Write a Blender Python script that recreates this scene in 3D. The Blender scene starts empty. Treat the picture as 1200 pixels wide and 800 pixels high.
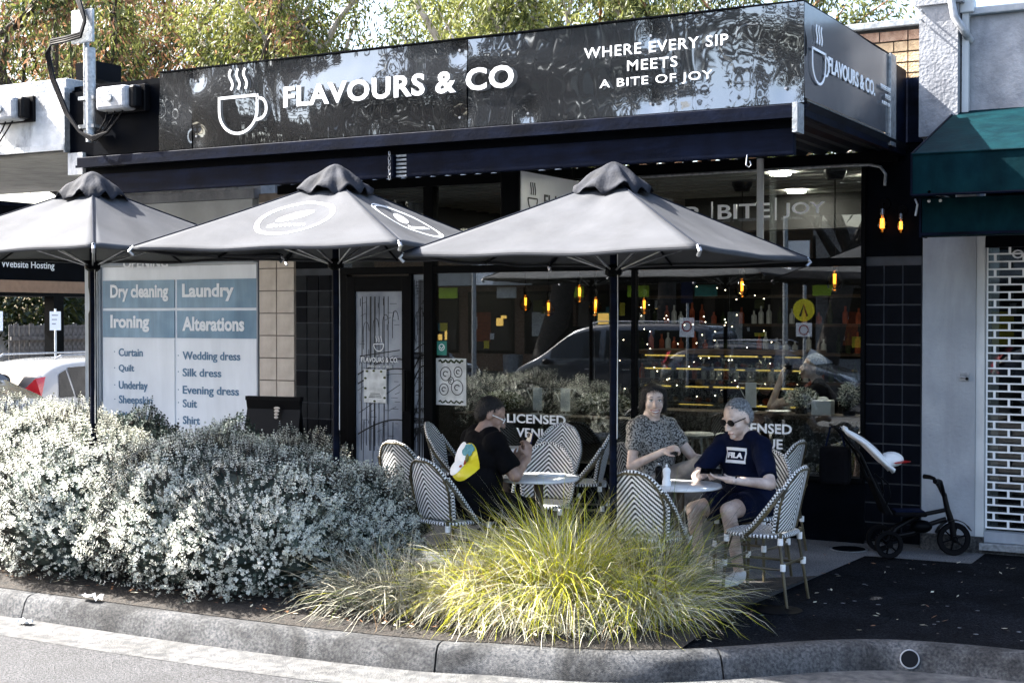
import bpy, bmesh, math, random
import numpy as np
from mathutils import Vector, Matrix, Euler
PI = math.pi
random.seed(7); rng = np.random.default_rng(7)
C = bpy.context.scene.collection
S = bpy.context.scene

# ------------------------------------------------------------------ camera, sky, sun, exposure
cam = bpy.data.cameras.new('camera'); co = bpy.data.objects.new('camera', cam); C.objects.link(co)
co.location = (0, 0, 1.88)
co.rotation_euler = (math.radians(90 - 1.04), 0, math.radians(29.3))
cam.sensor_width = 36; cam.lens = 49.74; cam.clip_end = 2000; cam.clip_start = 0.05
S.camera = co
SUN_AZ = math.radians(12)      # in front of the facade plane, sun on the left
SUN_EL = math.radians(43)
sdir = Vector((-math.cos(SUN_EL)*math.cos(SUN_AZ), -math.cos(SUN_EL)*math.sin(SUN_AZ), math.sin(SUN_EL)))
w = bpy.data.worlds.new('World'); S.world = w; w.use_nodes = True
nt = w.node_tree; bg = nt.nodes['Background']; sk = nt.nodes.new('ShaderNodeTexSky')
sk.sky_type = 'NISHITA'; sk.sun_disc = False; sk.sun_elevation = SUN_EL
sk.sun_rotation = math.atan2(sdir.x, sdir.y); sk.dust_density = 4.0; sk.air_density = 1.0
nt.links.new(sk.outputs[0], bg.inputs[0]); bg.inputs[1].default_value = 0.10
sl = bpy.data.lights.new('sun', 'SUN'); sl.energy = 4.9; sl.angle = math.radians(0.5); sl.color = (1, 0.96, 0.9)
so = bpy.data.objects.new('sun', sl); C.objects.link(so); so.rotation_euler = sdir.to_track_quat('Z', 'Y').to_euler()
so.location = (-10, -5, 20)
S.view_settings.view_transform = 'Standard'; S.view_settings.look = 'None'
S.view_settings.exposure = 2.8; S.view_settings.gamma = 1.0

# ------------------------------------------------------------------ materials
M = {}
def mat(name, col, rough=0.6, metal=0.0, var=0.0, scale=8.0, bump=0.0, bscale=None, col2=None, spec=0.5, emit=None, es=1.0, coat=0.0, alpha=1.0, trans=0.0, lo=0.35, hi=0.65):
    m = bpy.data.materials.new(name); m.use_nodes = True; n = m.node_tree; p = n.nodes['Principled BSDF']
    p.inputs['Roughness'].default_value = rough; p.inputs['Metallic'].default_value = metal
    p.inputs['Specular IOR Level'].default_value = spec; p.inputs['Coat Weight'].default_value = coat
    p.inputs['Base Color'].default_value = (*col, 1)
    if trans: p.inputs['Transmission Weight'].default_value = trans
    if emit: p.inputs['Emission Color'].default_value = (*emit, 1); p.inputs['Emission Strength'].default_value = es
    tc = n.nodes.new('ShaderNodeTexCoord')
    if var or col2:
        nz = n.nodes.new('ShaderNodeTexNoise'); nz.inputs['Scale'].default_value = scale; nz.inputs['Detail'].default_value = 6
        n.links.new(tc.outputs['Object'], nz.inputs['Vector'])
        r = n.nodes.new('ShaderNodeValToRGB'); n.links.new(nz.outputs['Fac'], r.inputs[0])
        c2 = col2 if col2 else tuple(min(1, c*(1+var)) for c in col)
        c1 = col if col2 else tuple(c*(1-var) for c in col)
        r.color_ramp.elements[0].position = lo; r.color_ramp.elements[1].position = hi
        r.color_ramp.elements[0].color = (*c1, 1); r.color_ramp.elements[1].color = (*c2, 1)
        n.links.new(r.outputs[0], p.inputs['Base Color'])
    if bump:
        b = n.nodes.new('ShaderNodeBump'); b.inputs['Strength'].default_value = min(1, bump); b.inputs['Distance'].default_value = 0.02
        nb = n.nodes.new('ShaderNodeTexNoise'); nb.inputs['Scale'].default_value = bscale or scale*3; nb.inputs['Detail'].default_value = 8
        n.links.new(tc.outputs['Object'], nb.inputs['Vector']); n.links.new(nb.outputs['Fac'], b.inputs['Height']); n.links.new(b.outputs[0], p.inputs['Normal'])
    M[name] = m; return m
def macro(name, sc, lo, hi, stretch=(1, 1, 1), thr=(.35, .7)):
    m = M[name]; n = m.node_tree; p = n.nodes['Principled BSDF']; src = p.inputs['Base Color'].links[0].from_socket if p.inputs['Base Color'].links else None
    tc = n.nodes.new('ShaderNodeTexCoord'); mp = n.nodes.new('ShaderNodeMapping'); mp.inputs['Scale'].default_value = stretch; nz = n.nodes.new('ShaderNodeTexNoise'); nz.inputs['Scale'].default_value = sc; nz.inputs['Detail'].default_value = 10; nz.inputs['Roughness'].default_value = .65; nz.inputs['Distortion'].default_value = .6
    n.links.new(tc.outputs['Object'], mp.inputs[0]); n.links.new(mp.outputs[0], nz.inputs['Vector']); r = n.nodes.new('ShaderNodeValToRGB'); n.links.new(nz.outputs['Fac'], r.inputs[0])
    r.color_ramp.elements[0].position = thr[0]; r.color_ramp.elements[1].position = thr[1]; r.color_ramp.elements[0].color = (lo, lo, lo, 1); r.color_ramp.elements[1].color = (hi, hi, hi, 1)
    mx = n.nodes.new('ShaderNodeMix'); mx.data_type = 'RGBA'; mx.blend_type = 'MULTIPLY'; mx.inputs[0].default_value = 1
    if src: n.links.new(src, mx.inputs[6])
    else: mx.inputs[6].default_value = p.inputs['Base Color'].default_value
    n.links.new(r.outputs[0], mx.inputs[7]); n.links.new(mx.outputs[2], p.inputs['Base Color'])

mat('asphalt', (0.0025, 0.003, 0.0045), 0.9, spec=0.05, col2=(0.022, 0.025, 0.031), scale=90, bump=0.9, bscale=160, lo=0.4, hi=0.72)
mat('aggregate', (0.045, 0.05, 0.057), 0.85, col2=(0.21, 0.22, 0.24), scale=85, bump=0.7, bscale=120)
mat('road', (0.016, 0.017, 0.019), 0.9, col2=(0.085, 0.086, 0.092), scale=70, bump=1.0, bscale=110)
mat('concrete', (0.030, 0.033, 0.038), 0.85, spec=0.2, col2=(0.115, 0.115, 0.115), scale=60, bump=0.6, bscale=190, lo=.3, hi=.7)
mat('gutter_concrete', (0.045, 0.047, 0.05), 0.85, col2=(0.12, 0.12, 0.118), scale=14, bump=0.6, bscale=90)
mat('soil', (0.008, 0.007, 0.006), 0.95, col2=(0.035, 0.028, 0.022), scale=30, bump=1.0, bscale=60)
mat('black_paint', (0.0012, 0.002, 0.004), 0.45, spec=0.03, var=0.3, scale=5, bump=0.05)
mat('navy_metal', (0.0022, 0.004, 0.011), 0.5, spec=0.04, var=0.35, scale=6, bump=0.1, bscale=30)
mat('black_frame', (0.0015, 0.002, 0.003), 0.4, spec=0.05, var=0.3, scale=12)
mat('black_tile', (0.0015, 0.002, 0.004), 0.3, spec=0.06, col2=(0.004, 0.0055, 0.009), scale=3, bump=0.08, bscale=9)
mat('black_tile_worn', (0.004, 0.0055, 0.008), 0.4, spec=0.08, col2=(0.016, 0.019, 0.023), scale=5, bump=0.1, bscale=9)
mat('tan_tile', (0.52, 0.43, 0.35), 0.4, col2=(0.70, 0.61, 0.52), scale=4, bump=0.06)
mat('grout', (0.055, 0.06, 0.07), 0.9, var=0.2)
mat('tan_grout', (0.22, 0.18, 0.15), 0.9, var=0.2)
mat('white_print', (0.85, 0.86, 0.87), 0.5)
mat('white_paint', (0.50, 0.52, 0.53), 0.55, var=0.12, scale=3, bump=0.15, bscale=20)
mat('worn_white', (0.36, 0.37, 0.38), 0.7, col2=(0.62, 0.62, 0.61), scale=4, bump=0.5, bscale=25)
mat('soffit', (0.30, 0.29, 0.27), 0.6, var=0.2, scale=5)
mat('dark_soffit', (0.012, 0.016, 0.024), 0.5, spec=0.1, var=0.3, scale=5)
mat('grey_render', (0.30, 0.33, 0.37), 0.75, col2=(0.37, 0.40, 0.44), scale=3, bump=0.3, bscale=35)
mat('rough_render', (0.22, 0.23, 0.255), 0.9, col2=(0.32, 0.33, 0.355), scale=6, bump=0.45, bscale=40)
mat('steel', (0.32, 0.33, 0.35), 0.35, metal=0.8, var=0.2, scale=20)
mat('galv', (0.28, 0.30, 0.32), 0.45, metal=0.6, var=0.3, scale=30, bump=0.2)
mat('grey_box', (0.30, 0.31, 0.33), 0.4, var=0.25, scale=14, bump=0.2)
mat('black_plastic', (0.003, 0.003, 0.004), 0.4, spec=0.12)
mat('rubber', (0.004, 0.004, 0.005), 0.8, spec=0.1)
mat('brick_tan', (0.28, 0.19, 0.11), 0.9, col2=(0.46, 0.34, 0.21), scale=14, bump=0.6, bscale=60)
mat('brick_red', (0.16, 0.08, 0.05), 0.9, col2=(0.30, 0.20, 0.14), scale=14, bump=0.6, bscale=60)
mat('mortar', (0.03, 0.028, 0.026), 0.95)
mat('green_canvas', (0.001, 0.012, 0.017), 0.7, spec=0.04, col2=(0.002, 0.019, 0.024), scale=7, bump=0.15)
mat('umbrella_canvas', (0.056, 0.059, 0.066), 0.85, spec=0.2, var=0.12, scale=3, bump=0.15, bscale=350)
mat('cap_canvas', (0.012, 0.014, 0.020), 0.8, spec=0.2, var=0.35, scale=9, bump=0.2, bscale=60)
mat('umbrella_dark', (0.010, 0.013, 0.021), 0.8, spec=0.05, var=0.2, scale=6, bump=0.2, bscale=80)
mat('bamboo', (0.025, 0.02, 0.011), 0.35, col2=(0.10, 0.08, 0.04), scale=10)
mat('weave_white', (0.78, 0.78, 0.77), 0.5, var=0.08, scale=60)
mat('weave_black', (0.008, 0.009, 0.012), 0.5)
mat('marble', (0.62, 0.64, 0.66), 0.18, col2=(0.80, 0.81, 0.82), scale=7)
mat('skin', (0.26, 0.16, 0.12), 0.5, col2=(0.42, 0.28, 0.22), scale=12, bump=0.08, bscale=60)
mat('skin_pale', (0.34, 0.235, 0.19), 0.5, col2=(0.56, 0.43, 0.37), scale=12, bump=0.08, bscale=60)
mat('skin_fair', (0.46, 0.33, 0.27), 0.45, col2=(0.72, 0.58, 0.50), scale=12, bump=0.06, bscale=60)
mat('hair_dark', (0.008, 0.007, 0.008), 0.5, var=0.4, scale=60, bump=0.8, bscale=90)
mat('hair_grey', (0.06, 0.07, 0.08), 0.6, col2=(0.32, 0.34, 0.36), scale=70, bump=0.6, bscale=110)
mat('navy_cloth', (0.003, 0.006, 0.022), 0.9, spec=0.1, var=0.25, scale=6, bump=0.3, bscale=40)
mat('black_cloth', (0.003, 0.003, 0.004), 0.9, spec=0.1, var=0.3, scale=6, bump=0.3, bscale=40)
mat('trouser', (0.13, 0.125, 0.12), 0.85, col2=(0.25, 0.24, 0.23), scale=9, bump=0.6, bscale=18)
mat('rust_cloth', (0.30, 0.06, 0.02), 0.85, var=0.3, scale=9)
mat('white_shoe', (0.6, 0.6, 0.6), 0.6)
mat('phone_blue', (0.008, 0.012, 0.06), 0.2)
mat('lips', (0.28, 0.09, 0.08), 0.4)
mat('teeth', (0.8, 0.78, 0.74), 0.3)
mat('wood_dark', (0.035, 0.022, 0.014), 0.35, col2=(0.075, 0.048, 0.03), scale=5, bump=0.2)
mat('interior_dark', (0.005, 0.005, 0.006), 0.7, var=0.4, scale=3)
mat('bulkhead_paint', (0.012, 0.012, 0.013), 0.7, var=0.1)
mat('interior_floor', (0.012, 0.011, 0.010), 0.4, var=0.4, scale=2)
mat('interior_ceiling', (0.30, 0.30, 0.29), 0.7, var=0.1)
mat('blue_panel', (0.15, 0.27, 0.38), 0.3, col2=(0.28, 0.42, 0.53), scale=1.6)
mat('white_panel', (0.87, 0.89, 0.92), 0.3, var=0.05, scale=1.5)
mat('blue_print', (0.09, 0.19, 0.30), 0.5)
mat('grey_film', (0.16, 0.18, 0.22), 0.3, col2=(0.42, 0.45, 0.50), scale=2.3)
mat('line_ink', (0.006, 0.007, 0.009), 0.5)
mat('poster_white', (0.6, 0.61, 0.6), 0.5, var=0.2, scale=12)
mat('sticker_green', (0.01, 0.22, 0.17), 0.4)
mat('yellow', (0.80, 0.66, 0.02), 0.4)
mat('hi_vis', (0.5, 0.75, 0.02), 0.4)
mat('teal_print', (0.05, 0.22, 0.26), 0.7, col2=(0.12, 0.35, 0.38), scale=50)
mat('red', (0.35, 0.01, 0.01), 0.3)
mat('tail_red', (0.40, 0.01, 0.02), 0.15, coat=1.0)
mat('car_white', (0.26, 0.27, 0.28), 0.25, coat=1.0)
mat('car_cream', (0.24, 0.22, 0.16), 0.25, coat=1.0)
mat('car_dark', (0.012, 0.014, 0.018), 0.2, coat=1.0)
mat('car_silver', (0.04, 0.045, 0.055), 0.25, metal=0.4, coat=1.0)
mat('car_glass', (0.004, 0.005, 0.006), 0.06, spec=0.35)
mat('tan_fascia', (0.30, 0.18, 0.11), 0.6, var=0.1)
mat('fence_wood', (0.09, 0.085, 0.08), 0.9, col2=(0.22, 0.21, 0.20), scale=8, bump=0.4)
mat('bark_dark', (0.018, 0.015, 0.014), 0.9, col2=(0.07, 0.055, 0.045), scale=12, bump=1.0, bscale=25)
mat('bark_orange', (0.25, 0.10, 0.04), 0.8, col2=(0.42, 0.22, 0.12), scale=3, bump=0.5)
mat('bark_pale', (0.35, 0.30, 0.26), 0.8, col2=(0.55, 0.50, 0.46), scale=4, bump=0.5)
def leafmat(name, c, c2, sc=3.0, tr=0.38):
    m = mat(name, c, 0.55, col2=c2, scale=sc, spec=0.3)
    n = m.node_tree; p = n.nodes['Principled BSDF']; out = n.nodes['Material Output']
    t = n.nodes.new('ShaderNodeBsdfTranslucent'); mx = n.nodes.new('ShaderNodeMixShader'); mx.inputs[0].default_value = tr
    r = [x for x in n.nodes if x.type == 'VALTORGB'][0]
    n.links.new(r.outputs[0], t.inputs[0]); n.links.new(p.outputs[0], mx.inputs[1]); n.links.new(t.outputs[0], mx.inputs[2]); n.links.new(mx.outputs[0], out.inputs[0])
    return m
leafmat('leaf_olive', (0.05, 0.065, 0.02), (0.15, 0.165, 0.05), 2)
leafmat('leaf_lime', (0.12, 0.14, 0.03), (0.27, 0.28, 0.08), 2)
leafmat('leaf_rust', (0.16, 0.075, 0.04), (0.32, 0.18, 0.10), 2)
leafmat('leaf_dark', (0.012, 0.022, 0.008), (0.04, 0.06, 0.018), 2)
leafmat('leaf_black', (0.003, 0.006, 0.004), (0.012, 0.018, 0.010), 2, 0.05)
leafmat('leaf_silver', (0.52, 0.54, 0.46), (0.90, 0.90, 0.82), 40, 0.12)
leafmat('leaf_grey_green', (0.04, 0.06, 0.05), (0.12, 0.16, 0.13), 25, 0.12)
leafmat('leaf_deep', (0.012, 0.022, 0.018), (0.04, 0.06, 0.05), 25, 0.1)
leafmat('blade_lime', (0.42, 0.44, 0.02), (0.78, 0.74, 0.08), 9)
leafmat('blade_straw', (0.46, 0.43, 0.30), (0.88, 0.85, 0.70), 9)
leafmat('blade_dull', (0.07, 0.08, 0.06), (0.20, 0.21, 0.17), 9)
leafmat('blade_brown', (0.12, 0.07, 0.03), (0.30, 0.20, 0.10), 9)
leafmat('blade_green', (0.08, 0.14, 0.02), (0.20, 0.27, 0.04), 9)
macro('road', 1.1, .72, 1.2); macro('asphalt', 2.2, .55, 1.5); macro('aggregate', 1.6, .7, 1.2); macro('concrete', 2.6, .45, 1.35, thr=(.38, .62)); macro('gutter_concrete', 3.0, .6, 1.2)
macro('grey_render', 1.5, .80, 1.06, (3, 3, .6)); macro('rough_render', 2.0, .72, 1.1, (2, 2, .7)); macro('worn_white', 3.0, .55, 1.1, (1.5, 1.5, .8), (.36, .5)); macro('umbrella_canvas', 1.8, .80, 1.12); macro('navy_metal', 5, .6, 1.5, (.4, .4, 3)); macro('black_tile', 9, .6, 1.8); macro('green_canvas', 2.5, .75, 1.3, (2, 2, .5))
macro('tan_tile', 3, .85, 1.05); macro('white_panel', 1.3, .88, 1.03, (2.5, 1, .5)); macro('blue_panel', 1.6, .80, 1.15, (4, 1, .5)); macro('skin', 14, .85, 1.1); macro('skin_pale', 14, .85, 1.1)
mat('filament', (1, 0.5, 0.1), 0.5, emit=(1, 0.34, 0.04), es=1.3)
mat('filament_soft', (1, 0.5, 0.1), 0.5, emit=(1, 0.40, 0.06), es=0.9)
mat('display_light', (1, 0.8, 0.4), 0.5, emit=(1, 0.60, 0.12), es=0.5)
mat('added_downlight_glow', (1, 1, 1), 0.5, emit=(1, 0.9, 0.75), es=70.0)  # strong glow of the added downlights, raised to brighten the interior
mat('fairy', (1, 1, 1), 0.5, emit=(1, 0.8, 0.5), es=7.0)

def glass(name, refl, tint, rough=0.0):
    m = bpy.data.materials.new(name); m.use_nodes = True; n = m.node_tree; n.nodes.remove(n.nodes['Principled BSDF'])
    out = n.nodes['Material Output']; g = n.nodes.new('ShaderNodeBsdfGlossy'); g.inputs['Roughness'].default_value = rough
    g.inputs['Color'].default_value = (0.95, 0.97, 1, 1)
    t = n.nodes.new('ShaderNodeBsdfTransparent'); t.inputs[0].default_value = (*tint, 1)
    fr = n.nodes.new('ShaderNodeFresnel'); fr.inputs['IOR'].default_value = 1.5
    a = n.nodes.new('ShaderNodeMath'); a.operation = 'ADD'; a.inputs[1].default_value = refl; a.use_clamp = True
    n.links.new(fr.outputs[0], a.inputs[0])
    mx = n.nodes.new('ShaderNodeMixShader'); n.links.new(a.outputs[0], mx.inputs[0]); n.links.new(t.outputs[0], mx.inputs[1]); n.links.new(g.outputs[0], mx.inputs[2])
    n.links.new(mx.outputs[0], out.inputs[0]); M[name] = m
glass('window_glass', 0.06, (0.72, 0.76, 0.76))
glass('door_glass_clear', 0.0, (.6, .65, .65)); glass('bulb_glass', 0.05, (1.0, 0.8, 0.5))

# glossy black metal sheet of the sign (real mirror-like gloss over a black base)
def sheet(name, base, fac, rough):
    m = bpy.data.materials.new(name); m.use_nodes = True; n = m.node_tree; p = n.nodes['Principled BSDF']
    p.inputs['Base Color'].default_value = (*base, 1); p.inputs['Roughness'].default_value = 0.25
    g = n.nodes.new('ShaderNodeBsdfGlossy'); g.inputs['Roughness'].default_value = rough; g.inputs['Color'].default_value = (0.85, 0.92, 1, 1)
    mx = n.nodes.new('ShaderNodeMixShader'); mx.inputs[0].default_value = fac
    n.links.new(p.outputs[0], mx.inputs[1]); n.links.new(g.outputs[0], mx.inputs[2]); n.links.new(mx.outputs[0], n.nodes['Material Output'].inputs[0]); M[name] = m
sheet('sign_sheet', (0.001, 0.0012, 0.002), 0.19, 0.015)
sheet('sign_side_sheet', (0.022, 0.026, 0.032), 0.09, 0.12)

def patmat(name, fn):
    m = bpy.data.materials.new(name); m.use_nodes = True; n = m.node_tree; p = n.nodes['Principled BSDF']
    p.inputs['Roughness'].default_value = 0.55
    fn(n, p); M[name] = m
def mth(n, op, a, b=None):
    x = n.nodes.new('ShaderNodeMath'); x.operation = op
    for i, v in enumerate((a, b)):
        if v is None: continue
        if isinstance(v, (int, float)): x.inputs[i].default_value = v
        else: n.links.new(v, x.inputs[i])
    return x.outputs[0]
def weave(axis2):
    def fn(n, p):
        tc = n.nodes.new('ShaderNodeTexCoord'); sp = n.nodes.new('ShaderNodeSeparateXYZ'); n.links.new(tc.outputs['Object'], sp.inputs[0])
        cell = 0.0085
        ux = mth(n, 'FLOOR', mth(n, 'DIVIDE', mth(n, 'ABSOLUTE', sp.outputs[0]), cell))
        vz = mth(n, 'FLOOR', mth(n, 'DIVIDE', sp.outputs[axis2], cell))
        s = mth(n, 'ADD', ux, vz); md = mth(n, 'FLOORED_MODULO', s, 4.0); k = mth(n, 'LESS_THAN', md, 1.9)
        r = n.nodes.new('ShaderNodeMix'); r.data_type = 'RGBA'; n.links.new(k, r.inputs[0])
        r.inputs[6].default_value = (0.80, 0.80, 0.79, 1); r.inputs[7].default_value = (0.006, 0.007, 0.009, 1)
        n.links.new(r.outputs[2], p.inputs['Base Color'])
        b = n.nodes.new('ShaderNodeBump'); b.inputs['Strength'].default_value = 0.4; b.inputs['Distance'].default_value = 0.003
        n.links.new(k, b.inputs['Height']); n.links.new(b.outputs[0], p.inputs['Normal'])
    return fn
patmat('weave_back', weave(2)); patmat('weave_seat', weave(1))
def spots(c1, c2, sc, th):
    def fn(n, p):
        tc = n.nodes.new('ShaderNodeTexCoord'); v = n.nodes.new('ShaderNodeTexNoise'); v.inputs['Scale'].default_value = sc; v.inputs['Detail'].default_value = 2
        n.links.new(tc.outputs['Object'], v.inputs['Vector'])
        r = n.nodes.new('ShaderNodeValToRGB'); r.color_ramp.elements[0].position = th; r.color_ramp.elements[1].position = th+0.05
        r.color_ramp.elements[0].color = (*c1, 1); r.color_ramp.elements[1].color = (*c2, 1)
        n.links.new(v.outputs['Fac'], r.inputs[0]); n.links.new(r.outputs[0], p.inputs['Base Color'])
    return fn
patmat('leopard_cloth', spots((0.02, 0.018, 0.017), (0.30, 0.29, 0.27), 75, 0.47))
patmat('terrazzo', spots((0.01, 0.01, 0.011), (0.30, 0.30, 0.30), 45, 0.56))

# ------------------------------------------------------------------ helpers
class MB:
    def __init__(s): s.v = []; s.f = []; s.m = []
    def add(s, vs, fs, mi=0):
        o = len(s.v); s.v += [tuple(v) for v in vs]; s.f += [tuple(i+o for i in f) for f in fs]; s.m += [mi]*len(fs); return s
    def box(s, x0, x1, y0, y1, z0, z1, mi=0, R=None, c=None):
        vs = [(x, y, z) for z in (z0, z1) for y in (y0, y1) for x in (x0, x1)]
        if R is not None:
            c = Vector(c or (0, 0, 0)); vs = [tuple(R @ (Vector(v)-c) + c) for v in vs]
        return s.add(vs, [(0, 2, 3, 1), (4, 5, 7, 6), (0, 1, 5, 4), (1, 3, 7, 5), (3, 2, 6, 7), (2, 0, 4, 6)], mi)
    def tube(s, pts, r, n=8, cap=True, mi=0, mif=None, flat=1.0):
        pts = [Vector(p) for p in pts]; k = len(pts); rs = r if isinstance(r, (list, tuple)) else [r]*k
        vs = []; up = None
        for i, p in enumerate(pts):
            d = (pts[min(i+1, k-1)] - pts[max(i-1, 0)])
            d = d.normalized() if d.length > 1e-9 else Vector((0, 0, 1))
            if up is None: up = Vector((0, 0, 1)) if abs(d.z) < 0.9 else Vector((1, 0, 0))
            a = d.cross(up)
            if a.length < 1e-6: a = d.orthogonal()
            a.normalize(); b = a.cross(d).normalized(); up = b
            for j in range(n):
                t = 2*PI*j/n; vs.append(p + a*math.cos(t)*rs[i] + b*math.sin(t)*rs[i]*flat)
        o = len(s.v); s.v += [tuple(v) for v in vs]
        for i in range(k-1):
            for j in range(n):
                j2 = (j+1) % n; s.f.append((o+i*n+j, o+i*n+j2, o+(i+1)*n+j2, o+(i+1)*n+j)); s.m.append(mif(i, j) if mif else mi)
        if cap:
            s.f.append(tuple(o+j for j in reversed(range(n)))); s.m.append(mi)
            s.f.append(tuple(o+(k-1)*n+j for j in range(n))); s.m.append(mi)
        return s
    def lathe(s, prof, c=(0, 0, 0), n=24, mi=0, R=None, caps=True):
        vs = []; c = Vector(c)
        for (r, z) in prof:
            for j in range(n):
                v = Vector((r*math.cos(2*PI*j/n), r*math.sin(2*PI*j/n), z))
                vs.append((R @ v if R is not None else v) + c)
        k = len(prof); fs = [(i*n+j, i*n+(j+1) % n, (i+1)*n+(j+1) % n, (i+1)*n+j) for i in range(k-1) for j in range(n)]
        if caps: fs.append(tuple(reversed(range(n)))); fs.append(tuple((k-1)*n+j for j in range(n)))
        return s.add(vs, fs, mi)
    def capsule(s, a, b, ra, rb, n=14, capb=True, mi=0):
        a = Vector(a); b = Vector(b); d = (b-a); L = d.length or 1e-6; d.normalize(); pts = []; rs = []
        for i in range(4): t = PI/2*i/4; pts.append(a - d*ra*math.cos(t)); rs.append(max(ra*math.sin(t), ra*0.05))
        pts.append(a); rs.append(ra); pts.append(b); rs.append(rb)
        if capb:
            for i in range(1, 5): t = PI/2*i/4; pts.append(b + d*rb*math.sin(t)); rs.append(max(rb*math.cos(t), rb*0.05))
        return s.tube(pts, rs, n, True, mi)
    def ell(s, c, r, R=None, n=16, mi=0):
        prof = [(max(0.02, math.sin(PI*i/10)), -math.cos(PI*i/10)) for i in range(11)]
        A = Matrix.Diagonal(Vector(r)); A = (R @ A) if R is not None else A
        return s.lathe(prof, c, n, mi, A)
    def prism(s, poly, z0, z1, f=lambda x, y, z: (x, y, z), mi=0):
        n = len(poly); vs = [f(x, y, z0) for x, y in poly] + [f(x, y, z1) for x, y in poly]
        fs = [tuple(reversed(range(n))), tuple(range(n, 2*n))] + [(i, (i+1) % n, n+(i+1) % n, n+i) for i in range(n)]
        return s.add(vs, fs, mi)
    def mesh(s, name, mats):
        me = bpy.data.meshes.new(name); me.from_pydata(s.v, [], s.f)
        for m in (mats if isinstance(mats, (list, tuple)) else [mats]): me.materials.append(M[m])
        if any(s.m): me.polygons.foreach_set('material_index', s.m)
        me.update(); return me
    def build(s, name, mats, parent=None, smooth=False, bevel=0, loc=None, fix=True):
        me = s.mesh(name, mats)
        if fix:
            bm = bmesh.new(); bm.from_mesh(me); bmesh.ops.recalc_face_normals(bm, faces=bm.faces); bm.to_mesh(me); bm.free()
        o = bpy.data.objects.new(name, me); C.objects.link(o)
        if parent: o.parent = parent
        if loc: o.location = loc
        if bevel:
            b = o.modifiers.new('bevel', 'BEVEL'); b.width = bevel; b.segments = 2; b.limit_method = 'ANGLE'
        if smooth: smoothed(me)
        return o
def smoothed(me, ang=40):
    me.polygons.foreach_set('use_smooth', [True]*len(me.polygons))
    try: me.set_sharp_from_angle(angle=math.radians(ang))
    except Exception: pass
def tag(o, label=None, cat=None, group=None, kind=None):
    if label: o['label'] = label
    if cat: o['category'] = cat
    if group: o['group'] = group
    if kind: o['kind'] = kind
    return o
def thing(name, label, cat, loc=(0, 0, 0), rz=0, group=None):
    o = bpy.data.objects.new(name, None); C.objects.link(o); o.location = loc; o.rotation_euler = (0, 0, rz); o.empty_display_size = 0.1
    return tag(o, label, cat, group)
def box(name, m, x0, x1, y0, y1, z0, z1, parent=None, bevel=0, kind=None):
    o = MB().box(x0, x1, y0, y1, z0, z1).build(name, m, parent, bevel=bevel)
    if kind: o['kind'] = kind
    return o
def copy_tree(o, parent=None):
    c = o.copy(); C.objects.link(c); c.parent = parent
    for ch in KIDS.get(o.name, [x for x in bpy.data.objects if x.parent == o]): copy_tree(ch, c)
    return c
KIDS = {}
def quads(name, V, mats, mi=None, parent=None, kind='stuff'):
    V = np.ascontiguousarray(V, dtype=np.float32).reshape(-1, 4, 3); n = len(V)
    me = bpy.data.meshes.new(name); me.vertices.add(n*4); me.vertices.foreach_set('co', V.ravel())
    me.loops.add(n*4); me.loops.foreach_set('vertex_index', np.arange(n*4, dtype=np.int32))
    me.polygons.add(n); me.polygons.foreach_set('loop_start', np.arange(0, n*4, 4, dtype=np.int32))
    for m in (mats if isinstance(mats, (list, tuple)) else [mats]): me.materials.append(M[m])
    if mi is not None: me.polygons.foreach_set('material_index', np.asarray(mi, dtype=np.int32))
    me.update(calc_edges=True)
    o = bpy.data.objects.new(name, me); C.objects.link(o)
    if parent: o.parent = parent
    if kind: o['kind'] = kind
    return o
FONT = None
def text(body, x0, y0, z0, w_, h_, face='front', m='white_print', parent=None, bold=0.0, name='lettering', depth=0.004, slant=0.0, spacing=1.0, align='LEFT'):
    cu = bpy.data.curves.new(name, 'FONT'); cu.body = body; cu.offset = bold; cu.extrude = 0.01; cu.space_character = spacing; cu.resolution_u = 3; cu.align_x = align; cu.space_line = 1.15
    o = bpy.data.objects.new(name, cu); C.objects.link(o)
    dg = bpy.context.evaluated_depsgraph_get(); me = bpy.data.meshes.new_from_object(o.evaluated_get(dg)); bpy.data.objects.remove(o)
    co_ = np.zeros(len(me.vertices)*3, dtype=np.float32); me.vertices.foreach_get('co', co_); co_ = co_.reshape(-1, 3)
    mn = co_.min(0); mx = co_.max(0); d = np.maximum(mx-mn, 1e-6)
    u = (co_[:, 0]-mn[0])/d[0]*w_; v = (co_[:, 1]-mn[1])/d[1]*h_; u = u + v*slant; t = (co_[:, 2]-mn[2])/d[2]*depth
    if face == 'front': P = np.stack([x0+u, y0-t, z0+v], 1)
    elif face == 'right': P = np.stack([x0+t, y0+u, z0+v], 1)
    elif face == 'local': P = np.stack([u, v, t], 1)
    me.vertices.foreach_set('co', P.astype(np.float32).ravel()); me.materials.clear(); me.materials.append(M[m]); me.update()
    o = bpy.data.objects.new(name, me); C.objects.link(o)
    if parent: o.parent = parent
    return o
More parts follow.
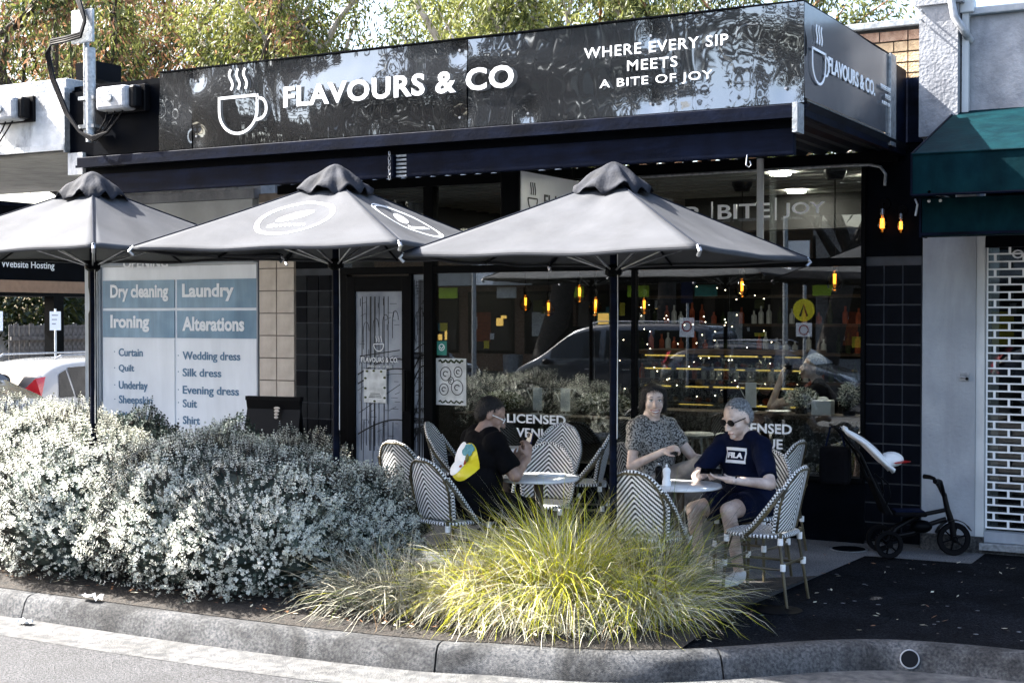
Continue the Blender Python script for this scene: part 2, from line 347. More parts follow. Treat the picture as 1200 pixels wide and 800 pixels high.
def strip(pts, wd, f, mb, t=0.004):
    """a flat drawn line of width wd along 2D pts, mapped to 3D with f(u, v, depth)"""
    pts = [Vector(p) for p in pts]; L = []; Rr = []
    for i, p in enumerate(pts):
        d = (pts[min(i+1, len(pts)-1)] - pts[max(i-1, 0)]); d = Vector((d[0], d[1])).normalized(); nrm = Vector((-d.y, d.x))*wd/2
        L.append((p[0]+nrm.x, p[1]+nrm.y)); Rr.append((p[0]-nrm.x, p[1]-nrm.y))
    for i in range(len(pts)-1):
        q = [L[i], L[i+1], Rr[i+1], Rr[i]]
        mb.add([f(a, b, 0) for a, b in q] + [f(a, b, t) for a, b in q], [(3, 2, 1, 0), (4, 5, 6, 7), (0, 1, 5, 4), (1, 2, 6, 5), (2, 3, 7, 6), (3, 0, 4, 7)])
    return mb
def arc(cx, cy, rx, ry, a0, a1, n=20):
    return [(cx+rx*math.cos(a0+(a1-a0)*i/n), cy+ry*math.sin(a0+(a1-a0)*i/n)) for i in range(n+1)]

# ------------------------------------------------------------------ ground, road, kerb
FP = 0.0
path = [(-17, 6.80), (-7.84, 6.78), (-5.64, 6.80), (-4.5, 6.89), (-4.04, 7.02), (-3.6, 7.12), (-3.2, 7.30), (-2.84, 7.62), (-2.5, 7.96), (-2.2, 8.18), (-1.9, 8.28), (-1.4, 8.33), (0, 8.35), (8, 8.35)]
def smooth_path(p, n=6):
    out = []
    for i in range(len(p)-1):
        p0 = Vector(p[max(i-1, 0)]); p1 = Vector(p[i]); p2 = Vector(p[i+1]); p3 = Vector(p[min(i+2, len(p)-1)])
        for k in range(n):
            t = k/n; out.append(p1 + (p2-p1)*t if i in (0, len(p)-2) else 0.5*((2*p1)+(p2-p0)*t+(2*p0-5*p1+4*p2-p3)*t*t+(3*p1-p0-3*p2+p3)*t**3))
    out.append(Vector(p[-1])); return out
sp = smooth_path(path, 8)
# dense, evenly walked kerb line
KL = [sp[0]]
for q in sp[1:]:
    a = KL[-1]; L = (q-a).length; k = max(1, int(L/0.06))
    for i in range(1, k+1): KL.append(a + (q-a)*i/k)
def nrm(i):
    d = (KL[min(i+1, len(KL)-1)] - KL[max(i-1, 0)]).normalized(); return Vector((d.y, -d.x))   # towards the road
kerb_prof = [(0.0, -0.3), (0.0, 0.0), (0.03, 0.006), (0.075, 0.006), (0.10, 0.0), (0.122, -0.014), (0.138, -0.04), (0.155, -0.09), (0.172, -0.137), (0.182, -0.3)]
gut_prof = [(0.182, -0.3), (0.182, -0.138), (0.36, -0.150), (0.56, -0.146), (0.56, -0.3)]
def sweep(i0, i1, prof, gap=0.004, jit=0.0):
    mb = MB(); n = len(prof); ids = list(range(i0, i1+1))
    for a, i in enumerate(ids):
        p = KL[i]; nn = nrm(i); t = Vector((-nn.y, nn.x))
        sh = gap if a == 0 else (-gap if a == len(ids)-1 else 0)
        for (o_, z) in prof:
            j = (random.random()-.5)*jit if 0.02 < o_ < 0.16 else 0
            q = p + nn*(o_+j) + t*sh; mb.v.append((q.x, q.y, z + ((random.random()-.5)*jit if j else 0)))
    for a in range(len(ids)-1):
        for b in range(n-1): mb.f.append((a*n+b, (a+1)*n+b, (a+1)*n+b+1, a*n+b+1)); mb.m.append(0)
    mb.f.append(tuple(range(n))); mb.m.append(0); mb.f.append(tuple(reversed([(len(ids)-1)*n+b for b in range(n)]))); mb.m.append(0)
    return mb
kerb = thing('kerb', None, None); tag(kerb, kind='structure')
cuts = [-17, -13.6, -10.6, -7.5, -4.33, -2.93, -0.2, 2.8, 8]
ix = [min(range(len(KL)), key=lambda i: abs(KL[i].x-c)) for c in cuts]
for a, b in zip(ix[:-1], ix[1:]):
    ks = sweep(a, b, kerb_prof, 0.006, 0.0012).build('kerb_stone', 'concrete', kerb, smooth=True)
gutter = sweep(0, len(KL)-1, gut_prof, 0, 0.0).build('gutter', 'gutter_concrete', smooth=False); gutter['kind'] = 'structure'
dp = min(range(len(KL)), key=lambda i: abs(KL[i].x+2.0)); pd = KL[dp] + nrm(dp)*0.152
Rq = Matrix.Rotation(math.atan2(nrm(dp).x, -nrm(dp).y), 3, 'Z') @ Matrix.Rotation(math.radians(72), 3, 'X')
t = thing('drain_outlet', 'round steel stormwater outlet set into the kerb face below the dark asphalt', 'drain outlet', (0, 0, 0))
MB().lathe([(0.055, -0.02), (0.055, 0.010), (0.049, 0.012), (0.043, -0.018)], (pd.x, pd.y, -0.075), 28, 0, Rq, False).build('pipe_ring', 'grey_box', t, smooth=True)
MB().lathe([(0.049, -0.01), (0.047, 0.010)], (pd.x, pd.y, -0.075), 28, 0, Rq).build('hole_shade_disc', 'black_plastic', t)  # solid black disc stands in for the shade inside the pipe

g = MB(); rp = [(KL[i] + nrm(i)*0.558) for i in range(0, len(KL), 6)] + [KL[-1]+nrm(len(KL)-1)*0.558]
n = len(rp)
for p in rp: g.v += [(p.x, p.y, -0.150), (p.x*1.0, min(p.y, 6)-3, -0.10), (p.x, -14.6, -0.145)]
for i in range(n-1):
    for b in range(2): g.f.append((i*3+b, i*3+b+1, (i+1)*3+b+1, (i+1)*3+b)); g.m.append(0)
o = g.build('road', 'road'); o['kind'] = 'structure'
o = MB().add([(-400, -400, -0.32), (400, -400, -0.32), (400, 400, -0.32), (-400, 400, -0.32)], [(0, 1, 2, 3)]).build('ground', 'gutter_concrete'); o['kind'] = 'structure'
o = MB().add([(-90, -60, -0.24), (-17, -60, -0.24), (-17, 60, -0.24), (-90, 60, -0.24)], [(0, 1, 2, 3)]).build('side_street', 'road'); o['kind'] = 'structure'
o = box('opposite_footpath', 'aggregate', -60, 30, -22, -14.6, -0.4, -0.01); o['kind'] = 'structure'
# footpath following the kerb line
def sheet_from_kerb(name, m, x0, x1, y1, z):
    mb = MB(); ids = [i for i in range(len(KL)) if x0 <= KL[i].x <= x1]; k = len(ids)
    for i in ids: mb.v += [(KL[i].x, KL[i].y, z), (KL[i].x, y1, z)]
    for a in range(k-1): mb.f.append((2*a, 2*a+2, 2*a+3, 2*a+1)); mb.m.append(0)
    o = mb.build(name, m); o['kind'] = 'structure'; return o
sheet_from_kerb('footpath', 'asphalt', -12.6, 8, 12.6, -0.006)
sheet_from_kerb('side_lane', 'road', -17, -12.6, 12.6, -0.012)
o = MB().add([(-12.6, 8.75, 0.0), (-3.35, 8.45, 0.0), (-3.13, 8.8, 0.0), (-3.00, 11.0, 0.0), (-2.2, 11.05, 0.0), (-2.2, 11.62, 0.0), (-12.6, 11.62, 0.0)], [(0, 1, 2, 3, 4, 5, 6)]).build('paved_terrace', 'aggregate'); o['kind'] = 'structure'
# garden bed of soil, slightly mounded
mb = MB(); ids = [i for i in range(len(KL)) if -12.6 <= KL[i].x <= -3.02]; nb = 14
for i in ids:
    y1 = 8.9 if KL[i].x < -4.2 else max(8.9 + (KL[i].x+4.2)*0.95, KL[i].y+0.02)
    for b in range(nb+1):
        tt = b/nb; y = KL[i].y + (y1-KL[i].y)*tt
        mb.v.append((KL[i].x, y, 0.004 + 0.05*math.sin(PI*tt) + random.random()*0.012*math.sin(PI*tt)))
for a in range(len(ids)-1):
    for b in range(nb): mb.f.append((a*(nb+1)+b, (a+1)*(nb+1)+b, (a+1)*(nb+1)+b+1, a*(nb+1)+b+1)); mb.m.append(0)
o = mb.build('garden_bed', 'soil'); o['kind'] = 'structure'
ck = MB(); fz = lambda a, b, d: (a, b, -0.0045+d*.3)
for (x, y, an, n_) in [(-2.4, 8.6, .3, 26), (-1.5, 9.6, 2.0, 22), (-0.9, 8.7, 1.2, 18)]:
    pts = [(x, y)]
    for i in range(n_): an += random.uniform(-.45, .45); x += .05*math.cos(an); y += .05*math.sin(an); pts.append((x, y))
    strip(pts, .005, fz, ck, .002)
o = ck.build('path_crack', 'black_paint'); o['kind'] = 'structure'
gm = MB()
for i in range(40): gm.lathe([(random.uniform(.008, .017), 0), (.004, .0015)], (random.uniform(-3.0, -.8), random.uniform(8.5, 11.2), -.0055), 9)
o = gm.build('gum_spots', 'aggregate'); o['kind'] = 'stuff'
# dry leaves and bark on bed, gutter and path
N = 2600; cx = rng.uniform(-8.5, -3.0, N); cy = rng.uniform(6.9, 8.6, N); cz = np.full(N, 0.03)
k = rng.random(N) < 0.10; cx[k] = rng.uniform(-8.5, -0.6, k.sum()); cy[k] = rng.uniform(7.6, 11.0, k.sum()); cz[k] = 0.008
ok = ~((cx > -4.2) & (cy < 7.6) & (cx - 0 > -3.6)); 
yk = np.array([next((KL[i].y for i in range(len(KL)) if KL[i].x > x), 8.3) for x in cx]); ok &= cy > yk+0.03
cx, cy, cz = cx[ok], cy[ok], cz[ok]; N = len(cx); cz = np.where((cx < -3.6) & (cy < 8.6), 0.055, 0.012)
def flats(cx, cy, cz, l, w_, tilt=0.5):
    N = len(cx); a = rng.uniform(0, 2*PI, N); d = np.stack([np.cos(a), np.sin(a), rng.normal(0, tilt, N)*0.3], 1)*(l*rng.uniform(.6, 1.3, N))[:, None]
    e = np.stack([-np.sin(a), np.cos(a), rng.normal(0, tilt, N)*0.3], 1)*(w_*rng.uniform(.6, 1.3, N))[:, None]
    c = np.stack([cx, cy, cz], 1); return np.stack([c-d, c-e*.9+d*.1, c+d, c+e], 1)
quads('leaf_litter', flats(cx, cy, cz, 0.022, 0.008), ['blade_straw', 'leaf_rust', 'bark_dark'], rng.integers(0, 3, N))
for (x, y, z, s_, lab) in [(-6.95, 6.73, 0.02, 0.075, 'crumpled white paper scrap lying on the kerb edge under the hedge'), (-7.32, 6.50, -0.135, 0.05, 'small pale scrap in the gutter at far left near the kerb joint')]:
    mb = MB(); n_ = 6
    for i in range(n_):
        for j in range(n_): mb.v.append((x+(i/5-.5)*s_*2.2+random.uniform(-.01, .01), y+(j/5-.5)*s_+random.uniform(-.01, .01), z+random.uniform(0, .035)))
    for i in range(n_-1):
        for j in range(n_-1): mb.f.append((i*n_+j, (i+1)*n_+j, (i+1)*n_+j+1, i*n_+j+1)); mb.m.append(0)
    o = mb.build('paper_scrap', 'white_paint'); tag(o, lab, 'litter')
o = thing('inspection_cover', 'small round dark utility cover in the concrete near the black tiled pier', 'manhole cover', (-3.2, 11.25, 0))
MB().lathe([(0.13, 0.0), (0.13, 0.006), (0.10, 0.008)], (0, 0, 0.001), 28).build('lid', 'black_paint', o); MB().lathe([(0.15, 0), (0.15, .004), (0.132, .004), (.132, 0)], (0, 0, 0.0), 28).build('rim', 'galv', o)
o = thing('dark_disc', 'flat dark disc on asphalt beside the front bistro chair leg', 'manhole cover', (-2.93, 8.72, 0))  # thin flat dark disc laid on the asphalt
MB().lathe([(0.15, 0.0), (0.15, 0.003), (0.13, 0.004)], (0, 0, -0.005), 28).build('lid', 'black_paint', o)

# ------------------------------------------------------------------ cafe building
F = 11.6
cafe = thing('cafe_building', 'black fronted corner cafe with tiled piers, tall windows and metal verandah', 'building', (-5.9, F, 0))
MI = cafe.matrix_world.inverted
def P(o):     # parent keeping world coordinates (cafe stands at (-5.9, F, 0))
    return o
cafe.location = (0, 0, 0)
def cp(name, m, x0, x1, y0, y1, z0, z1, bevel=0): return box(name, m, x0, x1, y0, y1, z0, z1, cafe, bevel)
# interior shell
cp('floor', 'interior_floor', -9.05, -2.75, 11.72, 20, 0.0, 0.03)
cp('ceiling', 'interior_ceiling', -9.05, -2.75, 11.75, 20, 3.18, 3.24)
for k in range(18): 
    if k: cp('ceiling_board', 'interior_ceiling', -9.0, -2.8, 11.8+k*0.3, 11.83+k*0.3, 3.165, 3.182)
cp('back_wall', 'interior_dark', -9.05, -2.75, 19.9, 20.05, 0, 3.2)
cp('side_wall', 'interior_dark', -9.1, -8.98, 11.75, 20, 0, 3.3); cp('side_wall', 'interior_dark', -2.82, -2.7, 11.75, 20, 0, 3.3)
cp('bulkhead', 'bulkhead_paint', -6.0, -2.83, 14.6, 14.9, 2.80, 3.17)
# bearing walls
cp('pier_wall', 'grout', -3.17, -2.71, F+0.012, F+0.16, 0, 3.3)
cp('pier_wall', 'grout', -9.06, -8.47, F+0.012, F+0.16, 0, 2.36)
cp('pier_wall', 'black_paint', -9.06, -8.47, F+0.004, F+0.16, 2.362, 3.3)
cp('stall_riser', 'black_paint', -7.36, -3.17, F-0.02, F+0.14, 0.0, 0.50)
cp('window_sill', 'black_frame', -7.36, -3.17, F-0.06, F+0.14, 0.502, 0.54, 0.004)
cp('post', 'black_frame', -7.47, -7.36, F-0.05, F+0.07, 0, 3.2, 0.006)
cp('transom_bar', 'black_frame', -8.47, -3.17, F-0.045, F+0.05, 2.29, 2.36, 0.004)
cp('window_head', 'black_frame', -8.47, -3.17, F-0.05, F+0.08, 3.14, 3.22, 0.004)
cp('mullion', 'black_frame', -3.20, -3.165, F-0.03, F+0.05, 0.54, 3.14)
cp('mullion', 'black_frame', -5.27, -5.23, F-0.03, F+0.05, 0.54, 2.29)
for (a, b) in [(-7.36, -5.27), (-5.23, -3.20)]: cp('pane', 'window_glass', a, b, F, F+0.008, 0.54, 2.29)
for (a, b) in [(-8.47, -7.47), (-7.36, -3.20)]: cp('upper_pane', 'window_glass', a, b, F, F+0.008, 2.36, 3.14)
# tiles
tw = 0.153
def tiles(name, m, x0, nx, wx, z0, z1, hz, y, par, skip=lambda i, j: False, m2=None, gap=0.006):
    me = None; nz = int((z1-z0)/hz)
    meshes = []
    for mm in (m, m2 or m): meshes.append(MB().box(gap, wx-gap, -0.012, 0, gap, hz-gap).mesh(name, mm))
    for i in range(nx):
        for j in range(nz):
            if skip(i, j): continue
            o = bpy.data.objects.new(name, meshes[1 if random.random() < .3 else 0]); C.objects.link(o); o.parent = par
            o.location = (x0+i*wx, y+random.uniform(-.0006, .0006), z0+j*hz); o.rotation_euler = (random.uniform(-.004, .004), 0, random.uniform(-.006, .006))
tiles('black_tile', 'black_tile', -3.17, 3, tw, 0.02, 2.36, 0.1625, F+0.010, cafe)
tiles('black_tile', 'black_tile_worn', -9.06, 4, 0.1475, 0.02, 2.36, 0.1625, F+0.010, cafe, m2='black_tile')
cp('pier_cladding', 'black_paint', -3.17, -2.71, F-0.004, F+0.012, 2.365, 3.28)
# parapet above the verandah: brick by brick where it shows
cp('parapet_core', 'mortar', -9.05, -2.715, F+0.03, F+0.24, 3.3, 4.22)
bme = [MB().box(0.005, 0.225, -0.022, 0.02, 0.005, 0.081).mesh('brick', mm) for mm in ('brick_tan', 'brick_red')]
bmh = [MB().box(0.005, 0.11, -0.022, 0.02, 0.005, 0.081).mesh('brick', mm) for mm in ('brick_tan', 'brick_red')]
for j in range(10):
    z = 3.32+j*0.088
    x = -4.1 - (0.115 if j % 2 else 0)
    while x < -2.96:
        o = bpy.data.objects.new('brick', bme[1 if j >= 9 or random.random() < .12 else 0]); C.objects.link(o); o.parent = cafe
        o.location = (x, F+0.03+random.uniform(-.004, .002), z+random.uniform(-.002, .002)); x += 0.23
    o = bpy.data.objects.new('brick', bmh[1 if j >= 9 else 0]); C.objects.link(o); o.parent = cafe; o.location = (x, F+0.03, z)
    x += 0.115
    if x < -2.83: o = bpy.data.objects.new('brick', bmh[0]); C.objects.link(o); o.parent = cafe; o.location = (x, F+0.03, z)
cp('coping', 'galv', -9.1, -2.70, F-0.04, F+0.28, 4.225, 4.275, 0.004)
MB().box(-3.62, -2.98, F-0.035, F+0.0, 3.90, 3.93, 0, Matrix.Rotation(math.radians(-4), 3, 'Y'), (-3.3, F, 3.9)).build('flashing', 'white_paint', cafe)
cp('parapet_return', 'navy_metal', -2.875, -2.705, F-0.03, F+0.02, 3.28, 3.80)
# verandah: deck of corrugated steel, ribs front to back, beams and fascia
mb = MB(); x = -9.2; xs = []
while x < -2.85: xs += [(x, 3.245), (x+0.035, 3.215), (x+0.075, 3.215), (x+0.11, 3.245)]; x += 0.17
n_ = len(xs)
for (X, Z) in xs: mb.v += [(X, 8.92, Z), (X, F-0.01, Z), (X, F-0.01, Z+0.006), (X, 8.92, Z+0.006)]
for i in range(n_-1):
    a = i*4; b = a+4
    mb.f += [(a, b, b+1, a+1), (a+2, b+2, b+3, a+3), (a+3, b+3, b, a), (a+1, b+1, b+2, a+2)]; mb.m += [0]*4
mb.build('corrugated_deck', 'dark_soffit', cafe)
cp('roof_sheet', 'galv', -9.2, -2.84, 8.95, F-0.01, 3.275, 3.285)
cp('edge_beam', 'navy_metal', -2.875, -2.835, 8.93, F-0.03, 3.17, 3.262)
cp('wall_beam', 'black_frame', -9.2, -2.88, F-0.12, F-0.055, 3.12, 3.21)
cp('front_gutter', 'navy_metal', -9.21, -2.87, 8.78, 8.90, 3.155, 3.235, 0.006)
cp('gutter_lip', 'navy_metal', -9.21, -2.85, 8.765, 8.778, 3.145, 3.165)
cp('fascia_recess', 'black_paint', -9.21, -2.87, 8.885, 8.93, 3.06, 3.153)
cp('fascia_board', 'navy_metal', -9.12, -5.98, 8.83, 8.88, 2.915, 3.085, 0.004)
cp('fascia_board', 'navy_metal', -5.86, -2.88, 8.83, 8.88, 2.915, 3.085, 0.004)
cp('end_bracket', 'galv', -2.868, -2.835, 8.76, 8.90, 3.05, 3.24)
for k in range(6): cp('vent_slat', 'galv', -5.97, -5.87, 8.86, 8.90, 2.92+k*0.03, 2.935+k*0.03)
# short chain hanging in the gap of the fascia
ch = MB()
for k in range(6):
    c = Vector((-5.99, 8.80, 3.09-k*0.035)); pts = [c+Vector(((.010*math.cos(a)) if k % 2 else 0, 0 if k % 2 else .010*math.cos(a), .02*math.sin(a))) for a in [2*PI*j/10 for j in range(11)]]
    ch.tube(pts, 0.003, 5, False)
ch.build('chain', 'steel', cafe)
hk = MB().tube([(-3.19, 8.82, 2.93), (-3.19, 8.80, 2.86), (-3.17, 8.80, 2.845), (-3.155, 8.80, 2.86), (-3.165, 8.80, 2.885)], 0.004, 6).build('hook', 'steel', cafe)
MB().tube([(-6.0, F-0.13, 3.10), (-4.4, F-0.13, 3.105), (-3.3, F-0.13, 3.11), (-3.12, F-0.10, 3.11), (-3.03, F-0.08, 3.09), (-2.99, F-0.07, 3.03), (-3.0, F-0.05, 2.94)], 0.013, 8).build('conduit', 'galv', cafe, smooth=True)
MB().tube([(-4.02, F-0.16, 3.2), (-4.02, F-0.16, 2.36)], 0.03, 10).build('downpipe', 'white_paint', cafe, smooth=True)
MB().tube([(-10.98, F-0.5, 3.25), (-10.98, F-0.5, 2.5)], 0.02, 8)
# lettering on the glass
L = [('|', -4.52, 2.70, 0.012, 0.17), ('BITE', -4.46, 2.715, 0.47, 0.125), ('|', -3.945, 2.69, 0.014, 0.19), ('JOY', -3.87, 2.705, 0.36, 0.13), ('SIP', -4.98, 2.715, 0.34, 0.12)]
for b_, x, z, w_, h_ in L: text(b_, x, F-0.003, z, w_, h_, parent=cafe, bold=0.012)
text('LICENSED', -6.56, F-0.003, 0.875, 0.62, 0.085, parent=cafe, bold=0.02); text('VENUE', -6.46, F-0.003, 0.745, 0.42, 0.085, parent=cafe, bold=0.02)
text('LICENSED', -4.34, F-0.003, 0.875, 0.55, 0.085, parent=cafe, bold=0.02); text('VENUE', -4.25, F-0.003, 0.745, 0.38, 0.085, parent=cafe, bold=0.02)
# wall lamps on the right pier
for (x, s_) in [(-3.01, 1.0)]:
    wl = thing('wall_lamp', 'glowing amber filament bulb lamp on the black right pier', 'lamp', (x, F-0.09, 2.62))
    MB().tube([(0, 0.08, 0.17), (0, 0.0, 0.17), (0, 0, 0.12)], 0.007, 8).build('arm', 'black_frame', wl)
    MB().lathe([(0.017, 0.08), (0.018, 0.12), (0.012, 0.13)], (0, 0, 0), 14).build('socket', 'steel', wl, smooth=True)
    MB().lathe([(0.016, 0.08), (0.036, 0.04), (0.042, 0.0), (0.036, -0.035), (0.018, -0.06), (0.003, -0.066)], (0, 0, 0), 18).build('bulb', 'bulb_glass', wl, smooth=True)
    fm = MB()
    for a in (-0.012, -0.004, 0.004, 0.012): fm.tube([(a, 0, 0.05), (a*1.2, 0, -0.03)], 0.0032, 5)
    fm.build('filament', 'filament', wl)
    MB().lathe([(0.05, 0), (0.045, 0.015)], (0, 0.085, 0.17), 18, 0, Matrix.Rotation(PI/2, 3, 'X')).build('wall_plate', 'black_frame', wl)
wl2 = copy_tree(wl); wl2.location = (-2.86, F-0.09, 2.60); wl2.scale = (.8, .8, .8)
wl2['label'] = 'dimmer amber bulb lamp just right of the glowing one on the black pier'
wl['group'] = wl2['group'] = 'amber bulb lamps on the right pier'
for ch_ in [x for x in bpy.data.objects if x.parent == wl2 and x.name.startswith('filament')]:
    ch_.data = ch_.data.copy(); ch_.data.materials[0] = M['filament_soft']
# door and side light with printed film
door = thing('cafe_door', 'black framed glass door printed with a pale street drawing', 'door', (-8.38, F-0.03, 0))
def dbox(name, m, x0, x1, y0, y1, z0, z1, par, bevel=0): return box(name, m, x0, x1, y0, y1, z0, z1, par, bevel)
dbox('stile', 'black_frame', 0.0, 0.10, -0.02, 0.03, 0.03, 2.27, door, .003); dbox('stile', 'black_frame', 0.66, 0.76, -0.02, 0.03, 0.03, 2.27, door, .003)
dbox('top_rail', 'black_frame', 0.10, 0.66, -0.018, 0.028, 2.12, 2.27, door); dbox('bottom_rail', 'black_frame', 0.10, 0.66, -0.018, 0.028, 0.03, 0.22, door)
film = dbox('glass_film', 'grey_film', 0.10, 0.66, 0.0, 0.008, 0.22, 2.12, door)
dbox('pull_handle', 'black_plastic', 0.70, 0.73, -0.075, -0.045, 0.95, 1.35, door, .006)
def drawing(par, x0, x1, z0, z1, y, seed):
    rr = random.Random(seed); mb = MB(); f = lambda a, b, d: (a, y-d, b); W = x1-x0
    for k in range(5):     # columns and pilasters
        xx = x0 + W*rr.uniform(.1, .9)
        strip([(xx, z1-0.03), (xx-0.02*rr.random(), z0+0.3)], 0.008, f, mb, .002); strip([(xx+0.05, z1-0.03), (xx+0.045, z0+0.35)], 0.005, f, mb, .002)
    for k, (zz, rise) in enumerate([(0.62, 0.10), (0.57, 0.10), (0.54, 0.11), (0.30, 0.10)]):
        za = z0+(z1-z0)*zz; strip([(x0+W*t_/12, za - rise + rise*1.6*math.sin(PI*0.55*t_/12)) for t_ in range(13)], 0.014 if k != 2 else 0.005, f, mb, .002)
    for k in range(11):     # balcony balusters
        xx = x0+W*(0.08+0.075*k); za = z0+(z1-z0)*0.63
        if xx < x1-0.02: strip(arc(xx, za+0.03, 0.016, 0.035, 0, 2*PI, 8), 0.004, f, mb, .002)
    strip([(x0+W*.05, z0+(z1-z0)*.665), (x0+W*.95, z0+(z1-z0)*.70)], 0.010, f, mb, .002)
    for k in range(4):
        xa = x0+W*(0.12+.22*k); za = z0+(z1-z0)*(.80+.02*k)
        strip(arc(xa+0.04, za, 0.035, 0.09, 0, PI, 8) + [(xa+0.005, za-0.18)], 0.005, f, mb, .002)
        strip([(xa, z0+(z1-z0)*.08), (xa+.01, z0+(z1-z0)*.32)], 0.006, f, mb, .002)
    strip([(x0+W*.02, z0+(z1-z0)*.36), (x1-.02, z0+(z1-z0)*.52)], 0.006, f, mb, .002)
    for k in range(70):
        xa = rr.uniform(x0+.02, x1-.08); za = rr.uniform(z0+.03, z1-.05); an = rr.choice([0, PI/2, .4]); l = rr.uniform(.03, .09)
        xb = min(x1-.01, xa+l*math.cos(an)); strip([(xa, za), (xb, min(z1-.01, za+l*math.sin(an)))], 0.004, f, mb, .002)
    o = mb.build('drawn_lines', 'line_ink', par); o['kind'] = 'stuff'; return o
drawing(door, 0.12, 0.65, 0.24, 2.10, -0.001, 3)
text('FLAVOURS & CO.', 0.17, -0.006, 1.42, 0.44, 0.05, parent=door, bold=0.01)
text('WHERE EVERY SIP MEETS\nA BITE OF JOY', 0.24, -0.006, 1.32, 0.30, 0.07, parent=door)
mb = MB(); ff = lambda a, b, d: (a, -0.006-d, b)
strip(arc(0.38, 1.60, 0.06, 0.07, PI, 2*PI, 12), 0.008, ff, mb); strip([(0.32, 1.60), (0.44, 1.60)], 0.008, ff, mb)
for k in range(3): strip([(0.35+.03*k+.006*math.sin(i), 1.62+.012*i) for i in range(6)], 0.006, ff, mb)
mb.build('cup_emblem', 'white_print', door)
qp = thing('door_poster', 'white notice with olive green corner decoration taped on the cafe door', 'poster', (-8.17, F-0.05, 1.02))
box('sheet', 'poster_white', 0, 0.27, -0.004, 0, 0, 0.33, qp)
mb = MB()
for k in range(10):
    a, b = [(0.02, .05), (0.02, .14), (0.02, .24), (0.04, .31), (0.12, .315), (.21, .31), (.25, .25), (.25, .15), (.25, .05), (.13, .015)][k]; mb.ell((a, -0.006, b), (0.016, 0.003, 0.011), None, 10)
mb.build('green_motif', 'leaf_olive', qp)
mb = MB()
for k in range(3): mb.box(0.06+.01*k, 0.21-.01*k, -0.0065, -0.004, 0.05-.0*k+.018*k, 0.056+.018*k)
mb.build('print_lines', 'line_ink', qp)
sl_ = cp('side_light_film', 'grey_film', -7.615, -7.475, F-0.01, F, 0.05, 2.28)
drawing(cafe, -7.61, -7.48, 0.1, 2.26, F-0.012, 5)
cp('door_jamb', 'black_frame', -8.47, -8.385, F-0.04, F+0.05, 0, 2.29); cp('door_jamb', 'black_frame', -7.63, -7.605, F-0.06, F+0.05, 0, 2.29)
for i_, (s_, z) in enumerate([('NOW', 0.93), ('SERVING', .83), ('BREAKFAST', .73)]): text(s_, -7.60, F-0.014, z, 0.11, 0.055, m='line_ink', parent=cafe, bold=.01)
ds = thing('window_sticker', 'small square teal sticker with a white ring on the window beside the post', 'sticker', (-7.34, F-0.004, 1.50))
box('square', 'sticker_green', 0, 0.11, -0.003, 0, 0, 0.135, ds); strip(arc(0.055, 0.075, 0.03, 0.03, 0, 2*PI, 16), 0.008, lambda a, b, d: (a, -0.003-d, b), MB(), .002).build('ring', 'white_print', ds)
strip([(0.035, .08), (.055, .06), (.075, .085)], 0.009, lambda a, b, d: (a, -0.003-d, b), MB(), .002).build('swoosh', 'white_print', ds)
fp = thing('food_poster', 'pale poster with round plates of food on the window by the post', 'poster', (-7.35, F-0.004, 1.02))
box('sheet', 'poster_white', 0, 0.34, -0.003, 0, 0, 0.45, fp)
mb = MB()
for (a, b, r_) in [(.11, .30, .06), (.24, .17, .065), (.17, .235, .03), (.09, .15, .05), (.25, .32, .045)]:
    strip(arc(a, b, r_, r_*1.1, 0, 2*PI, 18), 0.008, lambda a, b, d: (a, -0.003-d, b), mb, .002); strip(arc(a, b, r_*.45, r_*.4, .5, 5, 10), 0.010, lambda a, b, d: (a, -0.003-d, b), mb, .002)
mb.build('plate_print', 'line_ink', fp)
strip([(.03+.28*i/14, .42+.012*math.sin(i*2)) for i in range(15)], .022, lambda a, b, d: (a, -0.003-d, b), MB(), .002).build('leaf_print', 'leaf_dark', fp)
strip([(.03+.28*i/14, .03+.012*math.sin(i*2)) for i in range(15)], .016, lambda a, b, d: (a, -0.003-d, b), MB(), .002).build('leaf_print', 'leaf_dark', fp)

# blade sign under the verandah
bs = thing('hanging_sign', 'white double sided light box hanging under the verandah behind the umbrella', 'sign', (-5.72, 10.0, 2.6))
box('case', 'black_frame', 0, 0.17, 0, 1.35, 0.0, 0.47, bs, .008); box('face', 'white_panel', 0.17, 0.178, 0.03, 1.32, 0.02, 0.45, bs)
text('FLAVOURS', 0.179, 0.42, 0.17, 0.8, 0.12, 'right', 'line_ink', bs, bold=.01)
mb = MB(); fr_ = lambda a, b, d: (0.179+d, a, b)
strip(arc(0.22, 0.24, 0.08, 0.10, PI, 2*PI, 12), 0.012, fr_, mb); strip([(0.14, .24), (.30, .24)], 0.012, fr_, mb)
for k in range(3): strip([(0.19+.035*k+.008*math.sin(i), .27+.02*i) for i in range(6)], 0.010, fr_, mb)
mb.build('cup_emblem', 'line_ink', bs)
for y in (0.2, 1.15): MB().tube([(0.08, y, 0.47), (0.08, y, 0.62)], 0.01, 6).build('hanger', 'black_frame', bs)

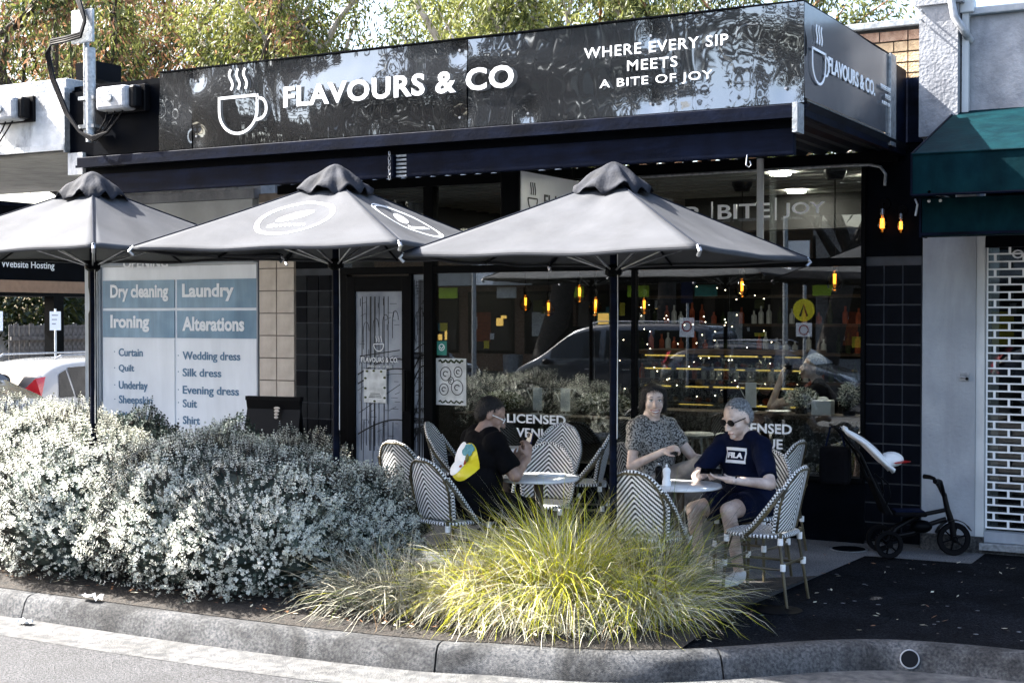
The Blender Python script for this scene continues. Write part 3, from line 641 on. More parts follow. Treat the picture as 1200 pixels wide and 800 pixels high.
# ------------------------------------------------------------------ main sign box over the verandah
sg = thing('shop_sign', 'long glossy black sign box lettered FLAVOURS & CO above the verandah', 'sign')
box('sign_frame', 'black_paint', -8.36, -2.835, 8.908, 8.96, 3.25, 3.905, sg)
def warp(u, v, sd):
    big = {11: 1.5, 5: 1.25}.get(sd, 1.0)*1.0
    r_ = random.Random(sd); s_ = 0
    for k in range(7):
        fx = r_.uniform(.6, 5.5); fz = r_.uniform(.5, 4.5); s_ += big*math.sin(u*fx+v*fz*r_.choice([-1, 1])+r_.uniform(0, 6)+.8*math.sin(v*6+u))*r_.uniform(.3, 1)/(0.8+fx*.5)
    for k in range(6):
        fx = r_.uniform(22, 60); s_ += math.sin(u*fx+v*r_.uniform(-4, 4)+2.5*math.sin(v*r_.uniform(2, 7)+u*3)+r_.uniform(0, 6))*r_.uniform(.3, 1)*1.6/fx*(.5+.5*math.sin(u*r_.uniform(.8, 2.2)+k))
    am = .006 if sd == 8 else .013
    return am*math.tanh((s_ - {11: .6}.get(sd, 0))*0.0068/am*.8)
def panel(name, m, u0, u1, v0, v1, f, par, sd, pins=()):
    nu = max(8, int((u1-u0)/0.012)); nv = int((v1-v0)/0.03); mb = MB()
    for i in range(nu+1):
        for j in range(nv+1):
            u = u0+(u1-u0)*i/nu; v = v0+(v1-v0)*j/nv; h = warp(u, v, sd)
            for (pu, pv) in pins: h -= 0.005*math.exp(-((u-pu)**2+(v-pv)**2)/0.006)
            mb.v.append(f(u, v, h))
    for i in range(nu):
        for j in range(nv):
            a = i*(nv+1)+j; mb.f.append((a, a+nv+1, a+nv+2, a+1)); mb.m.append(0)
    o = mb.build(name, m, par, fix=False); o.data.polygons.foreach_set('use_smooth', [True]*len(o.data.polygons)); return o
fpan = lambda u, v, h: (u, 8.886-h, v)
pins = [(-7.95, 3.8), (-7.95, 3.35), (-5.42, 3.82), (-5.42, 3.33), (-3.9, 3.78), (-3.9, 3.32), (-4.85, 3.32), (-2.95, 3.35)]
panel('sign_panel', 'sign_sheet', -8.36, -8.005, 3.255, 3.90, fpan, sg, 21, pins)
panel('sign_panel', 'sign_sheet', -7.998, -5.365, 3.255, 3.90, fpan, sg, 5, pins)
panel('sign_panel', 'sign_sheet', -5.358, -2.832, 3.255, 3.90, fpan, sg, 11, pins)
for (u, v) in pins: MB().lathe([(0.010, 0), (0.009, 0.006)], (u, 8.878, v), 10, 0, Matrix.Rotation(PI/2, 3, 'X')).build('screw', 'steel', sg)
panel('side_panel', 'sign_side_sheet', 8.90, 11.0, 3.285, 3.90, lambda u, v, h: (-2.832+h, u, v), sg, 8)
box('side_frame', 'black_paint', -2.88, -2.842, 8.965, 11.0, 3.30, 3.898, sg)
box('top_cap', 'black_paint', -8.36, -2.83, 8.868, 8.98, 3.902, 3.91, sg)
box('side_cap', 'navy_metal', -2.86, -2.828, 8.982, 11.0, 3.902, 3.908, sg)
text('FLAVOURS & CO', -7.04, 8.868, 3.515, 2.08, 0.165, parent=sg, bold=0.028, spacing=1.08)
text('WHERE EVERY SIP', -4.40, 8.868, 3.665, 1.06, 0.075, parent=sg, bold=0.006, spacing=1.12)
text('MEETS', -4.07, 8.868, 3.553, 0.37, 0.072, parent=sg, bold=0.006, spacing=1.12)
text('A BITE OF JOY', -4.28, 8.868, 3.435, 0.83, 0.075, parent=sg, bold=0.006, spacing=1.12)
def cup(f, par, cx, cz, s_, wd, name='cup_emblem'):
    mb = MB()
    strip([(cx-.20*s_, cz+.13*s_), (cx+.20*s_, cz+.13*s_)], wd, f, mb); strip([(cx-.20*s_, cz+.14*s_)] + arc(cx, cz+.02*s_, .20*s_, .19*s_, PI, 2*PI, 20) + [(cx+.20*s_, cz+.14*s_)], wd, f, mb)
    strip([(cx+.20*s_, cz+.10*s_)] + arc(cx+.22*s_, cz+.02*s_, .075*s_, .085*s_, PI/2, -PI/2, 12) + [(cx+.19*s_, cz-.07*s_)], wd, f, mb)
    for k in (-1, 0, 1): strip([(cx+.075*k*s_+.018*s_*math.sin(i*.9), cz+.19*s_+.024*s_*i) for i in range(8)], wd*.95, f, mb)
    return mb.build(name, 'white_print', par)
cup(lambda a, b, d: (a, 8.868-d, b), sg, -7.50, 3.51, 0.98, 0.022)
fs = lambda a, b, d: (-2.820+d, a, b)
cup(fs, sg, 9.165, 3.53, 0.72, 0.016)
text('FLAVOURS & CO.', -2.822, 9.38, 3.515, 1.18, 0.11, 'right', parent=sg, bold=.02)
for b_, y, z, w_ in [('WHERE EVERY SIP', 10.72, 3.60, .42), ('MEETS', 10.86, 3.54, .15), ('A BITE OF JOY', 10.76, 3.48, .34)]: text(b_, -2.822, y, z, w_, 0.036, 'right', parent=sg, bold=.005)
box('end_panel', 'galv', -2.86, -2.815, 11.005, 11.17, 3.20, 3.91, sg, .004)
box('rear_panel', 'navy_metal', -2.87, -2.835, 11.172, 11.56, 3.27, 3.86, sg)

# ------------------------------------------------------------------ left neighbour: laundry
la = thing('laundry_building', 'pale laundry shop front with blue and white window signs left of the cafe', 'building')
lb = lambda name, m, *a, **k: box(name, m, *a, la, **k)
lb('pier_wall', 'tan_grout', -9.545, -9.065, F+0.012, F+0.16, 0, 3.15)
tiles('tan_tile', 'tan_tile', -9.54, 2, 0.232, 0.05, 3.15, 0.232, F+0.010, la)
lb('wall', 'worn_white', -12.02, -9.56, F+0.06, F+0.30, 0, 4.0)
lb('corner_post', 'white_paint', -12.03, -11.84, F-0.02, F+0.06, 0, 3.2)
MB().tube([(-11.93, F-0.05, 0), (-11.93, F-0.05, 1.9), (-11.88, F-0.06, 2.0), (-11.93, F-0.05, 2.2), (-11.93, F-0.05, 3.1)], 0.012, 6).build('cable', 'black_plastic', la)
lb('upper_panel', 'white_paint', -11.8, -9.6, F-0.03, F+0.055, 2.58, 3.10)
lb('lintel', 'grey_render', -11.82, -9.58, F-0.04, F+0.055, 2.44, 2.575)
lb('string_course', 'rough_render', -11.82, -9.56, F-0.06, F+0.055, 3.105, 3.20)
text('OPENING', -11.42, F-0.042, 2.40, 0.66, 0.12, parent=la, bold=.03)
lb('side_wall', 'rough_render', -12.08, -11.9, F+0.30, 19, 0, 4.0)
lb('rear_building', 'rough_render', -12.0, -9.1, F+0.31, 19, 0, 3.95)
ls = thing('laundry_sign', 'blue and white laundry window sign listing dry cleaning, ironing and alterations', 'sign', (0, 0, 0))
sx0, sx1, sm = -11.80, -9.57, -10.70
box('backing', 'white_panel', sx0, sx1, F+0.02, F+0.045, 0.5, 2.42, ls)
box('frame', 'grey_render', sx0-0.03, sx0-0.004, F-0.01, F+0.05, 0.5, 2.43, ls); box('frame', 'grey_render', sx1+0.003, sx1+0.02, F-0.01, F+0.05, 0.5, 2.43, ls)
box('top_trim', 'white_paint', sx0, sx1, F-0.005, F+0.045, 2.425, 2.44, ls)
for (a, b) in ((sx0+.02, sm-.02), (sm+.02, sx1-.01)):
    for (c, d) in ((1.965, 2.27), (1.64, 1.935)): box('blue_panel', 'blue_panel', a, b, F+0.006, F+0.019, c, d, ls)
    box('lower_panel', 'white_panel', a, b, F+0.008, F+0.019, 0.5, 1.62, ls)
for b_, x, z, w_, h_ in [('Dry cleaning', -11.66, 2.035, 0.86, 0.19), ('Laundry', -10.60, 2.035, 0.72, 0.19), ('Ironing', -11.66, 1.70, 0.58, 0.19), ('Alterations', -10.60, 1.715, 0.86, 0.155)]:
    text(b_, x, F+0.004, z, w_, h_, parent=ls, bold=.035)
for b_, x, z, w_ in [('Curtain', -11.54, 1.43, .36), ('Quilt', -11.54, 1.25, .23), ('Underlay', -11.54, 1.06, .43), ('Sheepskin', -11.54, .90, .50), ('Wool rug', -11.54, .72, .44),
                     ('Wedding dress', -10.60, 1.40, .80), ('Silk dress', -10.60, 1.225, .54), ('Evening dress', -10.60, 1.03, .78), ('Suit', -10.60, .89, .20), ('Shirt', -10.60, .71, .24)]:
    d = any(c in b_ for c in 'gyp'); hh = 0.115 if d else 0.088
    text(b_, x, F+0.006, z - (0.02 if d else 0), w_, hh, m='blue_print', parent=ls, bold=.016)
    box('bullet', 'blue_print', x-0.07, x-0.058, F+.004, F+.007, z+.045, z+.055, ls)
# its verandah
lv = thing('laundry_verandah', 'worn white verandah fascia with slatted underside left of the black sign', 'verandah')
box('fascia', 'worn_white', -20, -9.42, 8.86, 8.93, 3.33, 3.84, lv); box('fascia_lip', 'worn_white', -20, -9.42, 8.83, 8.86, 3.32, 3.37, lv); box('roof_edge', 'grey_render', -20, -9.43, 8.88, 10.4, 3.842, 3.95, lv, .01)
box('roof', 'galv', -20, -9.43, 10.4, F, 3.85, 3.90, lv)
for k in range(19):
    y = 8.95+k*0.138; box('soffit_board', 'soffit', -20, -9.23, y, y+0.128, 3.30, 3.325, lv)
box('soffit_backing', 'black_paint', -20, -9.22, 8.94, F-.02, 3.328, 3.335, lv)
box('side_beam', 'worn_white', -9.40, -9.225, 8.86, 9.0, 3.10, 3.29, lv); MB().lathe([(0.035, -.02), (.035, .06)], (-9.3, 8.95, 3.04), 12).build('insulator', 'tan_fascia', lv)
box('dark_fascia', 'black_paint', -9.415, -8.365, 8.90, 8.95, 3.26, 3.82, cafe); box('dark_fascia_trim', 'galv', -9.43, -9.416, 8.84, 8.93, 3.30, 3.86, cafe)
box('dark_cap', 'black_paint', -9.42, -8.37, 8.96, 10.3, 3.80, 3.88, cafe); box('roof_vent', 'black_paint', -9.55, -9.30, 9.1, 9.4, 3.96, 4.12, lv); box('roof_hatch', 'white_paint', -9.29, -8.5, 9.5, 10.2, 3.89, 3.98, cafe, .01)
# service pole, boxes and cables
pl = thing('service_pole', 'galvanised steel electricity pole with square plate rising behind the verandah edge', 'pole', (-9.06, 8.80, 3.42))
MB().tube([(0, 0, -.06), (0, 0, 0.74)], 0.042, 14).build('pole', 'galv', pl, smooth=True); MB().tube([(-.07, .02, 0.02), (-.07, .02, 0.96)], 0.026, 10).build('pole_sleeve', 'galv', pl, smooth=True)
box('plate', 'galv', -.17, .08, -.055, -.03, 0.78, 1.06, pl, .004); box('bracket', 'galv', -.12, .06, -.03, .08, .3, .33, pl); box('bracket', 'galv', -.12, .06, -.03, .08, .06, .09, pl)
cb = MB()
for k in range(3):
    o_ = k*0.018
    cb.tube([(-.5-o_, .1, 1.9), (-.2-o_, 0, 1.35), (-.05-o_, -.07, 1.15), (0.02, -.08, 0.98-o_), (-.03, -.08, .86-o_), (-.2, -.08, .84-o_), (-.38, -.08, .83-o_), (-.42-o_, -.07, .72), (-.36-o_, -.07, .5), (-.2-o_, -.07, .2), (-.05, -.08, .02), (.1, -.08, -.03-o_), (.25, -.06, -.0), (.36, -.04, .12)], 0.012, 7)
cb.build('cable', 'black_plastic', pl, smooth=True)
def meter(x, lab, w_=0.34):
    mt = thing('fuse_box', lab, 'fuse box', (x, 8.85, 3.60), group='grey electrical boxes on the fascias')
    MB().box(0, w_, -0.16, 0.0, 0, 0.20).build('case', 'grey_box', mt, bevel=.03)
    box('back_plate', 'black_plastic', -0.01, w_+.09, -0.02, 0.04, -0.01, 0.215, mt, .004); box('side_cover', 'black_plastic', w_, w_+.07, -0.12, -0.021, 0.01, 0.2, mt, .02)
    MB().lathe([(0.035, 0), (0.03, .01)], (w_/2, -.165, .10), 14, 0, Matrix.Rotation(PI/2, 3, 'X')).build('badge', 'galv', mt)
    for k in range(3): MB().tube([(.06+.09*k, -.08, 0), (.05+.07*k, -.09, -.07), (-.05+.05*k, -.06, -.15-.01*k), (-.25, -.02, -.18-.01*k)], 0.007, 6).build('lead', 'black_plastic', mt)
    return mt
meter(-8.90, 'grey electrical box on the dark fascia just left of the black sign')
meter(-10.22, 'grey electrical box on the worn white fascia at far left'); 
mt = thing('junction_box', 'small dark junction box on the white fascia, cut by the left photo edge', 'junction box', (-10.38, 8.84, 3.66)); box('case', 'black_plastic', 0, .10, -.06, .02, 0, .13, mt, .01)
box('door', 'grey_box', .01, .09, -.066, -.061, .01, .12, mt)
# A-frame boards near the tiled piers
ab = thing('menu_board', 'black A-frame pavement board with a small food picture behind the hedge', 'sign board', (-8.82, 10.95, 0), math.radians(8))
for s_ in (-1, 1):
    Rm = Matrix.Rotation(math.radians(12*s_), 3, 'X'); MB().box(-.30, .30, -.012, .012, 0.03, 1.06, 0, Rm, (0, 0, 1.06)).build('board', 'black_plastic', ab, loc=(0, -0.02*s_, 0))
MB().box(-.31, .31, -.03, .03, 1.05, 1.09).build('hinge_cap', 'black_plastic', ab)
mb = MB()
for k in range(4): mb.ell((0.06, -0.05-.005*k, .98-.03*k), (.035-.004*k, .006, .014), None, 10)
mb.build('food_print', 'tan_tile', ab)

# ------------------------------------------------------------------ right neighbour
rn = thing('right_shop_building', 'grey rendered shop front with roller grille right of the cafe', 'building')
rb = lambda name, m, *a, **k: box(name, m, *a, rn, **k)
rb('pilaster', 'grey_render', -2.70, -2.283, F-0.02, F+0.3, 0.0, 3.3)
rb('pilaster_base', 'concrete', -2.70, -2.21, F-0.045, F-0.021, 0.0, 0.13)
rb('door_frame', 'white_paint', -2.281, -2.218, F-0.01, F+0.12, 0.06, 2.6)
rb('sill', 'galv', -2.24, 2.5, F-0.07, F+0.1, 0.03, 0.085, bevel=.004); rb('base_wall', 'concrete', -2.21, 2.5, F-0.03, F+0.12, 0.0, 0.028)
rb('bottom_frame', 'grey_render', -2.216, 2.5, F+0.0, F+0.1, 0.088, 0.17)
rb('upper_pier', 'rough_render', -2.70, -2.40, F-0.18, F+0.25, 3.30, 4.33); rb('pier_cap', 'rough_render', -2.73, -2.36, F-0.21, F+0.28, 4.332, 4.75)
MB().tube([(-2.44, F-.2, 4.7), (-2.44, F-.22, 4.33), (-2.42, F-.22, 4.22), (-2.36, F-.2, 4.12), (-2.33, F-.05, 4.05)], 0.03, 10).build('vent_pipe', 'grey_box', rn, smooth=True)
rb('downpipe', 'white_paint', -2.385, -2.335, F-0.10, F-0.05, 3.4, 4.30); rb('gutter_head', 'white_paint', -2.40, -2.29, F-0.13, F-0.02, 4.26, 4.36, bevel=.01)
for z in (4.20, 4.27): MB().tube([(-2.66, F-.19, z), (-2.66, F-.30, z+.01)], 0.008, 6).build('bracket', 'galv', rn)
rb('upper_wall', 'rough_render', -2.38, 2.5, F-0.04, F+0.25, 3.3, 4.24); rb('parapet_capping', 'grey_render', -2.34, 2.5, F-0.10, F+0.28, 4.242, 4.30, bevel=.01)
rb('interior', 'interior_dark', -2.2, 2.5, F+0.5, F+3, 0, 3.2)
rb('lintel', 'black_paint', -2.216, 2.5, F+0.0, F+0.12, 2.42, 3.3)
text('OPEN 7 DAYS', -2.03, F+0.09, 2.33, 0.7, 0.07, parent=rn, bold=.02)
rb('door_glass', 'door_glass_clear', -2.216, 2.4, F+0.10, F+0.108, 0.17, 2.42)
gr = thing('roller_grille', 'closed white brick pattern roller grille over the shop door at right', 'roller grille', (-2.212, F+0.04, 0.17))
hb = MB().box(0, 2.2, -0.008, 0.008, -0.006, 0.006).mesh('bar', 'white_print'); nrow = 37; dz = 0.0602
lk = MB()
for j in range(nrow):
    o = bpy.data.objects.new('bar', hb); C.objects.link(o); o.parent = gr; o.location = (0, 0, 0.03+j*dz)
    k = 0; x = 0.02 if j % 2 else 0.02
    xs_ = [.055, .27, .325, .54, .595, .81, .865, 1.08, 1.4, 1.7] if j % 2 else [.165, .435, .70, .97, 1.24, 1.5]
    for xx in xs_: lk.box(xx, xx+0.018, -0.006, 0.006, 0.03+j*dz+.006, 0.03+(j+1)*dz-.006)
    lk.box(0.0, 0.012, -0.006, 0.006, 0.03+j*dz+.006, 0.03+(j+1)*dz-.006)
o = lk.build('link', 'white_print', gr); o['kind'] = 'stuff'
ic = thing('door_latch', 'small steel key latch fixed on the grey pilaster', 'latch', (-2.40, F-0.02, 1.36))
box('plate', 'galv', 0, .07, -.012, 0, 0, .07, ic, .003); MB().tube([(.015, -.012, .035), (.015, -.05, .035), (.05, -.055, .03)], .008, 8).build('lever', 'steel', ic, smooth=True); MB().lathe([(.012, 0), (.012, .012)], (.055, -.012, .02), 12, 0, Matrix.Rotation(PI/2, 3, 'X')).build('lock', 'black_plastic', ic)
# green awning
ga = thing('green_awning', 'dark green wedge awning over the grey shop at right', 'awning')
mb = MB(); A0, A1 = -2.44, 2.5; Yf, Yb = 10.13, F-0.05; zt, zf, zb = 3.50, 3.02, 2.73
mb.add([(A0, Yf, zb), (A1, Yf, zb), (A1, Yf, zf), (A0, Yf, zf), (A0, Yb, zb), (A1, Yb, zb), (A1, Yb, zt), (A0+.01, Yb, zt)], [(0, 1, 2, 3), (3, 2, 6, 7), (0, 3, 7, 4), (1, 5, 6, 2)])
mb.build('canopy_cover', 'green_canvas', ga)
MB().tube([(A0-.004, Yf-.004, zb), (A0-.004, Yf-.004, zf), (A0-.004, Yb, zt)], .009, 6).build('piping', 'navy_metal', ga); MB().tube([(A0, Yf-.006, zb), (A1, Yf-.006, zb)], .010, 6).build('bottom_rail', 'navy_metal', ga); MB().tube([(A0, Yf-.006, zf), (A1, Yf-.006, zf)], .007, 6).build('top_rail', 'green_canvas', ga)
for k in range(3): MB().tube([(A0+.12+1.9*k, Yf, zb+.02), (A0+.12+1.9*k, Yb, zb+.02)], .012, 6).build('awning_arm', 'galv', ga)
gb = thing('roller_blind_box', 'dark green blind box hung below the awning above the grille', 'blind box')
box('box_case', 'green_canvas', -2.44, 2.5, 10.42, 10.60, 2.455, 2.73, gb, .006); box('bottom_bar', 'navy_metal', -2.445, 2.5, 10.405, 10.43, 2.46, 2.48, gb); box('end_cap', 'navy_metal', -2.455, -2.441, 10.41, 10.61, 2.45, 2.735, gb)
for x in (-2.36, -2.28): MB().ell((x, 10.3, 2.70), (.012, .012, .012)).build('bulb', 'white_paint', ga)
MB().tube([(-2.47, 10.35, 2.72), (-2.45, 10.34, 2.68), (-2.465, 10.34, 2.60)], .008, 6).build('cable', 'galv', ga)

# ------------------------------------------------------------------ across the lane at far left
of = thing('office_building', 'low office with black sign band and tan fascia across the lane', 'building')
ob = lambda name, m, *a, **k: box(name, m, *a, of, **k)
ob('sign_band', 'black_paint', -25.2, -24.0, 14, 40, 2.64, 4.2); ob('tan_fascia', 'tan_fascia', -25.2, -23.98, 14, 40, 2.38, 2.638); ob('door_head', 'black_frame', -25.1, -24.0, 14, 40, 2.30, 2.378)
text('Website Hosting', -23.985, 20.75, 2.86, 1.45, 0.19, 'right', parent=of, bold=.01); ob('white_bar', 'white_print', -23.99, -23.98, 19.7, 19.8, 2.84, 3.2)
for y in (17, 22.2, 28.5): ob('post', 'black_frame', -24.3, -24.0, y, y+0.28, -0.2, 2.30)
ob('roof', 'navy_metal', -26.5, -24, 13.5, 40, 4.21, 4.3)
fw = thing('white_wall', 'low white rendered wall beyond the lane posts', 'wall'); box('wall', 'white_paint', -33.2, -33.0, 14, 29.2, -0.3, 1.35, fw); box('coping', 'white_print', -33.25, -32.95, 14, 29.2, 1.352, 1.42, fw)
pf = thing('paling_fence', 'weathered grey timber paling fence behind the parked cars at left', 'fence')
pm = [MB().box(-.01, .01, 0, .17, -.3, h_).mesh('paling', 'fence_wood') for h_ in (1.62, 1.66, 1.60)]
for k in range(80):
    o = bpy.data.objects.new('paling', pm[k % 3]); C.objects.link(o); o.parent = pf; o.location = (-31.5+random.uniform(-.01, .01), 27.5+k*0.178, 0)
box('rail', 'fence_wood', -31.46, -31.40, 27.5, 41.7, 1.2, 1.3, pf); box('rail', 'fence_wood', -31.46, -31.40, 27.5, 41.7, .3, .4, pf)
hf = thing('slat_fence', 'grey horizontal rail fence behind the white wall at far left', 'fence')
for k in range(6): box('rail', 'fence_wood', -34.5, -34.4, 14, 29.5, 0.9+k*0.2, 1.04+k*0.2, hf)
for k in range(6): box('post', 'fence_wood', -34.62, -34.51, 14.5+k*2.8, 14.62+k*2.8, -.3, 2.1, hf)
for (x, y, lab) in [(-20.4, 17.55, 'white parking sign on a pole at the far left edge'), (-20.4, 18.9, 'white parking sign on a pole just left of the black lane post')]:
    ps = thing('parking_sign', lab, 'sign', (x, y, -.24), math.radians(45), 'parking signs in the lane')
    MB().tube([(0, 0, 0), (0, 0, 2.25)], .022, 10).build('pole', 'white_paint', ps); box('plate', 'white_print', -.10, .10, -.045, -.03, 1.85, 2.2, ps)
    for k in range(3): box('print', 'grey_box', -.06, .05-.02*k, -.049, -.046, 2.12-.08*k, 2.14-.08*k, ps)

# ------------------------------------------------------------------ cars
def make_car(label, paint, loc, rz, group, L=4.3, W=1.78, H=1.46, kind='hatch'):
    """x along the car, nose at +x, wheels on z=0"""
    r = thing('parked_car', label, 'car', loc, rz, group)
    h2 = L/2
    if kind == 'van': prof = [(-h2, .45, .98), (-h2+.02, .95, 1.6), (-h2+.12, 1.0, H), (-h2+.7, 1.0, H+.03), (.6, 1.0, H), (1.1, .98, H-.12), (h2-.75, 1.02, 1.05), (h2-.15, .85, .86), (h2, .62, .66)]
    # stations: x, z of sill top (belt), z of roof, half width at belt, half width at roof
    st = {'hatch': [(-h2, .55, .62, .74, .66), (-h2+.06, .92, 1.00, .84, .74), (-h2+.30, .96, 1.26, .87, .66), (-h2+.62, .95, H-.03, .88, .62), (-h2+1.3, .93, H, .89, .63), (-.05, .92, H, .89, .63), (.55, .92, H-.06, .89, .62), (1.0, .93, 1.14, .88, .66), (1.28, .93, .96, .87, .80), (1.7, .86, .87, .84, .78), (h2-.18, .74, .75, .76, .70), (h2, .50, .52, .62, .55)],
          'van': [(-h2, .7, .75, .82, .78), (-h2+.04, 1.05, 1.60, .88, .82), (-h2+.12, 1.05, H, .90, .78), (-1.0, 1.05, H+.03, .91, .78), (.5, 1.05, H, .91, .77), (1.0, 1.05, H-.16, .90, .75), (1.6, 1.06, 1.16, .88, .80), (2.0, .95, .97, .86, .8), (h2-.1, .80, .82, .80, .74), (h2, .5, .52, .7, .66)]}[kind]
    mb = MB(); ns = 12
    for (x, zb_, zr, wb, wr) in st:
        sec = [(wb*.90, .20), (wb*.98, .34), (wb, .58*zb_+.12), (wb*.985, zb_), (wr+(wb*.97-wr)*.45, zb_+(zr-zb_)*.55), (wr, zr-.03 if zr-zb_ > .2 else zr-.006), (wr*.80, zr+.012)]
        half = [(x, -a, b) for a, b in sec]; mb.v += half + [(x, a, b) for (x_, a, b) in [(x, q[0], q[1]) for q in reversed(sec)]]
    ns = 14
    for i in range(len(st)-1):
        for j in range(ns-1): mb.f.append((i*ns+j, i*ns+j+1, (i+1)*ns+j+1, (i+1)*ns+j)); mb.m.append(0)
        mb.f.append((i*ns+ns-1, i*ns, (i+1)*ns, (i+1)*ns+ns-1)); mb.m.append(0)
    mb.f.append(tuple(range(ns))); mb.m.append(0); mb.f.append(tuple(reversed([(len(st)-1)*ns+j for j in range(ns)]))); mb.m.append(0)
    bd = mb.build('body', paint, r, smooth=False); ss = bd.modifiers.new('s', 'SUBSURF'); ss.levels = ss.render_levels = 2; bd.data.polygons.foreach_set('use_smooth', [True]*len(bd.data.polygons))
    # side glass
    def sec_at(x):
        for a, b in zip(st[:-1], st[1:]):
            if a[0] <= x <= b[0]: t_ = (x-a[0])/(b[0]-a[0]); return [a[k]+(b[k]-a[k])*t_ for k in range(5)]
        return st[-1]
    def glasspane(name, xs_, z0f, z1f, side):
        m_ = MB(); n_ = len(xs_)
        for x in xs_:
            _, zb_, zr, wb, wr = sec_at(x)
            for t_ in (z0f(x), z1f(x)):
                z = zb_+(zr-zb_)*t_; hw = wb*.985 + (wr - wb*.985)*t_ ; 
                if t_ <= .55: hw = wb*.985+((wr+(wb*.97-wr)*.45)-wb*.985)*(t_/.55)
                else: hw = (wr+(wb*.97-wr)*.45)+(wr-(wr+(wb*.97-wr)*.45))*((t_-.55)/.45)
                m_.v.append((x, side*(hw+.006), z))
        for i in range(n_-1): m_.f.append((2*i, 2*i+2, 2*i+3, 2*i+1)); m_.m.append(0)
        return m_.build(name, 'car_glass', r)
    a0 = -h2+.52
    for s_ in (-1, 1):
        if kind == 'hatch':
            glasspane('window', [a0, a0+.12, a0+.25], lambda x: .10, lambda x: .15+.62*min(1, (x-a0)/.14), s_)
            glasspane('window', [a0+.29+.2*i for i in range(5)], lambda x: .08, lambda x: .82, s_)
            glasspane('window', [a0+1.15+.18*i for i in range(6)], lambda x: .08, lambda x: .82 if x < .55 else max(.12, .80), s_)
        else:
            for q in range(3): glasspane('window', [-h2+.35+q*1.15+.2*i for i in range(6)], lambda x: .06, lambda x: .80, s_)
            glasspane('window', [1.1, 1.25, 1.4], lambda x: .06, lambda x: .78, s_)
    # rear and front glass
    m_ = MB(); xr = st[2][0]; y_ = st[2][4]*.9
    m_.add([(st[1][0]+.02, -.62, 1.01), (st[1][0]+.02, .62, 1.01), (st[3][0]-.10, .54, H-.10), (st[3][0]-.10, -.54, H-.10)], [(0, 1, 2, 3)]); m_.v = [(x-.13, y, z+.05) for x, y, z in m_.v]
    m_.v = [(x-.028, y, z+.012) for x, y, z in m_.v]; m_.build('rear_window', 'car_glass', r)
    w0 = 1.22 if kind == 'hatch' else 1.62; w1 = .66 if kind == 'hatch' else 1.06
    MB().add([(w0, -.68, 1.0 if kind == 'hatch' else 1.16), (w0, .68, 1.0 if kind == 'hatch' else 1.16), (w1, .55, H-.10), (w1, -.55, H-.10)], [(0, 1, 2, 3)]).build('windscreen', 'car_glass', r, loc=(.03, 0, .03))
    for s_ in (-1, 1):
        tl = MB(); tl.add([(-h2+.02, s_*.60, .90), (-h2+.30, s_*.885, .92), (-h2+.20, s_*.86, 1.02), (-h2+.33, s_*.79, 1.28), (-h2+.22, s_*.73, 1.26), (-h2+.03, s_*.60, 1.03)], [(0, 1, 2, 3, 4, 5)]); tl.v = [(x-.02, y*1.015, z) for x, y, z in tl.v]
        o = tl.build('tail_light', 'tail_red', r); sd = o.modifiers.new('s', 'SOLIDIFY'); sd.thickness = .02
        hl = MB().add([(h2-.05, s_*.42, .60), (h2-.28, s_*.76, .64), (h2-.48, s_*.82, .78), (h2-.22, s_*.66, .74)], [(0, 1, 2, 3)]); hl.v = [(x+.02, y*1.02, z+.01) for x, y, z in hl.v]
        o = hl.build('headlight', 'steel', r); sd = o.modifiers.new('s', 'SOLIDIFY'); sd.thickness = .03
        MB().ell((.78 if kind == 'hatch' else 1.45, s_*.98, 1.0), (.09, .10, .07), None, 12).build('side_mirror', 'black_plastic', r, smooth=True)
        box('door_handle', 'steel', -.55, -.38, s_*.90-.012, s_*.90+.012, .84, .865, r); box('door_handle', 'steel', .35, .52, s_*.905-.012, s_*.905+.012, .84, .865, r)
        MB().tube([(-h2+.7, s_*.56, H+.0), (-h2+.8, s_*.56, H+.045), (.35, s_*.56, H+.045), (.5, s_*.56, H-.01)], .014, 6).build('roof_rail', 'steel', r)
        for x in (-h2+.80, h2-.85):
            Ry = Matrix.Rotation(PI/2, 3, 'X'); c = (x, s_*.80, .31)
            MB().lathe([(.36, -.10), (.37, .08*1), (.30, .09)], (x, s_*.795, .32), 28, 0, Ry).build('wheel_arch', 'black_plastic', r)
            wh = MB().lathe([(.20, -.11), (.29, -.11), (.31, -.06), (.31, .06), (.29, .11), (.20, .11), (.20, -.11)], (x, s_*.80, .31), 28, 0, Ry, False).build('wheel', 'rubber', r, smooth=True)
            rm = MB().lathe([(.03, -.115), (.03, .115)], c, 12, 0, Ry)
            for k in range(5):
                a = 2*PI*k/5; rm.tube([(x, s_*.905, .31), (x+.19*math.cos(a), s_*.91, .31+.19*math.sin(a))], .022, 6)
            rm.build('rim', 'steel', wh)
    box('number_plate', 'white_paint', h2-.01, h2+.012, -.2, .2, .42, .53, r); box('number_plate', 'white_paint', -h2-.014, -h2+.01, -.2, .2, .60, .71, r)
    return r
gL = 'cars parked in the lane at left'
make_car('white hatchback with tall red tail lights parked in the lane', 'car_white', (-15.25, 15.05, -.20), PI/2, gL, H=1.5)
make_car('cream car whose bonnet and headlight show at the far left edge', 'car_cream', (-14.45, 10.85, -.02), 0, gL, H=1.42).scale = (1, 1, 1.12)
make_car('dark car whose roof shows behind the white hatchback', 'car_dark', (-20.0, 25.4, -.20), PI/2, gL, H=1.5)
gO = 'vehicles across the road seen only as reflections in the cafe glass'
make_car('silver people mover reflected in the middle of the cafe window', 'car_silver', (-13.3, -5.6, -.14), PI, gO, L=4.9, H=1.85, kind='van')
make_car('white car reflected right of the umbrella pole in the window', 'car_silver', (-9.9, -5.4, -.14), 0, gO)
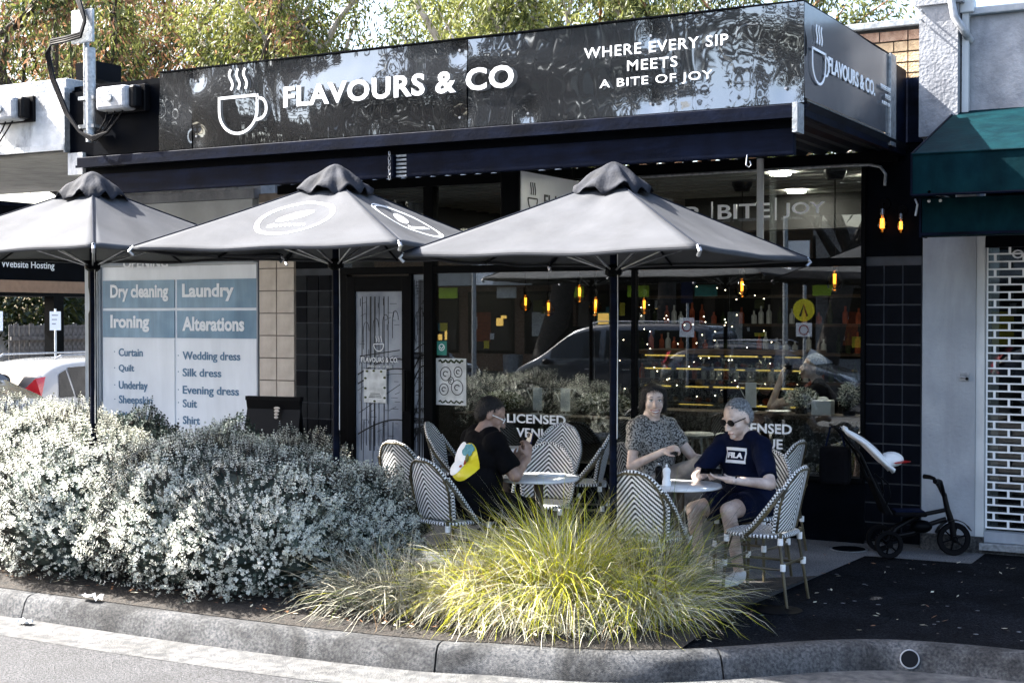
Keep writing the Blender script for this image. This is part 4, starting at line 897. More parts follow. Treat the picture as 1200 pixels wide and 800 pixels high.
make_car('dark car reflected near the window right side', 'car_dark', (-3.2, -5.5, -.14), 0, gO)
make_car('dark car reflected at the window left end', 'car_dark', (-19.4, -5.6, -.14), 0, gO)

# ------------------------------------------------------------------ opposite side of the road (seen in the glass and in the sign)
for k, (x0, x1, h_, m_, lab) in enumerate([(-46, -30, 5.0, 'rough_render', 'grey shop row reflected left, across the road'), (-29.9, -21, 4.4, 'white_paint', 'white shop with dark awning across the road'), (-20.9, -13, 4.8, 'tan_fascia', 'tan shop across the road, reflected in the cafe glass'), (-12.9, -6, 4.3, 'grey_render', 'grey shop across the road, reflected in the window right half'), (-5.9, 6, 4.6, 'worn_white', 'pale shop across the road beside the grey one')]):
    b_ = thing('opposite_shop', lab, 'building', group='shops across the road'); Yo = -18.5
    box('wall', ['grey_box', 'brick_red', 'wood_dark', 'grey_box', 'brick_tan'][k], x0, x1, Yo-8, Yo, 0, h_, b_); box('awning', ['navy_metal', 'green_canvas', 'white_paint', 'black_paint', 'tan_fascia'][k], x0+.1, x1-.1, Yo+.01, Yo+2.6, 2.9, 3.1, b_)
    box('shop_fascia', 'white_paint' if k % 2 else 'navy_metal', x0+.2, x1-.2, Yo+2.61, Yo+2.7, 2.85, 3.5, b_)
    n_ = int((x1-x0)/2.2)
    for q in range(n_):
        xa = x0+.4+q*2.2; f_ = box('window', 'black_frame', xa, xa+1.8, Yo+.005, Yo+.05, .6, 2.7, b_); box('pane', 'car_glass', xa+.08, xa+1.72, Yo+.052, Yo+.06, .7, 2.6, f_)
        for e_ in range(5):
            ex = random.uniform(xa+.1, xa+1.4); ez = random.uniform(.75, 2.2); box('window_poster', random.choice(['poster_white', 'white_print', 'yellow', 'rust_cloth', 'teal_print', 'leaf_lime', 'display_light']), ex, ex+random.uniform(.08, .4), Yo+.071+.004*e_, Yo+.074+.004*e_, ez, ez+random.uniform(.08, .45), f_)
        box('window_poster', ['poster_white', 'yellow', 'sticker_green', 'rust_cloth'][(q+k) % 4], xa+.3, xa+.9, Yo+.062, Yo+.07, 1.0+.2*(q % 2), 2.0, f_)
    for q in range(n_):
        xa = x0+.6+q*2.2; MB().lathe([(.3, 0), (.33, .6), (.25, .62)], (xa, Yo+1.2+.5*(q % 3), 0), 12).build('planter_tub', random.choice(['grey_box', 'tan_tile', 'brick_red']), b_); box('hanging_board', random.choice(['white_print', 'poster_white', 'hi_vis', 'sticker_green']), xa, xa+.7, Yo+2.2, Yo+2.25, 2.45, 2.8, b_)
    box('parapet', 'grey_box', x0-.05, x1+.05, Yo-.3, Yo+.1, h_+.005, h_+.2, b_)
for k, (x, y, lab) in enumerate([(-16.6, -4.6, 'slim pale street pole reflected at the left end of the window'), (-9.2, -4.5, 'slim pale street pole reflected behind the white car'), (-7.0, -4.4, 'slim pale street pole reflected nearest the yellow sign')]):
    sp_ = thing('street_pole', lab, 'pole', (x, y, -.01)); MB().tube([(0, 0, 0), (0, 0, 5.5)], [.06, .04], 10).build('pole', 'galv', sp_); box('banner', random.choice(['white_print', 'navy_cloth']), .06, .5, -.01, .01, 2.6, 3.4, sp_); MB().tube([(0, 0, 5.4), (.3, .3, 5.6), (.8, .8, 5.6)], .03, 8).build('arm', 'galv', sp_)
def ped(x, y, lab):
    p_ = thing('crossing_sign', lab, 'sign', (x, y, -.01)); MB().tube([(0, 0, 0), (0, 0, 2.75)], .035, 10).build('pole', 'galv', p_)
    MB().lathe([(.22, 0), (.22, .01)], (0, .06, 2.0), 32, 0, Matrix.Rotation(-PI/2, 3, 'X')).build('disc', 'yellow', p_)
    strip([(-.07, -.12), (0, .10), (.07, -.12)], .04, lambda a, b, d: (a, .072+d, 2.0+b), MB()).build('legs_symbol', 'line_ink', p_)
    box('lower_plate', 'white_print', -.16, .16, .045, .055, 1.48, 1.75, p_); strip(arc(0, 0, .09, .09, 0, 2*PI, 20), .02, lambda a, b, d: (a, .057+d, 1.61+b), MB()).build('ring', 'red', p_)
ped(-8.62, -3.95, 'yellow round pedestrian crossing sign reflected at right of window')
np_ = thing('no_parking_sign', 'small white and red no parking plate reflected mid window', 'sign', (-11.2, -4.2, -.01)); MB().tube([(0, 0, 0), (0, 0, 2.7)], .03, 8).build('pole', 'galv', np_); box('plate', 'white_print', -.16, .16, .03, .04, 1.45, 1.85, np_)
strip(arc(0, 0, .10, .10, 0, 2*PI, 16), .025, lambda a, b, d: (a, .042+d, 1.67+b), MB()).build('ring', 'red', np_); box('plate_upper', 'navy_cloth', -.13, .13, .03, .04, 2.15, 2.6, np_)

# ------------------------------------------------------------------ inside the cafe
bar = thing('window_bar', 'dark timber bar shelf inside the window on the right', 'bar', (0, 0, 0))
box('bench_top', 'wood_dark', -5.15, -3.24, 11.80, 12.12, 0.985, 1.03, bar, .006); box('front_panel', 'terrazzo', -4.12, -3.24, 12.125, 12.16, 0.05, 0.984, bar)
for x in (-5.1, -4.2): box('leg', 'wood_dark', x, x+.06, 11.98, 12.04, .03, .984, bar)
wb = thing('tissue_box', 'white box standing on the bar shelf inside the window', 'box', (-3.62, 11.92, 1.03)); MB().box(-.085, .085, -.06, .06, 0, .125).build('carton', 'white_print', wb, bevel=.004); MB().ell((0, 0, .135), (.05, .02, .02), None, 10).build('tissue', 'white_print', wb)
pt = thing('plate', 'white plate on the bar shelf left of the trailing plant', 'plate', (-4.02, 11.92, 1.03)); MB().lathe([(.06, 0), (.11, .018), (.115, .02), (.07, .006)], (0, 0, 0), 24).build('dish', 'white_print', pt, smooth=True)
def bush(name, label, c, r, n, m, leaf=(.02, .008), cat='plant', group=None, pot=None):
    p_ = thing(name, label, cat, c, 0, group)
    d = rng.normal(0, 1, (n, 3)); d /= np.linalg.norm(d, axis=1)[:, None]; rr = rng.uniform(.35, 1, n)[:, None]**.6
    q = d*rr*np.array(r) + np.array([0, 0, r[2]]); ax = d+rng.normal(0, .5, (n, 3)); ax /= np.linalg.norm(ax, axis=1)[:, None]
    sd_ = np.cross(ax, rng.normal(0, 1, (n, 3))); sd_ /= np.linalg.norm(sd_, axis=1)[:, None]
    l = leaf[0]*rng.uniform(.6, 1.4, n)[:, None]; w_ = leaf[1]*rng.uniform(.6, 1.4, n)[:, None]
    V = np.stack([q-ax*l, q-sd_*w_, q+ax*l, q+sd_*w_], 1); quads('foliage', V, m, rng.integers(0, len(m), n) if isinstance(m, list) else None, p_)
    mb = MB()
    for k in range(9):
        a = rng.uniform(0, 2*PI); mb.tube([(0, 0, -.02), (.3*r[0]*math.cos(a), .3*r[1]*math.sin(a), r[2]*.7), (.7*r[0]*math.cos(a), .7*r[1]*math.sin(a), r[2]*1.3)], [.008*max(1, r[2]*4), .005, .002], 5)
    mb.build('stem', 'bark_dark', p_)
    if pot: MB().lathe([(pot*.7, -pot*1.3), (pot, -.0), (pot*.92, 0), (pot*.9, -.02)], (0, 0, 0), 20).build('pot', 'black_plastic', p_, smooth=True)
    return p_
bush('trailing_plant', 'pale trailing plant on the bar shelf between plate and white box', (-3.82, 11.95, 1.08), (.16, .10, .09), 900, ['leaf_silver', 'leaf_grey_green'], (.014, .007), pot=.06)
bush('trailing_plant', 'pale leafy plant on the bar shelf at its right end by the pier', (-3.40, 11.95, 1.08), (.10, .10, .12), 700, ['leaf_silver', 'leaf_grey_green'], (.016, .006), pot=.06)
MB().tube([(-3.50+.15*math.sin(a*.3), 11.9, 1.0+.16*math.sin(PI*a/12)) for a in range(13)], .006, 5)
def stool(x, y, lab):
    s_ = thing('bar_stool', lab, 'stool', (x, y, .03), 0, 'bar stools inside the window')
    MB().lathe([(.15, .72), (.16, .74), (.15, .76)], (0, 0, 0), 20).build('seat', 'white_paint', s_, smooth=True)
    for k in range(4): a = PI/4+k*PI/2; MB().tube([(.10*math.cos(a), .10*math.sin(a), .72), (.21*math.cos(a), .21*math.sin(a), 0)], .012, 6).build('leg', 'white_paint', s_)
    MB().tube([(.165*math.cos(2*PI*k/16), .165*math.sin(2*PI*k/16), .28) for k in range(17)], .008, 6, False).build('foot_ring', 'white_paint', s_)
stool(-4.95, 12.35, 'white bar stool inside nearest the woman in the patterned top'); stool(-4.62, 12.4, 'second white bar stool inside right of the seated woman'); stool(-4.35, 12.45, 'third white bar stool inside behind the man with sunglasses')
dc = thing('food_display', 'lit glass food display counter with yellow shelves deep inside the cafe', 'display counter', (-6.7, 15.0, 0.03))
box('base', 'interior_dark', 0, 1.9, 0, .7, 0, .78, dc); box('top', 'wood_dark', -.05, 1.95, -.05, .75, 1.42, 1.46, dc); box('glass_front', 'window_glass', 0, 1.9, -.01, -.002, .78, 1.42, dc)
for z in (.84, 1.04, 1.24, 1.39):
    x = .03
    while x < 1.8: L_ = random.uniform(.08, .5); box('shelf_light', 'display_light', x, min(1.88, x+L_), .03, .045, z, z+random.uniform(.005, .014), dc); x += L_+random.uniform(.02, .2)
    box('shelf', 'interior_ceiling', 0.02, 1.88, .05, .6, z-.012, z-.004, dc)
mb = MB(); mb2 = MB()
for z in (.86, 1.06, 1.26):
    x = .08
    while x < 1.8: (mb if random.random() < .6 else mb2).ell((x, .2, z+.03), (random.uniform(.03, .06), .05, random.uniform(.02, .045)), None, 8); x += random.uniform(.1, .17)
mb.build('pastry', 'brick_tan', dc); mb2.build('pastry', 'rust_cloth', dc)
bk = thing('drinks_shelf', 'dark back bar shelves with bottles deep inside the cafe', 'shelf', (-8.6, 18.9, 0.03))
for z in (.9, 1.3, 1.7, 2.1): box('shelf', 'wood_dark', 0, 5.2, 0, .35, z, z+.04, bk)
mb = [MB(), MB(), MB()]
for z in (.94, 1.34, 1.74):
    x = .1
    while x < 5.1: h_ = random.uniform(.15, .3); random.choice(mb).lathe([(.04, 0), (.04, h_*.6), (.015, h_*.75), (.015, h_)], (x, .15, z), 8); x += random.uniform(.09, .22)
for m_, q in zip(mb, ('leaf_dark', 'rust_cloth', 'white_paint')): o = m_.build('bottles', q, bk); o['kind'] = 'stuff'
def pendant(x, y, z, lab, s_=1.0):
    p_ = thing('pendant_lamp', lab, 'lamp', (x, y, z), 0, 'amber pendant bulbs inside the cafe')
    MB().tube([(0, 0, .12), (0, 0, 3.16-z)], .006, 5).build('cord', 'black_plastic', p_); MB().lathe([(.07, 3.165-z-.09), (.10, 3.165-z-.03), (.10, 3.165-z)], (0, 0, 0), 18).build('ceiling_rose', 'black_plastic', p_, smooth=True)
    MB().lathe([(.025, .06), (.028, .13), (.015, .15)], (0, 0, 0), 14).build('socket', 'black_plastic', p_, smooth=True)
    MB().lathe([(.02, .06), (.06, 0), (.075, -.05), (.06, -.10), (.02, -.13)], (0, 0, 0), 18).build('bulb', 'bulb_glass', p_, smooth=True)
    MB().lathe([(.013, -.06), (.015, .03)], (0, 0, 0), 10).build('filament', 'filament', p_)
for i_, (x, y, z) in enumerate([(-3.62, 12.25, 2.22), (-4.75, 13.0, 2.18), (-6.5, 13.0, 2.14), (-6.9, 14.2, 2.03), (-7.9, 14.4, 2.06), (-7.6, 14.4, 2.0), (-7.1, 14.6, 2.0), (-6.4, 14.4, 2.02)]):
    pendant(x, y, z, ['nearest large amber bulb hanging inside by the right pier', 'amber bulb hanging inside right of the umbrella pole', 'largest amber bulb hanging inside left of the umbrella pole', 'amber bulb hanging inside behind the largest left one', 'amber bulb farthest left, near the black post', 'amber bulb second from the black post inside', 'amber bulb third from the black post inside', 'amber bulb hanging inside just left of the umbrella pole'][i_])
fl = MB()
for k in range(110):
    x = random.uniform(-5.9, -4.3); z = random.uniform(.9, 2.15); fl.box(x, x+.012, 13.4+random.uniform(-.4, .4), 13.42+.4, z, z+.012)
fo = fl.v; fl = MB()
for k in range(60):
    x = random.uniform(-6.4, -4.9); y = random.uniform(13.2, 14.6); z = random.uniform(.8, 2.2); fl.box(x, x+.006, y, y+.006, z, z+.006)
o = fl.build('fairy_lights', 'fairy'); tag(o, 'sprinkle of tiny warm fairy lights hanging inside the cafe', 'fairy lights')
cl = thing('added_downlight', 'small round downlight added to light the cafe interior near the right pier', 'added ceiling light', (-3.45, 12.9, 3.15), 0, 'added cafe ceiling downlights'); MB().lathe([(.09, 0), (.085, .01)], (0, 0, 0), 20).build('diffuser', 'added_downlight_glow', cl)  # downlights added to light the pale ceiling and the room
MB().lathe([(.11, .003), (.11, .014), (.091, .014), (.091, .003)], (0, 0, 0), 20).build('rim', 'white_paint', cl)
for (x, y, lab) in [(-4.15, 12.35, 'small downlight added just above the drinking person to brighten them'), (-4.6, 14.2, 'small added downlight in the cafe ceiling left of the first one'), (-4.0, 16.5, 'small added downlight deep in the cafe ceiling'), (-6.3, 13.2, 'small added downlight in the cafe ceiling left half'), (-7.6, 16.2, 'small added downlight deep in the ceiling left side')]:  # the first is added above the drinking person to brighten them
    c_ = copy_tree(cl); c_.location = (x, y, 3.15); c_['label'] = lab

# ------------------------------------------------------------------ umbrellas
def umbrella(label, x, y, rz, zr, za, h, emblem=False, sag=.03, seed=0):
    u = thing('market_umbrella', label, 'umbrella', (x, y, 0), rz, 'dark canvas umbrellas in front of the cafe')
    rr = random.Random(seed); f0 = .13
    def surf(k, a, f):     # facet k, across a in -1..1, f fraction from apex
        s_ = h*f; z = za-.05 - (za-.05-zr)*f - sag*math.sin(PI*f)*(1-a*a)*.9 - .018*(1-a*a)*f*f + .007*math.sin(7*a+3*f+k+seed)*math.sin(5*f+k)*(1-a*a) + .0035*math.sin(19*a*f+11*f+k*2+seed)*math.sin(3.1*f)*(1-a*a) + .010*math.exp(-((1-abs(a))/.12)**2)*(-math.sin(PI*f))*.6
        px_, py_ = a*s_, -s_; c_, n_ = math.cos(k*PI/2), math.sin(k*PI/2); return (px_*c_-py_*n_, px_*n_+py_*c_, z)
    mb = MB(); NA, NF = 26, 18
    for k in range(4):
        o_ = len(mb.v)
        for j in range(NF+1):
            for i in range(NA+1): mb.v.append(surf(k, -1+2*i/NA, f0+(1-f0)*j/NF))
        for j in range(NF):
            for i in range(NA): a = o_+j*(NA+1)+i; mb.f.append((a, a+1, a+NA+2, a+NA+1)); mb.m.append(0)
        o_ = len(mb.v)     # short hem folded down
        for i in range(NA+1): p = surf(k, -1+2*i/NA, 1); mb.v += [p, (p[0]*.992, p[1]*.992, p[2]-.018)]
        for i in range(NA): mb.f.append((o_+2*i, o_+2*i+1, o_+2*i+3, o_+2*i+2)); mb.m.append(0)
    o = mb.build('canopy', 'umbrella_canvas', u, fix=False); smoothed(o.data, 20); sd = o.modifiers.new('s', 'SOLIDIFY'); sd.thickness = .003; sd.offset = -1
    # seams along the ridges
    mb = MB()
    for k in range(4): mb.tube([tuple(Vector(surf(k, 1, f0+(1-f0)*j/10))+Vector((0, 0, .004))) for j in range(11)], .006, 5)
    mb.build('seam', 'umbrella_dark', u)
    # vent cap with drooping waves
    mb = MB(); NR, NC = 9, 64; cr = .265
    for j in range(NR+1):
        for i in range(NC):
            t = 2*PI*i/NC; f = j/NR; sq = 1/max(abs(math.cos(t)), abs(math.sin(t))); sq = 1+(sq-1)*.55*f
            r_ = .015+cr*f**.9*sq*.80; wv = .026*f*f*(math.sin(8*t+seed)+.7*math.sin(13*t+2*seed)*math.sin(2*t+seed))-.012*f**4
            z = za+.055 - (.175)*f**1.2 + wv + .012*math.sin(5*t+9*f+seed)*f
            mb.v.append((r_*math.cos(t), r_*math.sin(t), z))
    for j in range(NR):
        for i in range(NC): mb.f.append((j*NC+i, (j+1)*NC+i, (j+1)*NC+(i+1) % NC, j*NC+(i+1) % NC)); mb.m.append(0)
    mb.f.append(tuple(range(NC))); mb.m.append(0)
    o = mb.build('vent_cap', 'cap_canvas', u); smoothed(o.data, 60); sd = o.modifiers.new('s', 'SOLIDIFY'); sd.thickness = .006; sd.offset = -1
    MB().tube([(0, 0, 0), (0, 0, za+.02)], .0245, 14).build('pole', 'navy_metal', u, smooth=True)
    MB().tube([(.035, -.02, za-.1), (.04, -.02, 1.9), (.036, -.02, 1.1)], .003, 5).build('pull_cord', 'worn_white', u)
    MB().lathe([(.03, 0), (.055, .02), (.055, .06), (.03, .08)], (0, 0, zr-.13), 14).build('hub', 'black_frame', u); MB().lathe([(.03, 0), (.05, .02), (.03, .05)], (0, 0, za-.12), 14).build('top_hub', 'black_frame', u)
    for k in range(4):
        for a in (0, 1):
            p1 = Vector(surf(k, a, .05)); p2 = Vector(surf(k, a, .985 if a else .97)); off = Vector((0, 0, -.022))
            rb_ = MB().tube([p1+off, Vector(surf(k, a, .5))+off, p2+off], .0085, 6).build('rib', 'black_frame', u)
            q = Vector(surf(k, a, .60))+Vector((0, 0, -.032)); MB().tube([(q.x*.04, q.y*.04, zr-.09), q], .006, 6).build('strut', 'steel', rb_)
            if a:
                MB().tube([p2+Vector((0, 0, .0)), p2+Vector((p2.x*.02, p2.y*.02, -.03)), p2+Vector((0, 0, -.055))], .012, 7).build('corner_pocket', 'steel', rb_)
    if emblem:
        for k in (0, 1):
            def fm(a, b, d, k=k):
                f = .56 - b/(h*1.13); p = Vector(surf(k, max(-1, min(1, a/(h*max(f, .05)))), f)); q = Vector(surf(k, 0, f-.05))-Vector(surf(k, 0, f+.05)); sx = Vector(surf(k, .2, f))-Vector(surf(k, -.2, f)); nn = sx.cross(q).normalized(); nn = nn if nn.z > 0 else -nn
                return tuple(p+nn*(.004+d*.4))
            mb = MB(); strip(arc(0, 0, .265, .265, 0, 2*PI, 44), .007, fm, mb); strip(arc(0, 0, .243, .243, 0, 2*PI, 44), .013, fm, mb)
            n_ = 16; ring = [(-.02+.13*math.cos(t)*math.cos(.6)-.055*math.sin(t)*math.sin(.6), .045+.13*math.cos(t)*math.sin(.6)+.055*math.sin(t)*math.cos(.6)) for t in [2*PI*i/24 for i in range(24)]]
            o_ = len(mb.v); mb.v.append(fm(-.02, .045, .003)); mb.v += [fm(a, b, .003) for a, b in ring]
            for i in range(24): mb.f.append((o_, o_+1+i, o_+1+(i+1) % 24)); mb.m.append(0)
            # flowing script under the bean
            strip([(-.13+.26*i/40, -.115+.022*math.sin(i*1.25)+.02*i/40) for i in range(41)], .010, fm, mb); strip([(-.15, -.10), (-.12, -.07), (-.14, -.13), (-.11, -.13)], .012, fm, mb)
            mb.build('printed_emblem', 'white_print', u)
    return u
umbrella('dark square umbrella at right, in front of the seated woman', -3.84, 8.16, 0, 2.255, 2.80, .972, seed=3)
umbrella('middle square umbrella printed with a white ringed oval emblem', -5.80, 7.87, math.radians(7.5), 2.32, 2.86, .972, True, seed=1)
umbrella('dark square umbrella at left, over the hedge by the laundry sign', -7.70, 7.49, math.radians(1), 2.33, 2.87, .972, seed=5)

# ------------------------------------------------------------------ bistro chairs
def chair_proto():
    t = thing('bistro_chair', '', 'chair')
    def bp(u, v):
        w_ = .205*math.sqrt(max(0, 1-((v-.42)/.58)**2)) if v > .42 else .205*(.90+.10*v/.42)
        x = u*w_; return (x, .19+.10*v-.055*(abs(x)/.205)**2, .475+.425*v)
    mb = MB(); NU, NV = 14, 16
    for j in range(NV+1):
        for i in range(NU+1): mb.v.append(bp(-1+2*i/NU, j/NV*.998))
    for j in range(NV):
        for i in range(NU): a = j*(NU+1)+i; mb.f.append((a, a+1, a+NU+2, a+NU+1)); mb.m.append(0)
    o = mb.build('backrest', 'weave_back', t, fix=False); o.data.polygons.foreach_set('use_smooth', [True]*len(o.data.polygons)); sd = o.modifiers.new('s', 'SOLIDIFY'); sd.thickness = .010; sd.offset = 0
    # beaded rim around the arch, then on down to the seat sides
    ring = [bp(-1, v/24) for v in range(0, 23)] + [bp(-1+2*i/10, .985) if 0 < i < 10 else bp(0, .999) if False else bp(-1+2*i/10, .985) for i in range(2, 9)] + [bp(1, v/24) for v in range(22, -1, -1)]
    def resample(P_, st):
        P_ = [Vector(p) for p in P_]; out = [P_[0]]; acc = 0
        for a, b in zip(P_[:-1], P_[1:]):
            L_ = (b-a).length; 
            while acc+L_ >= st:
                tt = (st-acc)/L_; a = a+(b-a)*tt; out.append(a); L_ = (b-a).length; acc = 0
                if L_ < 1e-9: break
            acc += L_
        return out
    rg = resample(ring, .0115)
    MB().tube(rg, .013, 8, True, 0, lambda i, j: (i+(j//2)) % 2).build('beaded_rim', ['weave_white', 'weave_black'], t)
    for s_ in (-1, 1):
        arm = [Vector(bp(s_, .70))+Vector((s_*.012, -.012, 0)), Vector((s_*.225, .14, .67)), Vector((s_*.232, .07, .58)), Vector((s_*.228, 0.0, .50)), Vector((s_*.215, -.06, .455))]
        # smooth
        pts = []
        for i in range(len(arm)-1):
            p0, p1, p2, p3 = arm[max(i-1, 0)], arm[i], arm[i+1], arm[min(i+2, len(arm)-1)]
            for k in range(6): q = k/6; pts.append(0.5*((2*p1)+(p2-p0)*q+(2*p0-5*p1+4*p2-p3)*q*q+(3*p1-p0-3*p2+p3)*q**3))
        pts.append(arm[-1]); pr = resample(pts, .0115)
        MB().tube(pr, .012, 8, True, 0, lambda i, j: (i+(j//2)) % 2).build('beaded_arm', ['weave_white', 'weave_black'], t)
        MB().tube([p+Vector((0, .020, -.012)) for p in pr], .011, 8).build('arm_frame', 'bamboo', t, smooth=True)
    fr_ = [Vector(bp(-.92, v/20*.96))+Vector((0, .012, .0)) for v in range(0, 20)] + [Vector(bp((-1+2*i/8)*.9, .955))+Vector((0, .012, .0)) for i in range(1, 8)] + [Vector(bp(.92, v/20*.96))+Vector((0, .012, 0)) for v in range(19, -1, -1)]
    MB().tube(fr_, .008, 7).build('back_frame', 'bamboo', t, smooth=True)
    # seat
    mb = MB(); out = []
    for i in range(32):
        a = 2*PI*i/32; c_, s_ = math.cos(a), math.sin(a); e = 3.2; r_ = 1/((abs(c_)**e+abs(s_)**e)**(1/e)); out.append((.205*r_*c_, .205*r_*s_))
    mb.prism(out, .443, .465); mb.build('seat', 'weave_seat', t, bevel=.004)
    rim = resample([(x*1.03, y*1.03, .452) for x, y in out+[out[0]]], .0115)
    MB().tube(rim, .012, 6, True, 0, lambda i, j: (i+(j//2)) % 2).build('seat_rim', ['weave_white', 'weave_black'], t)
    for sx in (-1, 1):
        MB().tube([(sx*.185, -.175, .45), (sx*.205, -.20, 0)], [.0115, .0105], 8).build('leg', 'bamboo', t)
        MB().tube([(sx*.170, .195, .475), (sx*.165, .185, .40), (sx*.19, .245, 0)], [.0115, .0115, .0105], 8).build('leg', 'bamboo', t)
        MB().tube([(sx*.190, -.185, .24), (sx*.178, .213, .24)], .009, 7).build('stretcher', 'bamboo', t)
        MB().tube([(sx*.186, -.175, .33), (sx*.06, -.19, .43)], .007, 6).build('brace', 'bamboo', t)
    MB().tube([(-.194, -.187, .27), (.194, -.187, .27)], .009, 7).build('stretcher', 'bamboo', t); MB().tube([(-.178, .213, .27), (.178, .213, .27)], .009, 7).build('stretcher', 'bamboo', t)
    mb = MB()
    for sx in (-1, 1):
        for (x, y, z) in ((.194, -.187, .255), (.178, .212, .255), (.186, -.178, .42), (.168, .19, .42)): mb.tube([(sx*x, y, z-.022), (sx*x, y, z+.022)], .019, 8)
    mb.build('binding', 'weave_white', t)
    return t
C0 = chair_proto(); KIDS[C0.name] = [x for x in bpy.data.objects if x.parent == C0]; first = True
def chair(x, y, fx, fy, lab, z=0):
    global first
    o = C0 if first else copy_tree(C0); first = False
    o.location = (x, y, z); o.rotation_euler = (0, 0, math.atan2(fx, -fy)); o['label'] = lab; o['group'] = 'black and white woven bistro chairs'
    return o
chair(-5.22, 8.44, .28, .96, 'bistro chair the man in black sits on, its back to the hedge')
chair(-3.70, 8.45, .05, 1, 'empty bistro chair behind the lime grass, directly behind the right umbrella pole')
chair(-4.33, 9.85, .97, -.24, 'bistro chair the woman in the patterned top sits on')
chair(-3.45, 9.66, -.15, -.99, 'bistro chair under the man with sunglasses')
chair(-3.13, 8.98, -1, .06, 'empty bistro chair nearest the camera, standing side on at the asphalt edge')
chair(-3.74, 10.85, -1, .1, 'empty tall backed bistro chair behind the side-on chair, below the bar shelf')
chair(-5.06, 9.47, .25, -.95, 'empty bistro chair facing the man in black across his table')
chair(-5.42, 10.85, -1, -.35, 'empty bistro chair by the window right of the LICENSED VENUE lettering')
chair(-5.88, 11.2, .1, -1, 'empty bistro chair against the window just under the word VENUE')
chair(-6.78, 11.05, .9, .25, 'empty bistro chair by the food poster behind the head of the man in black')
chair(-6.22, 9.50, .1, 1, 'empty bistro chair whose arched back rises behind the right end of the hedge')

def table(x, y, lab, r_=.29, z=.72):
    t = thing('cafe_table', lab, 'table', (x, y, 0), 0, 'round cafe tables')
    MB().lathe([(r_-.012, z-.024), (r_, z-.018), (r_, z-.004), (r_-.005, z)], (0, 0, 0), 48).build('table_top', 'marble', t, smooth=True)
    MB().lathe([(.035, .03), (.035, z-.05), (.10, z-.026)], (0, 0, 0), 20).build('column', 'wood_dark' if r_ < .3 else 'black_frame', t, smooth=True)
    for k in range(4): a = PI/4+k*PI/2; MB().tube([(0, 0, .06), (.2*math.cos(a), .2*math.sin(a), .035), (.25*math.cos(a), .25*math.sin(a), .012)], [.03, .02, .012], 8).build('foot', 'black_frame', t)
    return t
table(-3.76, 9.06, 'round white marble table between the woman and the man with sunglasses'); table(-4.82, 8.98, 'round white table in front of the man in black')
table(-6.1, 10.75, 'round white table by the window behind the man in black')
def shaker(x, y, m_, lab, h_=.15):
    s_ = thing('pepper_mill' if m_ == 'black_plastic' else 'salt_mill', lab, 'mill', (x, y, .721)); MB().lathe([(.030, 0), (.030, .03), (.022, .06), (.026, .09), (.028, .10), (.024, .115), (.012, .125)], (0, 0, 0), 20).build('body', m_, s_, smooth=True)
    MB().lathe([(.004, .124), (.007, .13), (.009, .138), (.005, .147)], (0, 0, 0), 12).build('knob', 'steel' if m_ == 'black_plastic' else m_, s_, smooth=True)
shaker(-3.88, 8.98, 'black_plastic', 'black pepper mill on the marble table'); shaker(-3.80, 8.93, 'white_print', 'white salt mill on the marble table')
mn = thing('paper_menu', 'folded pale menu lying on the table of the man in black', 'menu', (-4.78, 9.1, .722), .5); box('sheet', 'white_panel', -.10, .10, -.07, .07, 0, .004, mn); box('sheet', 'white_panel', -.08, .10, -.075, .06, .0042, .008, mn)
def wirestand(x, y, z, lab):
    w_ = thing('card_stand', lab, 'card stand', (x, y, z)); box('card', 'white_print', -.05, .05, -.004, 0, .04, .26, w_); MB().tube([(-.12, 0, .24), (-.02, .01, .05), (.1, .01, .25), (-.12, .01, .25)], .005, 5).build('wire', 'white_paint', w_); MB().tube([(0, .01, .06), (0, .01, 0.01)], .005, 5).build('stem', 'white_paint', w_); box('base', 'white_paint', -.06, .06, -.03, .03, 0, .01, w_)
wirestand(-6.45, 12.0, .93, 'white card in a wire stand inside the window above LICENSED'); wirestand(-6.16, 12.02, .93, 'second white card right of the first one inside the window'); wirestand(-4.28, 11.95, 1.03, 'white card in a wire stand on the bar behind the man with sunglasses')
sb = thing('side_bench', 'dark sill bench inside the left window carrying the cards', 'bench'); box('top', 'wood_dark', -7.3, -5.3, 11.82, 12.12, .89, .93, sb); 
for x in (-7.2, -5.4): box('leg', 'wood_dark', x, x+.05, 11.95, 12.0, .03, .889, sb)
bush('window_foliage', 'pale bushy foliage right of the cards, standing in for the hedge reflection', (-5.75, 12.0, .95), (.30, .10, .11), 1800, ['leaf_silver', 'leaf_grey_green', 'leaf_olive'], (.016, .007))  # foliage built in place of the hedge's reflection in the glass
bush('window_foliage', 'pale bushy plant inside the window left of the cards', (-6.85, 12.0, .95), (.26, .10, .10), 1300, ['leaf_silver', 'leaf_olive'], (.016, .007))

# ------------------------------------------------------------------ people
def bake_remesh(mb, name, m, parent, vox, smooth_it, dec=None):
    me = mb.mesh('tmp', m); bm = bmesh.new(); bm.from_mesh(me); bmesh.ops.recalc_face_normals(bm, faces=bm.faces); bm.to_mesh(me); bm.free()
    o = bpy.data.objects.new('tmp', me); C.objects.link(o)
    r_ = o.modifiers.new('r', 'REMESH'); r_.mode = 'VOXEL'; r_.voxel_size = vox; r_.use_smooth_shade = True
    s_ = o.modifiers.new('s', 'SMOOTH'); s_.factor = .5; s_.iterations = smooth_it
    dg = bpy.context.evaluated_depsgraph_get(); nm = bpy.data.meshes.new_from_object(o.evaluated_get(dg)); bpy.data.objects.remove(o)
    nm.name = name; nm.materials.clear(); nm.materials.append(M[m]); nm.polygons.foreach_set('use_smooth', [True]*len(nm.polygons))
    p = bpy.data.objects.new(name, nm); C.objects.link(p); p.parent = parent; return p
